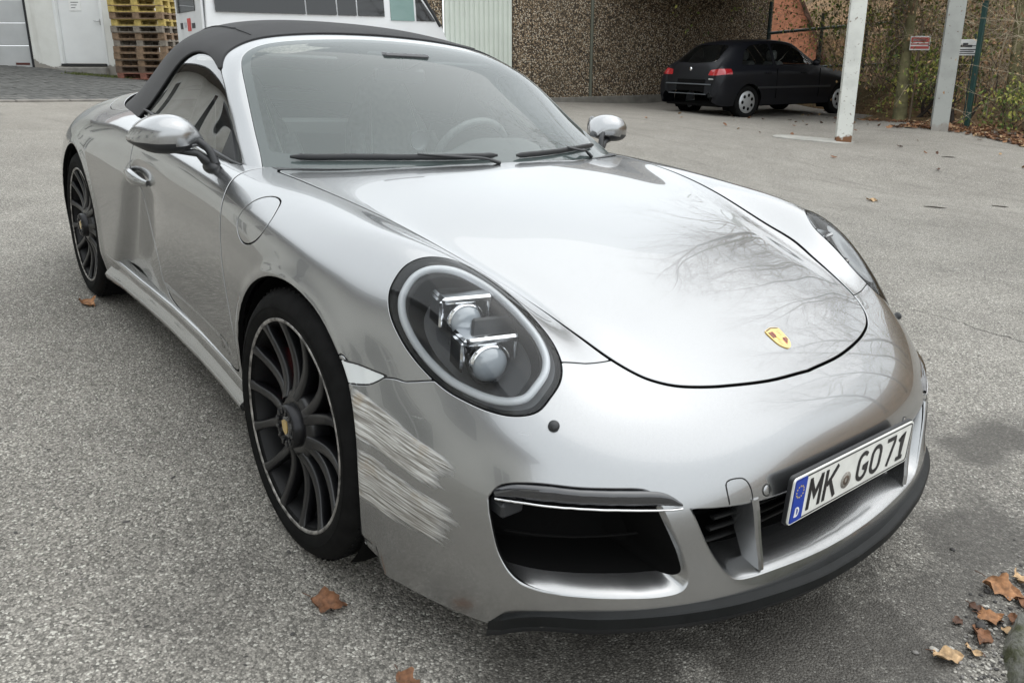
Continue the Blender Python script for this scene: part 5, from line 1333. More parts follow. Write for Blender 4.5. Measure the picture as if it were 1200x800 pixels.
# long neighbouring house out of frame on the left: its facade and eaves show in the car's side window and lamp
wing = empty('neighbour_house', label='long white house with dark windows and tiled eaves, mirrored in the side window', cat='house')
MW, LW_ = frame2(-24.0, -3.0, 5.5, -7.2, .0); MW = Matrix.Translation((0, 0, 0)) @ MW
# turn so that local Y points away from the yard
dW = Vector((MW[0][0], MW[1][0], 0)); MW = Matrix(((-dW.x, dW.y, 0, 5.5), (-dW.y, -dW.x, 0, -7.2), (0, 0, 1, -.3), (0, 0, 0, 1)))
wing.matrix_world = MW
GLASSDARK = mat('dark_pane', (.015, .018, .02), .05, spec=.6)
wx = [(2.0, 3.2), (5.6, 6.8), (9.4, 10.6), (13.2, 14.4), (17.0, 18.2), (20.6, 21.8), (24.0, 25.2), (27.2, 28.4)]
edges = [0] + [v for ab in wx for v in ab] + [LW_]
for i in range(0, len(edges) - 1):
    x0, x1 = edges[i], edges[i + 1]
    if i % 2 == 0: MB().box((x0, 0, 0), (x1, .3, 5.3)).build('wall', PLASTER, wing)
    else:
        MB().box((x0, 0, 0), (x1, .3, 1.3)).build('wall', PLASTER, wing); MB().box((x0, 0, 2.7), (x1, .3, 5.3)).build('wall', PLASTER, wing)
        wn = MB().box((x0 + .06, .12, 1.36), (x1 - .06, .15, 2.64)).build('window', GLASSDARK, wing)
        fr_ = MB()
        for a0, a1, b0, b1 in ((x0, x0 + .06, 1.3, 2.7), (x1 - .06, x1, 1.3, 2.7), (x0 + .06, x1 - .06, 1.3, 1.36), (x0 + .06, x1 - .06, 2.64, 2.7), ((x0 + x1) / 2 - .03, (x0 + x1) / 2 + .03, 1.36, 2.64)): fr_.box((a0, .08, b0), (a1, .17, b1))
        fr_.build('window_frame', WHITEPVC, wn); MB().box((x0 - .04, -.10, 1.24), (x1 + .04, .08, 1.30)).build('window_sill', DOORGREY, wn)
for q0, q1 in ((4.0, 5.2), (11.4, 12.6), (15.4, 16.6), (19.0, 20.2), (22.6, 23.8), (25.8, 27.0)):
    wn = MB().box((q0, -.015, 3.5), (q1, -.003, 4.7)).build('window', GLASSDARK, wing)
    fr_ = MB()
    for a0, a1, b0, b1 in ((q0 - .07, q0, 3.43, 4.77), (q1, q1 + .07, 3.43, 4.77), (q0, q1, 3.43, 3.5), (q0, q1, 4.7, 4.77)): fr_.box((a0, -.04, b0), (a1, -.004, b1))
    fr_.build('window_frame', WHITEPVC, wn)
MB().box((-.5, -.7, 5.22), (LW_ + .5, .6, 5.36)).build('eaves_soffit', mat('roof_timber', (.10, .07, .05), .8), wing)
MB().tube([(-.5, -.76, 5.36), (LW_ + .5, -.76, 5.36)], .075, 10).build('gutter', mat('zinc', (.28, .29, .30), .45, metal=.7), wing)
tile_slope('roof_tiles', wing, LW_ + 1.0, 5.2, R_(38), Matrix.Translation((-.5, -.7, 5.36)), TILE)

# ---- paved ramp in front of the house: real pavers
PAVEM = mat('paver_concrete', (.085, .085, .080), .9, noise=(7, .35), bump=(90, .3, .002))
PAVEM2 = mat('paver_concrete_pale', (.135, .132, .122), .9, noise=(7, .35), bump=(90, .3, .002))
ramp = empty('paved_ramp'); tag(ramp, kind='structure')
rp = []; rng = random.Random(5)
a_, b_ = np.array([-13.45, -.1]), np.array([-14.1, 3.05]); ev = (b_ - a_) / np.linalg.norm(b_ - a_); dv = np.array([-ev[1], ev[0]]); dv = dv if dv[0] < 0 else -dv
lays = []
rot = R_(38)
cr_, sr_ = math.cos(rot), math.sin(rot); u1 = ev * cr_ + dv * sr_; u2 = -ev * sr_ + dv * cr_
for i in range(-60, 90):
    for j in range(-90, 140):
        off = .10 if j % 2 else 0.
        q = a_ + u1 * (i * .205 + off) + u2 * (j * .105)
        e_, d_ = (q - a_) @ ev, (q - a_) @ dv
        # house wall line
        wl = (q - np.array([-23.2, -.545])); nrm = np.array([-(3.92 + .545), (-19.25 + 23.2)]); nrm = nrm / np.linalg.norm(nrm)
        if -3.2 < e_ < 4.6 and .08 < d_ < 9.5 and (wl @ nrm) < -.02: lays.append((d_ + abs(e_) * .1, q))
lays.sort(key=lambda v: v[0])
pm = MB().box((-.098, -.048, -.05), (.098, .048, .028), bev=.006); pme = [pm.mesh('paver', PAVEM), pm.mesh('paver', PAVEM2)]
ang_ = math.atan2(u1[1], u1[0])
def surf_M(x, y, ang, dz=0.):
    e = .15; n = Vector((-(gz(x + e, y) - gz(x - e, y)) / (2 * e), -(gz(x, y + e) - gz(x, y - e)) / (2 * e), 1)).normalized()
    xx = Vector((math.cos(ang), math.sin(ang), 0)); xx = (xx - n * xx.dot(n)).normalized(); yy = n.cross(xx)
    return Matrix(((xx.x, yy.x, n.x, x), (xx.y, yy.y, n.y, y), (xx.z, yy.z, n.z, gz(x, y) + dz), (0, 0, 0, 1)))
rest = MB()
for k, (d, q) in enumerate(lays):
    M = surf_M(q[0], q[1], ang_, rng.uniform(-.004, .004)) @ Matrix.Rotation(rng.uniform(-.02, .02), 4, 'Z')
    if k < 290:
        o = bpy.data.objects.new('paver', pme[rng.random() < .3]); COL.objects.link(o); o.parent = ramp; o.matrix_world = M
    else:
        rest.box((-.098, -.048, 0), (.098, .048, .028), M)
tag(rest.build('far_pavers', PAVEM, ramp), kind='stuff')
# kerb of long stones along its lower edge
for k in range(9):
    c = a_ + ev * (-2.6 + k * .82); M = surf_M(c[0] + ev[0] * .4, c[1] + ev[1] * .4, math.atan2(ev[1], ev[0]))
    o = MB().box((-.40, -.055, -.06), (.40, .055, .036), bev=.012).build('kerb_stone', mat('kerb_stone', (.22, .205, .185), .9, noise=(8, .2)), ramp); o.matrix_world = M
# moss strip and grass tufts at the foot of the wall
ms = MB(); rng = random.Random(9)
for k in range(900):
    s = rng.random(); x = -19.9 + .9 * s + rng.gauss(0, .12); y = 3.0 + 1.0 * s + rng.gauss(0, .10); x += .55; y -= .45
    h = rng.uniform(.02, .07); a = rng.uniform(0, 6.28); z = gz(x, y) + .02; dx_, dy_ = .012 * math.cos(a), .012 * math.sin(a)
    ms.add([(x - dx_, y - dy_, z), (x + dx_, y + dy_, z), (x + rng.gauss(0, .02), y + rng.gauss(0, .02), z + h)], [(0, 1, 2)])
tag(ms.build('grass', mat('grass_green', (.085, .10, .025), .8)), 'short mossy grass at the foot of the white house', 'grass', kind='stuff')

# ---- pallet stack: every pallet with its own boards and blocks
PW = [mat('pallet_wood_%s' % n, c, .85, noise=(14, .35), bump=(60, .3, .003)) for n, c in (('brown', (.20, .135, .085)), ('grey', (.20, .175, .145)), ('yellow', (.42, .32, .10)), ('dark', (.115, .080, .058)), ('red', (.20, .085, .060)))]
def pallet_meshes(mt):
    d = {}
    for w, n in ((.145, 'wide'), (.10, 'narrow')): d[n] = MB().box((-.6, -w / 2, 0), (.6, w / 2, .022), bev=.002).mesh('deck_board', mt)
    d['cross'] = MB().box((-.0725, -.4, 0), (.0725, .4, .022)).mesh('cross_board', mt); d['block'] = MB().box((-.0725, -.05, 0), (.0725, .05, .078)).mesh('block', mt)
    return d
PMS = [pallet_meshes(m) for m in PW]
rng = random.Random(21); px_, py_ = -18.35, 4.02; pz_ = gz(px_, py_) + .03
pang = math.atan2(.72, .69) + .02
colr = [4, 3, 0, 0, 0, 1, 0, 1, 2, 0, 2, 2, 4]
posn = ['bottom', 'second', 'third', 'fourth', 'fifth', 'sixth', 'seventh', 'eighth', 'ninth', 'tenth', 'eleventh', 'twelfth', 'top']
cw = ['reddish', 'dark', 'brown', 'brown', 'brown', 'grey', 'brown', 'grey', 'yellowed', 'brown', 'yellowed', 'yellowed', 'reddish']
for k in range(13):
    lab = '%s wooden pallet, %s of the stack beside the white house' % (cw[k], 'topmost' if k == 12 else ('bottom one' if k == 0 else '%s from the ground' % posn[k]))
    r = empty('wooden_pallet', (px_ + rng.gauss(0, .012), py_ + rng.gauss(0, .012), pz_ + k * .1445), pang + rng.gauss(0, .012), lab, 'pallet', 'pallets stacked beside the house')
    ms_ = PMS[colr[k]]; oth = PMS[rng.choice([0, 1, 0])]
    def put(mn, name, loc, src=None):
        o = bpy.data.objects.new(name, (src or ms_)[mn]); COL.objects.link(o); o.parent = r; o.location = loc; return o
    for y, w in ((-.3275, 'wide'), (-.188, 'narrow'), (0, 'wide'), (.188, 'narrow'), (.3275, 'wide')): put(w, 'deck_board', (0, y, .122), oth if rng.random() < .25 else None)
    for x in (-.5275, 0, .5275):
        put('cross', 'cross_board', (x, 0, .1002))
        for y in (-.35, 0, .35): put('block', 'block', (x, y, .0222))
    for y, w in ((-.35, 'narrow'), (0, 'wide'), (.35, 'narrow')): put(w, 'base_board', (0, y, 0))

# ---- white van with tinted windows behind the sports car
VANW = mat('van_white', (.72, .73, .74), .30, coat=.7, noise=(1.5, .05)); VANGLASS = mat('tinted_glass', (.008, .009, .010), .03, spec=.7)
van = empty('white_van', label='white minibus with tinted side windows parked behind the sports car', cat='van')
vd = Vector((.096, .995, 0)).normalized(); vn = Vector((-vd.y, vd.x, 0)); vz = gz(-11.8, 5.0) + .02
van.matrix_world = Matrix(((vd.x, vn.x, 0, -11.39), (vd.y, vn.y, 0, 2.96), (0, 0, 1, vz), (0, 0, 0, 1)))
side = [(.0, .26), (.0, 1.25), (.04, 1.9), (.12, 2.25), (.35, 2.34), (3.2, 2.34), (3.48, 2.28), (4.14, 1.36), (4.26, 1.12), (4.62, .98), (4.74, .70), (4.72, .26)]
sp_ = smooth_poly(side, 60, False)
rings = []
for y, ins in ((.0, .0), (.0, 0), (.95, 0), (1.9, 0), (1.9, 0)):
    rings.append([(x, y + (.10 * max(0, (z - 1.3)) ** 1.4 if y < .9 else -.10 * max(0, (z - 1.3)) ** 1.4 if y > 1 else 0), z) for x, z in sp_])
vb = MB().loft(rings[1:4], closed_ring=False, smooth=False)
for r_, fl in ((rings[1], 1), (rings[3], 0)):
    n = len(r_); vb.add(r_, [tuple(range(n)) if fl else tuple(range(n))[::-1]])
vb.build('van_body', VANW, van)
ylean = lambda z: .10 * max(0, z - 1.3) ** 1.4
def van_pane(name, poly, mt, off=.012, parent=van): 
    V = [(x, ylean(z) - off, z) for x, z in poly]; W_ = [(x, ylean(z) + .01, z) for x, z in poly]; n = len(V)
    return MB().add(V + W_, [tuple(range(n))[::-1]] + [(i, (i + 1) % n, n + (i + 1) % n, n + i) for i in range(n)]).build(name, mt, parent)
for x0, x1 in ((.16, 1.60), (1.63, 2.14), (2.17, 2.50), (2.53, 3.02)): van_pane('side_window', [(x0, 1.50), (x1, 1.50), (x1, 2.12), (x0, 2.12)], VANGLASS)
van_pane('cab_window', [(3.14, 1.44), (3.60, 1.44), (3.60, 2.0), (3.50, 2.10), (3.14, 2.12)], mat('cab_glass', (.16, .26, .24), .05, spec=.7))
van_pane('quarter_window', [(3.64, 1.44), (4.02, 1.44), (3.64, 1.95)], VANGLASS)
van_pane('door_gap', [(3.075, .55), (3.09, .55), (3.09, 2.2), (3.075, 2.2)], GAPM if 'GAPM' in globals() else BLACK, .008)
MB().tube([(4.12, .0, 1.36), (3.62, .07, 2.14)], .03, 8).build('screen_pillar', BLACK, van)
for x in (.95, 4.15):
    w = MB().lathe([(.0, -.02), (.21, -.02), (.21, -.05), (.335, -.03), (.34, .0), (.34, .20), (.2, .22)], 32, Matrix.Translation((x, .06, .335))).build('wheel', RUBBER, van)
# closed rear door with its window and stickers
rd = MB().box((-.045, .06, .55), (-.004, 1.84, 2.16), bev=.015).build('rear_door', VANW, van)
MB().box((-.058, .42, 1.52), (-.046, 1.66, 2.12), bev=.005).build('door_window', VANGLASS, rd)
for y0, y1, z0, z1, m_ in ((.52, .72, 1.26, 1.34, LETTERDARK), (.80, 1.02, 1.22, 1.42, mat('sticker_red', (.55, .06, .05), .5)), (1.10, 1.24, 1.28, 1.36, DOORGREY), (1.36, 1.52, 1.26, 1.36, LETTERDARK), (.60, .74, 1.08, 1.16, LETTERDARK)): MB().box((-.052, y0, z0), (-.0465, y1, z1)).build('sticker', m_, rd)
# ---------------------------------------------------------------- right: washed-concrete hall, canopy, black hatchback
def pebble_material():
    t = NT('exposed_aggregate')
    v = t.n('ShaderNodeTexVoronoi', Vector=t.tc.outputs['Object'], Scale=38.); c = t.n('ShaderNodeSeparateColor', Color=v.outputs['Color'])
    col = t.mix(c.outputs[0], (.18, .128, .078), (.46, .345, .225)); col = t.mix(t.math('GREATER_THAN', c.outputs[1], .82), col, (.58, .51, .40))
    col = t.mix(t.ramp(v.outputs['Distance'], .35, .62), col, (.045, .036, .028))
    col = t.mix(t.ramp(t.noise(.8, 5), .45, .7, 0, .4), col, (.075, .06, .04))
    t.out(Base_Color=col, Roughness=.85, Specular_IOR_Level=.3); t.bump(t.math('SUBTRACT', 1., v.outputs['Distance']), .9, .02); return t.m
PEBBLE = pebble_material()
CONC = mat('pale_concrete', (.36, .35, .32), .9, noise=(5, .2))
hall = empty('concrete_hall', label='brown washed concrete hall wall with a ribbed white panel', cat='building')
hx, hy = -11.62, 6.0; MHa, LHa = frame2(-11.62, 6.0, -10.16, 16.35, .0); hall.matrix_world = MHa
def hpos(px, py): return ((px + 11.62) * MHa[0][0] + (py - 6.0) * MHa[1][0])
xs = [-.15, hpos(-11.39, 7.4), hpos(-10.93, 8.9), hpos(-10.82, 9.35), hpos(-10.54, 10.82), hpos(-10.47, 13.0), LHa]
hb = -.6; ht = 4.6
MB().box((xs[0], 0, hb), (xs[1] - .012, .25, ht)).build('wall_panel', PEBBLE, hall)
for a, b in ((xs[2] + .012, xs[3] - .012), (xs[3] + .012, xs[4] - .03), (xs[4] + .03, xs[5] - .02), (xs[5] + .02, xs[6])):
    MB().box((a, 0, hb), (b, .25, ht)).build('wall_panel', PEBBLE, hall)
for x in xs[1:-1]: MB().box((x - .03, .05, hb), (x + .03, .2, ht)).build('joint_strip', CONC if x == xs[3] else mat('joint_dark', (.03, .028, .025), .9), hall)
MB().tube([(xs[4], -.02, hb), (xs[4], -.02, ht)], .035, 8).build('downpipe', mat('pipe_green_grey', (.10, .105, .08), .6), hall)
MB().box((xs[2] + .012, -.07, hb), (LHa, -.003, .37), bev=.01).build('plinth', mat('plinth_concrete', (.17, .16, .14), .9, noise=(5, .25)), hall)
rib = MB(); n = 14; w = (xs[2] - xs[1] - .05) / n; prof = []
for k in range(n): x0 = xs[1] + .025 + k * w; prof += [(x0, -.01), (x0 + w * .15, -.045), (x0 + w * .5, -.045), (x0 + w * .65, -.01)]
prof.append((xs[2] - .025, -.01))
rib.loft([[(x, y, z) for x, y in prof] for z in (hb, ht)], closed_ring=False, smooth=False); rib.build('ribbed_panel', mat('panel_white_green', (.60, .64, .58), .5, noise=(2, .05)), hall)
MB().box((LHa - .25, .25, hb), (LHa, 6, ht)).build('end_wall', PEBBLE, hall)
# flat roof running out as a canopy over the parking place
canopy = empty('canopy_roof', label='flat dark canopy roof over the black hatchback, resting on the hall', cat='roof')
MB().box((-12.2, 11.0, 2.95), (-4.35, 15.6, 3.2)).build('roof_slab', mat('canopy_grey', (.09, .085, .08), .8), canopy)
for y in (11.2, 12.7, 14.1, 15.4): MB().box((-10.3, y - .06, 2.73), (-4.65, y + .06, 2.949)).build('roof_beam', mat('beam_brown', (.07, .055, .045), .8), canopy)
MB().box((-4.62, 11.005, 2.7), (-4.38, 15.58, 2.949)).build('edge_beam', mat('beam_brown', (.07, .055, .045), .8), canopy)

# steel H posts
def post_material(name, c, rust):
    t = NT(name); xyz = t.n('ShaderNodeSeparateXYZ', Vector=t.tc.outputs['Object'])
    r = t.math('ADD', t.ramp(xyz.outputs[2], .0, .32, 1, 0), t.math('MULTIPLY', t.math('SUBTRACT', t.noise(9., 5), .5), 1.3))
    col = t.mix(t.ramp(t.noise(4., 6), .45, .7, 0, .5), c, tuple(q * .62 for q in c)); col = t.mix(t.ramp(r, .55, .72, 0, rust), col, (.17, .075, .03))
    col = t.mix(t.ramp(t.noise(26., 4), .64, .70, 0, .8), col, (.14, .09, .06))
    t.out(Base_Color=col, Roughness=.6); return t.m
def h_post(name, x, y, top, w, mt, ang, label, cat, z0=None):
    r = empty(name, (x, y, gz(x, y) - .02 if z0 is None else z0), ang, label, cat); h = top - r.location.z; b = w / 2; t = w * .10
    MB().box((-b, -b, 0), (b, -b + t, h)).build('flange', mt, r); MB().box((-b, b - t, 0), (b, b, h)).build('flange', mt, r); MB().box((-t * .4, -b + t, 0), (t * .4, b - t, h)).build('web', mt, r)
    return r
h_post('steel_post', -4.35, 9.64, 3.3, .21, post_material('white_post_paint', (.66, .67, .63), 1.), .62, 'white painted steel post with rusty foot on a pale slab', 'post')
h_post('steel_post', -3.75, 11.41, 3.6, .235, post_material('grey_post_paint', (.36, .37, .35), .25), .5, 'grey steel post standing in the leaf litter', 'post')
sl = MB().prism(smooth_poly([(-.62, -.22), (-.2, -.30), (.35, -.26), (.50, .0), (.42, .26), (-.1, .30), (-.55, .22)], 40), .03).build('concrete_slab', CONC); sl.matrix_world = surf_M(-4.62, 9.42, .5, -.012); tag(sl, 'pale round-edged concrete patch at the foot of the white post', 'slab')

# ---- black hatchback
HB = []
def hb_row(x, zr, wr, zb, wb, ws, lo=.24, mid=.62):
    return [(x, 0, zr), (x, wr * .5, zr - .006), (x, wr * .82, zr - .022), (x, wr, zr - .06), (x, wr * .45 + wb * .55, zr * .5 + zb * .5 - .01), (x, wb, zb), (x, ws, zb - .10), (x, ws + .008, mid), (x, ws, .42), (x, ws - .05, lo)]
def shift(r, dx): return [(a[0] + d, a[1], a[2]) for a, d in zip(r, dx)]
HBR = [hb_row(.0, .50, .50, .46, .62, .70, .32, .40), hb_row(.02, .66, .58, .62, .70, .775, .28, .52), hb_row(.07, .86, .60, .80, .72, .805, .26, .60), hb_row(.16, 1.00, .60, .91, .745, .825, .24), hb_row(.38, 1.17, .57, .93, .755, .835, .24), hb_row(.64, 1.335, .54, .935, .765, .842, .24),
       hb_row(.95, 1.395, .545, .935, .772, .845, .24), hb_row(1.5, 1.425, .555, .932, .775, .848, .24), hb_row(2.05, 1.40, .55, .925, .772, .848, .24), hb_row(2.35, 1.27, .57, .918, .765, .846, .24), hb_row(2.65, 1.09, .62, .91, .755, .843, .24), hb_row(2.90, .965, .66, .885, .745, .84, .24), hb_row(3.3, .90, .64, .83, .73, .835, .24), hb_row(3.68, .81, .60, .745, .71, .81, .25, .56), hb_row(3.92, .68, .54, .62, .65, .74, .28, .47), hb_row(4.02, .52, .46, .48, .55, .62, .32, .42)]
HBP = Patch.from_grid(full_grid(spline_surface(HBR, 10, 8)))
NAVY = mat('black_navy_paint', (.004, .0045, .007), .45, spec=.25, coat=.12, coat_rough=.1, noise=(3, .2)); TAILRED = mat('tail_lamp_red', (.34, .015, .02), .15, coat=1.)
hatch = empty('black_hatchback', label='black five door hatchback parked under the canopy beside the hall wall', cat='car')
rw, fwp = Vector((-7.1, 11.14, 0)), Vector((-7.38, 14.33, 0)); hd = Vector((-.14, 1., 0)).normalized(); hd = (Vector((-7.05, 13.75, 0)) - Vector((-7.45, 11.16, 0))).normalized()
hn = Vector((-hd.y, hd.x, 0)); org = Vector((-7.12, 11.16, 0)) - hd * .75 + hn * .80
hatch.matrix_world = Matrix(((hd.x, hn.x, 0, org.x), (hd.y, hn.y, 0, org.y), (0, 0, 1, .5 * (gz(-7.2, 11.5) + gz(-7.4, 13.8)) + .0), (0, 0, 0, 1)))
hp = HBP
for cx in (.75, 3.33): hp = hp.clip(np.where(np.abs(hp.V[:, 1]) > .55, np.hypot(hp.V[:, 0] - cx, hp.V[:, 2] - .30) - .335, 1.))
SW1 = smooth_poly([(.62, .965), (.74, 1.16), (.92, 1.285), (1.18, 1.325), (1.40, 1.335), (1.40, .965)], 80, sharp=(0, 4, 5)); SW2 = smooth_poly([(1.47, .965), (1.47, 1.335), (1.72, 1.335), (1.98, 1.30), (2.20, 1.20), (2.52, .985), (2.52, .965)], 80, sharp=(0, 1, 5, 6))
RWN = smooth_poly([(-.50, 1.01), (-.46, 1.16), (-.40, 1.285), (0, 1.315), (.40, 1.285), (.46, 1.16), (.50, 1.01), (0, .99)], 80, sharp=(0, 6)); FWN = smooth_poly([(-.64, .97), (-.50, 1.34), (0, 1.375), (.50, 1.34), (.64, .97)], 60, sharp=(0, 1, 3, 4))
def hcut(p_, poly, axes, mask):
    f = sdf_on(p_, poly, axes, mask); return p_.clip(f - .002), p_.clip(-f - .004)
HGL = glass_material('hatch_glass', (.84, .88, .86), .005, ior=1.35)
hparts = []
for sg in (-1, 1):
    a, hp = hcut(hp, SW1, AXZ, hp.V[:, 1] * sg > .4); hparts.append(('rear_side_window', a, HGL)); a, hp = hcut(hp, SW2, AXZ, hp.V[:, 1] * sg > .4); hparts.append(('front_side_window', a, HGL))
a, hp = hcut(hp, RWN, AYZ, (hp.V[:, 0] < 1.0)); hparts.append(('rear_window', a, HGL))
a, hp = hcut(hp, FWN, AYZ, (hp.V[:, 0] > 1.8)); hparts.append(('windscreen', a, HGL))
for sg in (-1, 1):
    TL = smooth_poly([(.47 * sg, .775), (.50 * sg, .87), (.70 * sg, .895), (.86 * sg, .89), (.86 * sg, .80), (.66 * sg, .775)], 50, sharp=(0, 1, 3, 4)); a, hp = hcut(hp, TL, AYZ, hp.V[:, 0] < .32); hparts.append(('tail_lamp', a, TAILRED))
# plate recess (plate blanked out in the picture: a black panel)
a, hp = hcut(hp, smooth_poly([(-.44, .42), (-.44, .70), (.30, .70), (.30, .42)], 40, sharp=(0, 1, 2, 3)), AYZ, hp.V[:, 0] < .2); hparts.append(('bumper_plate_panel', a, VOIDBLACK))
hparts.append(('car_body', hp, NAVY))
for n_, a, m_ in hparts: panel(n_, a, m_, hatch, edges=(n_ == 'car_body'), depth=.008, r=.002)
bx_ = lambda sg: None
def hb_rear(y, z):
    m = (HBP.V[:, 0] < .6) & (np.abs(HBP.V[:, 2] - z) < .04) & (np.abs(HBP.V[:, 1] - y) < .08); return np.array([HBP.V[m, 0].min() if m.any() else .02, y, z])
MB().tube([hb_rear(y, .615) + [-.004, 0, 0] for y in np.linspace(-.60, .60, 20)], .011, 8).build('bumper_strip', mat('strip_grey', (.10, .11, .12), .35), hatch)
MB().tube([hb_rear(y, .44) + [-.004, 0, 0] for y in np.linspace(-.50, .50, 20)], .009, 8).build('bumper_lower_strip', mat('strip_grey', (.10, .11, .12), .35), hatch)
MB().lathe([(.035, 0), (.032, .008), (.0001, .010)], 20, Matrix.Translation((.065, 0, .88)) @ Matrix.Rotation(R_(90), 4, 'Z')).build('rear_emblem', CHROME, hatch)
MB().box((.005, -.66, .70), (.03, -.54, .725)).build('model_badge', CHROME, hatch)
HUBM = mat('hubcap_silver', (.42, .43, .44), .35, metal=.6)
for cx in (.75, 3.33):
    for sg in (-1, 1):
        w_ = empty('wheel'); w_.parent = hatch; w_.matrix_local = Matrix.Translation((cx, .80 * sg, .30)) @ (Matrix.Rotation(math.pi, 4, 'Z') if sg < 0 else Matrix.Identity(4))
        MB().lathe([(.20, -.005), (.225, .012), (.27, .014), (.292, .0), (.30, -.03), (.30, -.16), (.2, -.18)], 40).build('tyre', RUBBER, w_)
        hc = MB().lathe([(.0001, .020), (.05, .018), (.09, .012), (.19, .010), (.20, .0)], 40).build('hubcap', HUBM, w_)
        for k in range(7):
            a_h = 2 * math.pi * k / 7; MB().lathe([(.032, 0), (.0001, .001)], 14, Matrix.Translation((.125 * math.cos(a_h), .0125, .125 * math.sin(a_h)))).build('hubcap_hole', VOIDBLACK, hc)
        MB().loft([[(cx + .33 * math.cos(q), sg * .80, .30 + .33 * math.sin(q)) for q in np.linspace(-.5, math.pi + .5, 24)], [(cx + .33 * math.cos(q), sg * .5, .30 + .33 * math.sin(q)) for q in np.linspace(-.5, math.pi + .5, 24)]], closed_ring=False).build('arch_liner', VOIDBLACK, hatch)
MB().box((.15, -.72, .22), (3.85, .72, .26)).build('floor_pan', VOIDBLACK, hatch)
for sg in (-1, 1):
    MB().ellipsoid((2.42, sg * .90, 1.00), (.06, .085, .062)).build('door_mirror', NAVY, hatch)
    MB().tube([(2.42, sg * .80, .97), (2.42, sg * .86, .985)], .02, 8).build('mirror_foot', BLACK, hatch)
    for x in (1.20, 2.15): MB().tube([(x - .08, sg * .866, .82), (x, sg * .872, .825), (x + .08, sg * .866, .82)], .011, 8).build('door_handle', NAVY, hatch)
    for x in (1.435, 2.62): MB().box((x - .004, sg * .845 if sg > 0 else -.858, .36), (x + .004, .858 if sg > 0 else -.845, .90)).build('door_gap', VOIDBLACK, hatch)
    MB().box((.95, min(sg * .848, sg * .866), .54), (2.95, max(sg * .848, sg * .866), .575), bev=.006).build('rub_strip', BLACK, hatch)
MB().box((1.0, -.55, .26), (1.35, .55, .95), bev=.06).build('rear_seats', LEATHER, hatch)
for y in (-.36, .36): MB().box((1.75, y - .22, .3), (1.92, y + .22, 1.02), bev=.05).build('front_seat', LEATHER, hatch); MB().box((1.72, y - .11, 1.03), (1.84, y + .11, 1.22), bev=.04).build('headrest', LEATHER, hatch)

# ---- rail fence, signs, brick gable
RAIL = mat('teal_paint', (.012, .035, .035), .5, noise=(20, .3))
fence = empty('rail_fence', label='dark teal tubular rail fence behind the black hatchback', cat='fence')
for x, y, h in ((-9.75, 15.62, 2.45), (-8.95, 16.6, 2.20), (-8.3, 17.5, 2.2)): MB().tube([(x, y, gz(x, y) - .1), (x, y, h)], .04, 8).build('post', RAIL, fence)
MB().tube([(-9.75, 15.60, 1.74), (-8.95, 16.58, 1.86), (-7.9, 18.0, 2.0)], .035, 8).build('rail', RAIL, fence)
MB().tube([(-9.75, 15.60, .9), (-8.95, 16.58, .98), (-7.9, 18.0, 1.05)], .03, 8).build('rail', RAIL, fence)
def sign(name, x, y, z, w, h, ang, board, label, cat, lines):
    r = empty(name, (x, y, gz(x, y)), ang, label, cat); zz = z - r.location.z
    b = MB().box((-w / 2, -.012, zz - h / 2), (w / 2, .012, zz + h / 2), bev=.004).build('sign_board', board, r)
    for (x0, x1, z0, z1, m_) in lines: MB().box((x0 * w, -.0165, zz + z0 * h), (x1 * w, -.0135, zz + z1 * h)).build('printed_line', m_, b)
    return r
face = math.atan2(-1.63 - 13.0, 1.73 + 4.6) + math.pi / 2
SRED = mat('sign_red', (.42, .07, .06), .6); SWHITE = mat('sign_white', (.66, .67, .66), .5, noise=(6, .12))
r = sign('warning_sign', -4.99, 13.1, 1.46, .32, .24, face + .1, SWHITE, 'small red and white sign on a wooden stake in the bushes', 'sign', [(-.46, .46, .06, .40, SRED), (-.46, .46, -.12, -.02, SRED), (-.46, .46, -.40, -.22, SRED), (-.36, .30, .14, .32, SWHITE)])
MB().tube([(0, .03, -.1), (0, .03, 1.75)], .02, 6).build('stake', mat('stake_wood', (.12, .09, .06), .9), r)
gp = empty('green_post', (-3.73, 12.39, gz(-3.73, 12.39) - .05), 0, 'slim dark green metal post carrying the white sign', 'post')
MB().box((-.035, -.035, 0), (.035, .035, 1.98), bev=.006).build('post_tube', mat('post_green', (.008, .045, .040), .4, noise=(12, .2)), gp); MB().box((-.045, -.045, 1.98), (.045, .045, 2.0)).build('post_cap', mat('post_green', (.008, .045, .040), .4), gp)
r = sign('parking_sign', -3.97, 12.55, 1.38, .34, .25, face, SWHITE, 'white sign with a black towed car picture beside the green post', 'sign', [(-.34, .20, .02, .16, LETTERDARK), (-.20, .02, .16, .28, LETTERDARK), (.10, .42, .08, .13, LETTERDARK), (-.42, .40, -.16, -.10, LETTERDARK), (-.42, .30, -.28, -.22, LETTERDARK), (-.38, .36, -.40, -.35, LETTERDARK)])
MB().tube([(.10, .03, -.1), (.10, .03, 1.46)], .012, 6).build('bracket_rod', RAIL, r)
gab = empty('brick_house', label='orange brick house gable far behind the rail fence', cat='house')
BRICK = mat('orange_brick', (.62, .27, .16), .9, noise=(9, .25)); gab.matrix_world = Matrix.Translation((-13.6, 19.6, -.4)) @ Matrix.Rotation(math.atan2(.5, .85), 4, 'Z')
MB().add([(-3, 0, 0), (2.4, 0, 0), (2.4, 0, 2.1), (.9, 0, 5.2), (-3, 0, 5.2), (-3, 5, 0), (2.4, 5, 0), (2.4, 5, 2.1), (.9, 5, 5.2), (-3, 5, 5.2)], [(0, 1, 2, 3, 4), (9, 8, 7, 6, 5), (1, 6, 7, 2), (0, 4, 9, 5)]).build('gable_wall', BRICK, gab)
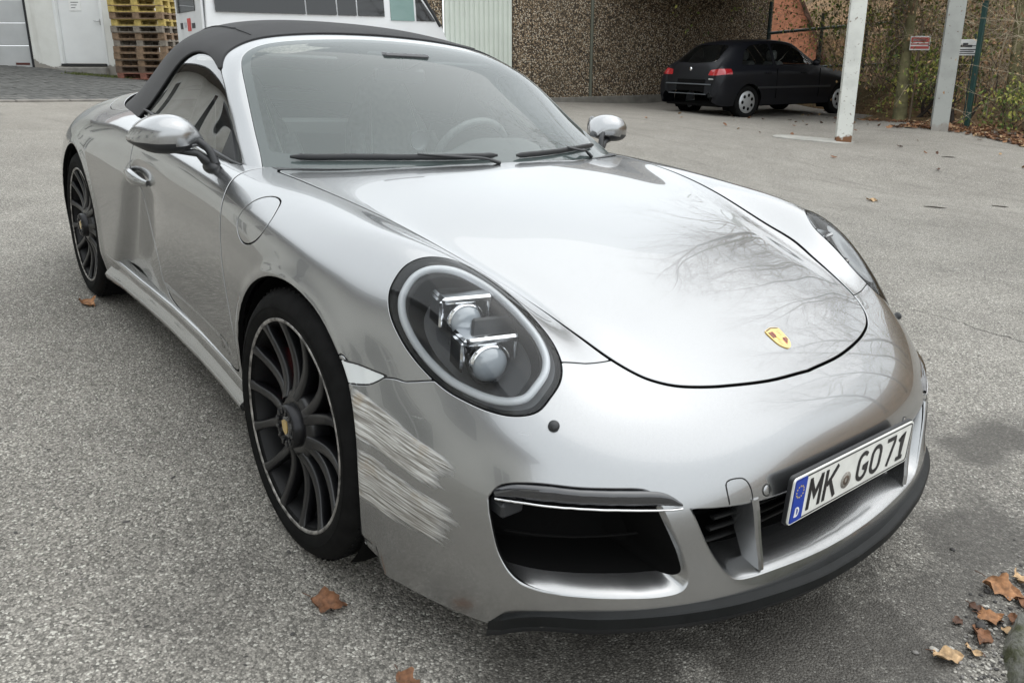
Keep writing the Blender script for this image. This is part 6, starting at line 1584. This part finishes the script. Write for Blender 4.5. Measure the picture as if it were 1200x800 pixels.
MB().add([(2.7, -.2, 1.6), (.8, -.2, 5.45), (.8, 5.2, 5.45), (2.7, 5.2, 1.6), (2.62, -.2, 1.5), (.75, -.2, 5.3), (.75, 5.2, 5.3), (2.62, 5.2, 1.5)], [(0, 1, 2, 3), (7, 6, 5, 4), (0, 4, 5, 1), (3, 2, 6, 7)]).build('roof_edge', TILE, gab)
# ---------------------------------------------------------------- wooded bank on the right: slope, leaf litter, bare trees, thickets
def bank_z(x, y):
    d = (y - 13.2) * .82 + (x + 5.0) * .10 + .35 * math.sin(x * .8) + .2 * math.sin(x * 2.1 + y)
    rise = max(0., d); return gz(x, y) + .02 + min(rise * .16 + .045 * rise ** 1.55, 7.5) * (1 if x < 22 else 1)
def litter_ground():
    t = NT('leaf_mould'); v = t.n('ShaderNodeTexVoronoi', Vector=t.tc.outputs['Object'], Scale=34.); c = t.n('ShaderNodeSeparateColor', Color=v.outputs['Color'])
    col = t.mix(c.outputs[0], (.11, .072, .042), (.33, .20, .11)); col = t.mix(t.math('GREATER_THAN', c.outputs[1], .85), col, (.30, .20, .10)); col = t.mix(t.ramp(t.noise(.9, 6), .42, .66, 0, .8), col, (.05, .045, .022))
    t.out(Base_Color=col, Roughness=.95, Specular_IOR_Level=.15); t.bump(c.outputs[2], .5, .012); return t.m
bx = np.linspace(-22, 30, 90); by = np.linspace(12.6, 44, 50)
def bank_off(x, y): return y < 13.0 or (x < -9.6 and y < 21.0) or (x < -5.9 and y < 15.2)
bv = [(x, y, gz(x, y) - .15 if bank_off(x, y) else bank_z(x, y)) for x in bx for y in by]
# keep the bank clear of the hall and the canopy parking place
bf = []
for i in range(len(bx) - 1):
    for j in range(len(by) - 1):
        k = i * len(by) + j; bf.append((k, k + len(by), k + len(by) + 1, k + 1))
tag(mesh_obj('wooded_bank', bv, bf, litter_ground()), kind='structure')

LEAFC = [mat('dead_leaf_%s' % n, c, .75, noise=(70, .5), bump=(160, .6, .002)) for n, c in (('brown', (.17, .078, .038)), ('tan', (.30, .15, .07)), ('dark', (.09, .045, .028)), ('pale', (.40, .27, .15)))]
def leaf_shape(rng, L, curl=.35):
    """a curled, ragged ovate leaf, root at the origin"""
    V, F = [], []; bend = rng.uniform(-.25, .25)
    for i in range(6):
        t = i / 5; w0 = L * .30 * math.sin(math.pi * min(1, t * .96 + .03)) ** .75; z = L * curl * (t - .5) ** 2 * 1.6
        for s_, up in ((-1, 1), (0, 0), (1, 1)):
            w = w0 * rng.uniform(.62, 1.2); V.append((L * (t - .5) + rng.uniform(-.04, .04) * L, w * s_ + bend * L * (t - .5) ** 2 * 2, z + up * w * curl * rng.uniform(.4, 1.7) + rng.uniform(-.03, .03) * L))
    for i in range(5):
        for s_ in range(2): k = i * 3 + s_; F.append((k, k + 3, k + 4, k + 1))
    return V, F
rng = random.Random(77)
def scatter_leaves(name, n, fx, label, mats, Lr):
    groups = [MB() for _ in mats]
    for _ in range(n):
        x, y, z = fx(rng); V, F = leaf_shape(rng, rng.uniform(*Lr), rng.uniform(.1, .6)); M = Matrix.Translation((x, y, z + .012)) @ Euler((rng.gauss(0, .35), rng.gauss(0, .35), rng.uniform(0, 6.28))).to_matrix().to_4x4()
        groups[min(len(mats) - 1, int(rng.random() ** 1.3 * len(mats)))].add([tuple(M @ Vector(v)) for v in V], F, True)
    V, F, ids = [], [], []
    for gi, g in enumerate(groups):
        k = len(V); V += g.V; F += [tuple(i + k for i in f) for f in g.F]; ids += [gi] * len(g.F)
    return tag(mesh_obj(name, V, F, None, mats=mats, mat_ids=ids), label, 'leaves', kind='stuff')
def litter_band(r):
    while True:
        x = r.uniform(-7.0, 7.5); e = 10.95 + .35 * math.sin(x * 1.3) + .12 * (x + 4) * (x < -2.5) - .10 * (x + 2.5) * (x > -2.5); y = e + abs(r.gauss(0, 1.0)) + .1 * r.random()
        if x < -4.4 and y < 12.2 - .2 * (x + 4.4): continue
        if y < 18: return x, y, (bank_z(x, y) if y > 13 else gz(x, y))
scatter_leaves('leaf_litter', 6500, litter_band, 'thick brown leaf litter along the edge of the yard', LEAFC, (.05, .11))
def loose(r):
    while True:
        x, y = r.uniform(-8, 9), r.uniform(5.5, 11.5)
        if r.random() < ((y - 4.5) / 7) ** 3: return x, y, gz(x, y)
scatter_leaves('strewn_leaves', 90, loose, 'sparse fallen leaves strewn over the far tarmac', LEAFC, (.05, .10))

BARK = mat('bark_moss', (.165, .152, .078), .95, noise=(6, .45), bump=(25, .8, .03)); BARK2 = mat('bark_grey', (.10, .088, .07), .95, noise=(9, .4), bump=(25, .7, .02)); TWIG = mat('twig_brown', (.22, .165, .11), .9, noise=(5, .4)); TWIGD = mat('twig_dark', (.035, .027, .021), .9); TWIGP = mat('twig_pale', (.46, .39, .28), .9)
def branch(mb, rng, p, d, L, r, depth, sides, gravity=.0, wob=.22, leaves=None, splits=(2, 4), shrink=.62):
    n = 4 if depth > 0 else 3; pts = [p.copy()]; q = p.copy(); dd = d.copy()
    for k in range(n):
        dd = (dd + Vector((rng.gauss(0, wob), rng.gauss(0, wob), rng.gauss(0, wob) - gravity))).normalized(); q = q + dd * L / n; pts.append(q.copy())
    rad = [r * (1 - .55 * k / n) for k in range(n + 1)]
    mb.tube(pts, rad, sides, caps=False)
    if depth == 0:
        if leaves is not None: leaves.append((q.copy(), dd.copy()))
        return
    for _ in range(rng.randint(*splits)):
        t = rng.uniform(.35, 1.0); k = min(n - 1, int(t * n)); base = pts[k].lerp(pts[k + 1], t * n - k)
        a = Vector((rng.gauss(0, 1), rng.gauss(0, 1), rng.gauss(0, .7))); a = (a - dd * a.dot(dd)).normalized(); nd = (dd * rng.uniform(.5, 1.0) + a * rng.uniform(.5, 1.0) + Vector((0, 0, .15))).normalized()
        branch(mb, rng, base, nd, L * rng.uniform(shrink - .12, shrink + .12), max(rad[k] * .55, .0025), depth - 1, max(3, sides - 1), gravity, wob, leaves, splits, shrink)
    branch(mb, rng, pts[-1], dd, L * shrink, rad[-1], depth - 1, max(3, sides - 1), gravity, wob, leaves, splits, shrink)
def leaf_cloud(pts, rng, per, spread, L, mats, name, parent):
    gs = [MB() for _ in mats]
    for p, d in pts:
        for _ in range(per):
            c = p + Vector((rng.gauss(0, spread), rng.gauss(0, spread), rng.gauss(0, spread))); M = Matrix.Translation(c) @ Euler((rng.uniform(0, 6), rng.uniform(0, 6), rng.uniform(0, 6))).to_matrix().to_4x4(); l = L * rng.uniform(.6, 1.3)
            gs[rng.randrange(len(mats))].add([tuple(M @ Vector(v)) for v in ((-l / 2, 0, 0), (0, -l * .3, .01), (l / 2, 0, 0), (0, l * .3, .01))], [(0, 1, 2, 3)])
    V, F, ids = [], [], []
    for gi, g in enumerate(gs): k = len(V); V += g.V; F += [tuple(i + k for i in f) for f in g.F]; ids += [gi] * len(g.F)
    o = mesh_obj(name, V, F, None, parent, mats=mats, mat_ids=ids, smooth=False); tag(o, kind='stuff'); return o
def tree(x, y, h, r, label, seed, mt, lean=(0, 0), group='bare trees on the bank'):
    rng = random.Random(seed); root = empty('bare_tree', (x, y, (bank_z(x, y) if y > 13 else gz(x, y)) - .08), 0, label, 'tree', group)
    pts, n = [], 10; q = Vector((0, 0, 0)); d = Vector((lean[0], lean[1], 1)).normalized()
    for k in range(n + 1): pts.append(q.copy()); d = (d + Vector((rng.gauss(0, .035), rng.gauss(0, .035), .03))).normalized(); q = q + d * h * .72 / n
    rad = [r * (1.5 if k == 0 else 1.12 if k == 1 else 1) * (1 - .62 * k / n) for k in range(n + 1)]
    MB().tube(pts, rad, 10, caps=False).build('trunk', mt, root)
    cr = MB(); 
    for k in range(2, n + 1):
        for _ in range(2 if k < 5 else 3):
            a = rng.uniform(0, 6.28); nd = Vector((math.cos(a), math.sin(a), rng.uniform(.35, 1.2))).normalized()
            if k < 4 and rng.random() < .5: continue
            branch(cr, rng, pts[k], nd, h * rng.uniform(.13, .24) * (1.15 - .04 * k), rad[k] * .42, 3, 5, -.02, .16, None, (2, 3), .62)
    branch(cr, rng, pts[-1], d, h * .2, rad[-1], 3, 5, -.02, .16, None, (3, 4), .66)
    cr.build('crown', TWIG, root); return root
TR = [(-5.20, 13.15, 12.5, .085, 'mossy bare tree between the white post and the red sign', BARK), (-3.66, 13.95, 12.0, .095, 'mossy bare tree just beyond the green post', BARK),
      (-7.6, 17.6, 13.5, .15, 'tall grey bare tree rising behind the rail fence', BARK2), (-4.6, 18.8, 14.0, .16, 'bare grey tree high on the bank behind the red sign', BARK2), (-2.0, 17.2, 13.0, .15, 'bare tree up the bank beyond the white sign', BARK2), (-9.3, 21.0, 14.0, .17, 'bare tree near the orange brick gable', BARK2), (-6.2, 22.0, 14.5, .17, 'tall bare tree on the crest between fence and signs', BARK2), (-1.3, 21.5, 14.0, .17, 'tall bare tree on the crest beyond the white sign', BARK2),
      (1.2, 15.5, 12.5, .16, 'bare tree on the bank right of the green post', BARK2), (4.6, 14.6, 12.0, .15, 'bare tree on the bank opposite the silver car nose', BARK2), (8.5, 15.5, 13.0, .17, 'last bare tree along the bank beyond the yard', BARK2), (3.0, 19.5, 14.0, .16, 'bare tree high on the bank behind the open yard', BARK2)]
for i, (x, y, h, r, l, m_) in enumerate(TR): tree(x, y, h, r, l, 300 + i, m_)
LEAFG = [mat('leaf_green_dark', (.075, .115, .03), .6), mat('leaf_green', (.18, .24, .05), .6), mat('leaf_yellow', (.42, .42, .10), .6)]; LEAFB = [mat('leaf_brown_hang', (.23, .13, .065), .8), mat('leaf_tan_hang', (.40, .27, .14), .8), mat('leaf_dark_hang', (.11, .07, .04), .8)]
def thicket(x, y, h, spread, n, label, seed, mt, leaves=None, lsz=.05, per=3, name='shrub', thick=.012):
    rng = random.Random(seed); root = empty(name, (x, y, (bank_z(x, y) if y > 13 else gz(x, y)) - .05), 0, label, 'shrub', 'shrubs along the bank'); mb = MB(); tips = []
    for _ in range(n):
        a = rng.uniform(0, 6.28); p = Vector((rng.gauss(0, spread * .35), rng.gauss(0, spread * .35), 0)); d = Vector((math.cos(a) * rng.uniform(.1, .8), math.sin(a) * rng.uniform(.1, .8), 1)).normalized()
        branch(mb, rng, p, d, h * rng.uniform(.4, .7), thick * rng.uniform(.6, 1.3), 3, 4, .02, .20, tips, (1, 3), .66)
    mb.build('stems', mt, root)
    if leaves: leaf_cloud(tips, rng, per, .10, lsz, leaves, 'foliage', root)
    return root
rng0 = random.Random(4)
SH = [(-6.3, 14.9, 2.6, .9, 12, 'yellow green leafy shrub between the hatchback and the white post', TWIG, LEAFG, .075, 5), (-7.2, 15.9, 3.0, .9, 11, 'green leafy shrub under the rail fence', TWIG, LEAFG, .075, 5), (-8.3, 16.4, 2.8, .8, 9, 'leafy shrub against the hall corner by the fence', TWIG, LEAFG, .07, 4),
      (-4.75, 13.55, .75, .5, 9, 'low bramble under the red sign', TWIGD, LEAFG, .06, 3), (-4.2, 13.3, 1.1, .35, 3, 'black charred looking stump stems behind the grey post', TWIGD, None, .05, 0), (-5.0, 13.35, 1.25, .3, 3, 'dark forked stems below the red sign', TWIGD, None, .05, 0),
      (-5.3, 14.5, 1.3, .35, 8, 'leafy shrub in front of the hatchback beside the white post', TWIG, LEAFG, .07, 5), (-5.95, 15.4, 2.2, .5, 9, 'yellowing shrub beyond the hatchback bonnet', TWIG, LEAFG, .075, 5), (-3.1, 13.0, .9, .5, 9, 'green bramble beside the green post', TWIG, LEAFG, .07, 4), (-3.35, 13.2, 1.0, .4, 8, 'dark tangle at the foot of the mossy tree', TWIGD, LEAFB, .05, 2)]
for i, (x, y, h, s_, n, l, m_, lv, ls, per) in enumerate(SH): thicket(x, y, h, s_, n, l, 500 + i, m_, lv, ls, per, thick=.035 if m_ is TWIGD and lv is None else .012)
LMK = [(-6.9, 'behind the rail fence'), (-6.2, 'above the hatchback bonnet'), (-5.6, 'behind the white post'), (-5.1, 'beside the first mossy tree'), (-4.6, 'behind the red and white sign'), (-4.0, 'behind the grey post'), (-3.5, 'behind the green post'), (-2.6, 'just past the green post'), (-1.2, 'past the second tree'), (.4, 'near the third tree'), (1.6, 'on the open bank'), (99, 'farther along')]
for i in range(40):
    x = -7.6 + i * .25 + rng0.gauss(0, .25); y = 14.1 + abs(rng0.gauss(0, 1.7)) + 1.7 * (x < -5.4) - .12 * (x + 3) * (x > -3); pale = rng0.random() < .5
    hh = rng0.uniform(2.0, 3.8); lv = LEAFB if rng0.random() < .72 else LEAFG
    lab = '%s %s thicket with %s leaves %s %s' % ('tall' if hh > 3.1 else 'low' if hh < 2.5 else 'middling', 'pale' if pale else 'brown', 'brown' if lv is LEAFB else 'green', 'at the bank foot' if y < 15.3 else 'up the bank', next(l for e, l in LMK if x < e))
    thicket(x, y, hh, .8, 7, lab, 700 + i, TWIGP if pale else TWIG, lv, .055, 3, 'thicket')
# ---------------------------------------------------------------- near ground: single leaves, pebbles, mossy kerb corner
def fine_leaf(rng, L):
    """ragged, crumpled leaf: 14 x 7 points with wavy rim and a raised midrib"""
    V, F = [], []; n, m = 14, 7; ph = [rng.uniform(0, 6.28) for _ in range(6)]; bend = rng.uniform(-.3, .3); curl = rng.uniform(.35, .8)
    for i in range(n):
        t = i / (n - 1); w0 = L * .34 * math.sin(math.pi * (t * .95 + .03)) ** .8 * (1 - .25 * t)
        for j in range(m):
            s_ = j / (m - 1) * 2 - 1; rim = abs(s_) ** 3; w = w0 * (1 + rim * (.22 * math.sin(t * 17 + ph[0] + 2 * (s_ > 0)) + rng.uniform(-.14, .14)))
            z = L * (curl * .55 * (s_ * s_) * w0 / (L * .34) * .5 + .10 * math.sin(t * 7 + ph[1]) * s_ + .05 * math.sin(t * 13 + s_ * 4 + ph[2]) + .22 * (t - .5) ** 2 + .012 * (j == m // 2)) + rng.uniform(-.006, .006) * L
            V.append((L * (t - .5) + rim * rng.uniform(-.03, .03) * L, w * s_ + bend * L * (t - .5) ** 2, z))
    for i in range(n - 1):
        for j in range(m - 1): k = i * m + j; F.append((k, k + m, k + m + 1, k + 1))
    return V, F
def near_leaf(x, y, L, ang, mt, label, seed, tilt=.15, grp='single leaves around the silver car'):
    rng = random.Random(seed); V, F = fine_leaf(rng, L)
    o = mesh_obj('fallen_leaf', V, F, mt); z = gz(x, y)
    zmin = min(v[2] for v in V); M = Matrix(YARD.tolist()).to_4x4() @ Matrix.Rotation(0, 4, 'Z')
    o.matrix_world = Matrix.Translation((x, y, z - zmin + .003)) @ Matrix(YARD.tolist()).to_4x4() @ Euler((tilt, tilt * .5, ang)).to_matrix().to_4x4()
    # thin stalk
    st = MB().tube([(-L * .5, 0, L * .2), (-L * .62, L * .03, L * .21), (-L * .75, L * .1, L * .15)], .0012, 5).build('stalk', LEAFC[2], o)
    return tag(o, label, 'leaf', grp)
near_leaf(.25, -.97, .085, .9, LEAFC[0], 'torn brown leaf on tarmac beside the front wheel', 1, .3)
near_leaf(.56, -.95, .065, .2, LEAFC[0], 'flat reddish brown leaf in front of the scraped bumper corner', 2, .05)
near_leaf(-2.30, -.90, .10, .4, LEAFC[1], 'orange brown leaf beside the rear wheel', 3, .1)
near_leaf(1.215, .285, .07, 1.0, LEAFC[1], 'curled tan leaf lying at the kerb corner', 4, .3)
near_leaf(1.19, .435, .10, .5, LEAFC[1], 'long tan leaf near the kerb corner', 5, .35)
near_leaf(1.225, .195, .075, 2.0, LEAFC[0], 'dark curled leaf at the kerb corner', 6, .3)
near_leaf(1.205, .52, .075, 2.4, LEAFC[3], 'pale round leaf beyond the long tan leaf', 7, .1)
near_leaf(1.27, .27, .05, 3.0, LEAFC[3], 'small pale leaf against the mossy stone', 8, .2)
near_leaf(1.255, .33, .055, 1.7, LEAFC[0], 'small brown leaf against the mossy stone', 9, .3)
near_leaf(1.21, .06, .07, .9, LEAFC[3], 'narrow straw coloured leaf beside the pebbles', 10, .1)
for i_, (x_, y_, L_, a_, c_, l_) in enumerate(((1.235, .42, .05, 2.2, 0, 'small brown leaf between the long tan leaf and the mossy stone'), (1.18, .30, .04, .3, 2, 'tiny dark leaf scrap beside the curled tan leaf'), (1.26, .49, .06, 1.2, 1, 'tan leaf at the far end of the mossy stone'), (1.285, .58, .07, .4, 0, 'brown leaf beyond the mossy stone'), (1.235, .13, .045, 2.8, 3, 'pale leaf scrap tucked against the pebbles'), (1.17, .21, .035, 1.5, 2, 'small dark leaf scrap out from the kerb corner'))): near_leaf(x_, y_, L_, a_, LEAFC[c_], l_, 40 + i_, .25)
near_leaf(-2.17, 6.32, .11, .3, LEAFC[3], 'pale leaf out on the empty tarmac', 11, .1)

# mossy kerb stone poking into the corner
def moss_material():
    t = NT('mossy_stone'); n = t.noise(14., 6, rough=.65); f = t.noise(90., 3)
    col = t.mix(t.ramp(n, .42, .58), (.17, .17, .15), (.06, .065, .03)); t.out(Base_Color=col, Roughness=.95); t.bump(t.math('ADD', n, t.math('MULTIPLY', f, .4)), .8, .02); return t.m
rng = random.Random(3); rings = []
for k, (s_, z) in enumerate(((1.06, -.03), (1.0, .02), (.93, .05), (.70, .062), (.3, .066), (.02, .066))):
    rings.append([((.27 + .02 * rng.random()) * s_ * math.cos(a) * (1 + .08 * math.sin(3 * a)), (.17 + .02 * rng.random()) * s_ * math.sin(a), z + .008 * rng.random()) for a in np.linspace(0, 2 * math.pi, 26, endpoint=False)])
ks = MB().loft(rings).build('kerb_stone', moss_material()); ks.matrix_world = Matrix.Translation((1.475, .20, gz(1.475, .20) - .012)) @ Matrix(YARD.tolist()).to_4x4() @ Matrix.Rotation(2.2, 4, 'Z'); tag(ks, 'weathered mossy kerb stone at the edge of the tarmac', 'stone')
PEB = [mat('pebble_%s' % n, c, .8, noise=(30, .3)) for n, c in (('pale', (.42, .40, .36)), ('dark', (.055, .052, .050)), ('grey', (.20, .19, .18)))]
pme_ = []
for s_ in range(5):
    r2 = random.Random(60 + s_); mb = MB().ellipsoid((0, 0, 0), (1, .75, .5), 8, 6); mb.V = [(v[0] * r2.uniform(.8, 1.15), v[1] * r2.uniform(.8, 1.15), v[2] * r2.uniform(.8, 1.1)) for v in mb.V]; pme_.append(mb)
small = [MB() for _ in PEB]
for k in range(260):
    u = rng.random(); x = 1.30 - .12 * u + rng.gauss(0, .035); y = -.02 + .62 * u + rng.gauss(0, .05); r_ = rng.uniform(.002, .0065); sh_ = pme_[rng.randrange(5)]; M = Matrix.Translation((x, y, gz(x, y) + r_ * .3)) @ Euler((0, 0, rng.uniform(0, 6))).to_matrix().to_4x4() @ Matrix.Scale(r_, 4)
    small[rng.randrange(3)].add([tuple(M @ Vector(v)) for v in sh_.V], sh_.F, True)
V, F, ids = [], [], []
for gi, g in enumerate(small): k = len(V); V += g.V; F += [tuple(i + k for i in f) for f in g.F]; ids += [gi] * len(g.F)
tag(mesh_obj('grit', V, F, None, mats=PEB, mat_ids=ids), 'loose grit gathered along the mossy kerb stone', 'grit', kind='stuff')
for i, (x, y, r_, c, l) in enumerate(((1.178, .062, .012, 0, 'pale pebble on the tarmac near the kerb corner'), (1.20, .10, .009, 0, 'small pale pebble close to the kerb corner'), (1.165, .40, .010, 1, 'black pebble beside the long tan leaf'), (1.03, .52, .009, 1, 'dark pebble on the tarmac in front of the number plate'), (1.155, .02, .008, 2, 'grey pebble nearest the straw coloured leaf'), (1.21, .24, .016, 1, 'dark round lump among the leaves at the kerb corner'))):
    mb = pme_[i % 5]; o = bpy.data.objects.new('pebble', mb.mesh('pebble', PEB[c])); COL.objects.link(o); o.matrix_world = Matrix.Translation((x, y, gz(x, y) + r_ * .32)) @ Matrix.Rotation(i, 4, 'Z') @ Matrix.Scale(r_, 4); tag(o, l, 'pebble', 'pebbles near the kerb corner')

# twigs on the open tarmac and fine debris everywhere near
def twig(x, y, L, ang, label):
    r2 = random.Random(int(L * 1000)); o = MB().tube([(-L / 2, 0, .006), (-L * .15, L * .03, .007), (L * .2, -L * .02, .007), (L / 2, L * .04, .005)], [.003, .006, .006, .002], 7).build('twig', TWIGD)
    o.matrix_world = Matrix.Translation((x, y, gz(x, y))) @ Matrix(YARD.tolist()).to_4x4() @ Matrix.Rotation(ang, 4, 'Z'); return tag(o, label, 'twig')
twig(-1.66, 6.62, .22, .75, 'dark twig lying alone on the empty tarmac'); twig(-1.30, 7.3, .16, .6, 'short dark twig on the tarmac towards the leaf litter'); twig(-2.6, 9.1, .2, .9, 'thin twig on the tarmac ahead of the grey post')
rng = random.Random(12); bits = [MB() for _ in PEB]
for k in range(420):
    if k < 300: x, y = rng.uniform(-4, 1.6), -.95 - abs(rng.gauss(0, .9))
    else: x, y = rng.uniform(-.5, 1.7), rng.uniform(.95, 4.5)
    if x > .95 and y < 1.0 and y > -2 and k < 300 and y > -1.0: continue
    r_ = rng.choice((.002, .003, .003, .004, .006)); sh_ = pme_[rng.randrange(5)]; M = Matrix.Translation((x, y, gz(x, y) + r_ * .2)) @ Euler((0, 0, rng.uniform(0, 6))).to_matrix().to_4x4() @ Matrix.Diagonal((r_ * rng.uniform(1, 2), r_, r_ * .5, 1))
    bits[rng.choice((0, 1, 1, 2, 1))].add([tuple(M @ Vector(v)) for v in sh_.V], sh_.F, True)
V, F, ids = [], [], []
for gi, g in enumerate(bits): k = len(V); V += g.V; F += [tuple(i + k for i in f) for f in g.F]; ids += [gi] * len(g.F)
tag(mesh_obj('debris', V, F, None, mats=PEB, mat_ids=ids), 'tiny dark and pale debris strewn over the tarmac', 'debris', kind='stuff')
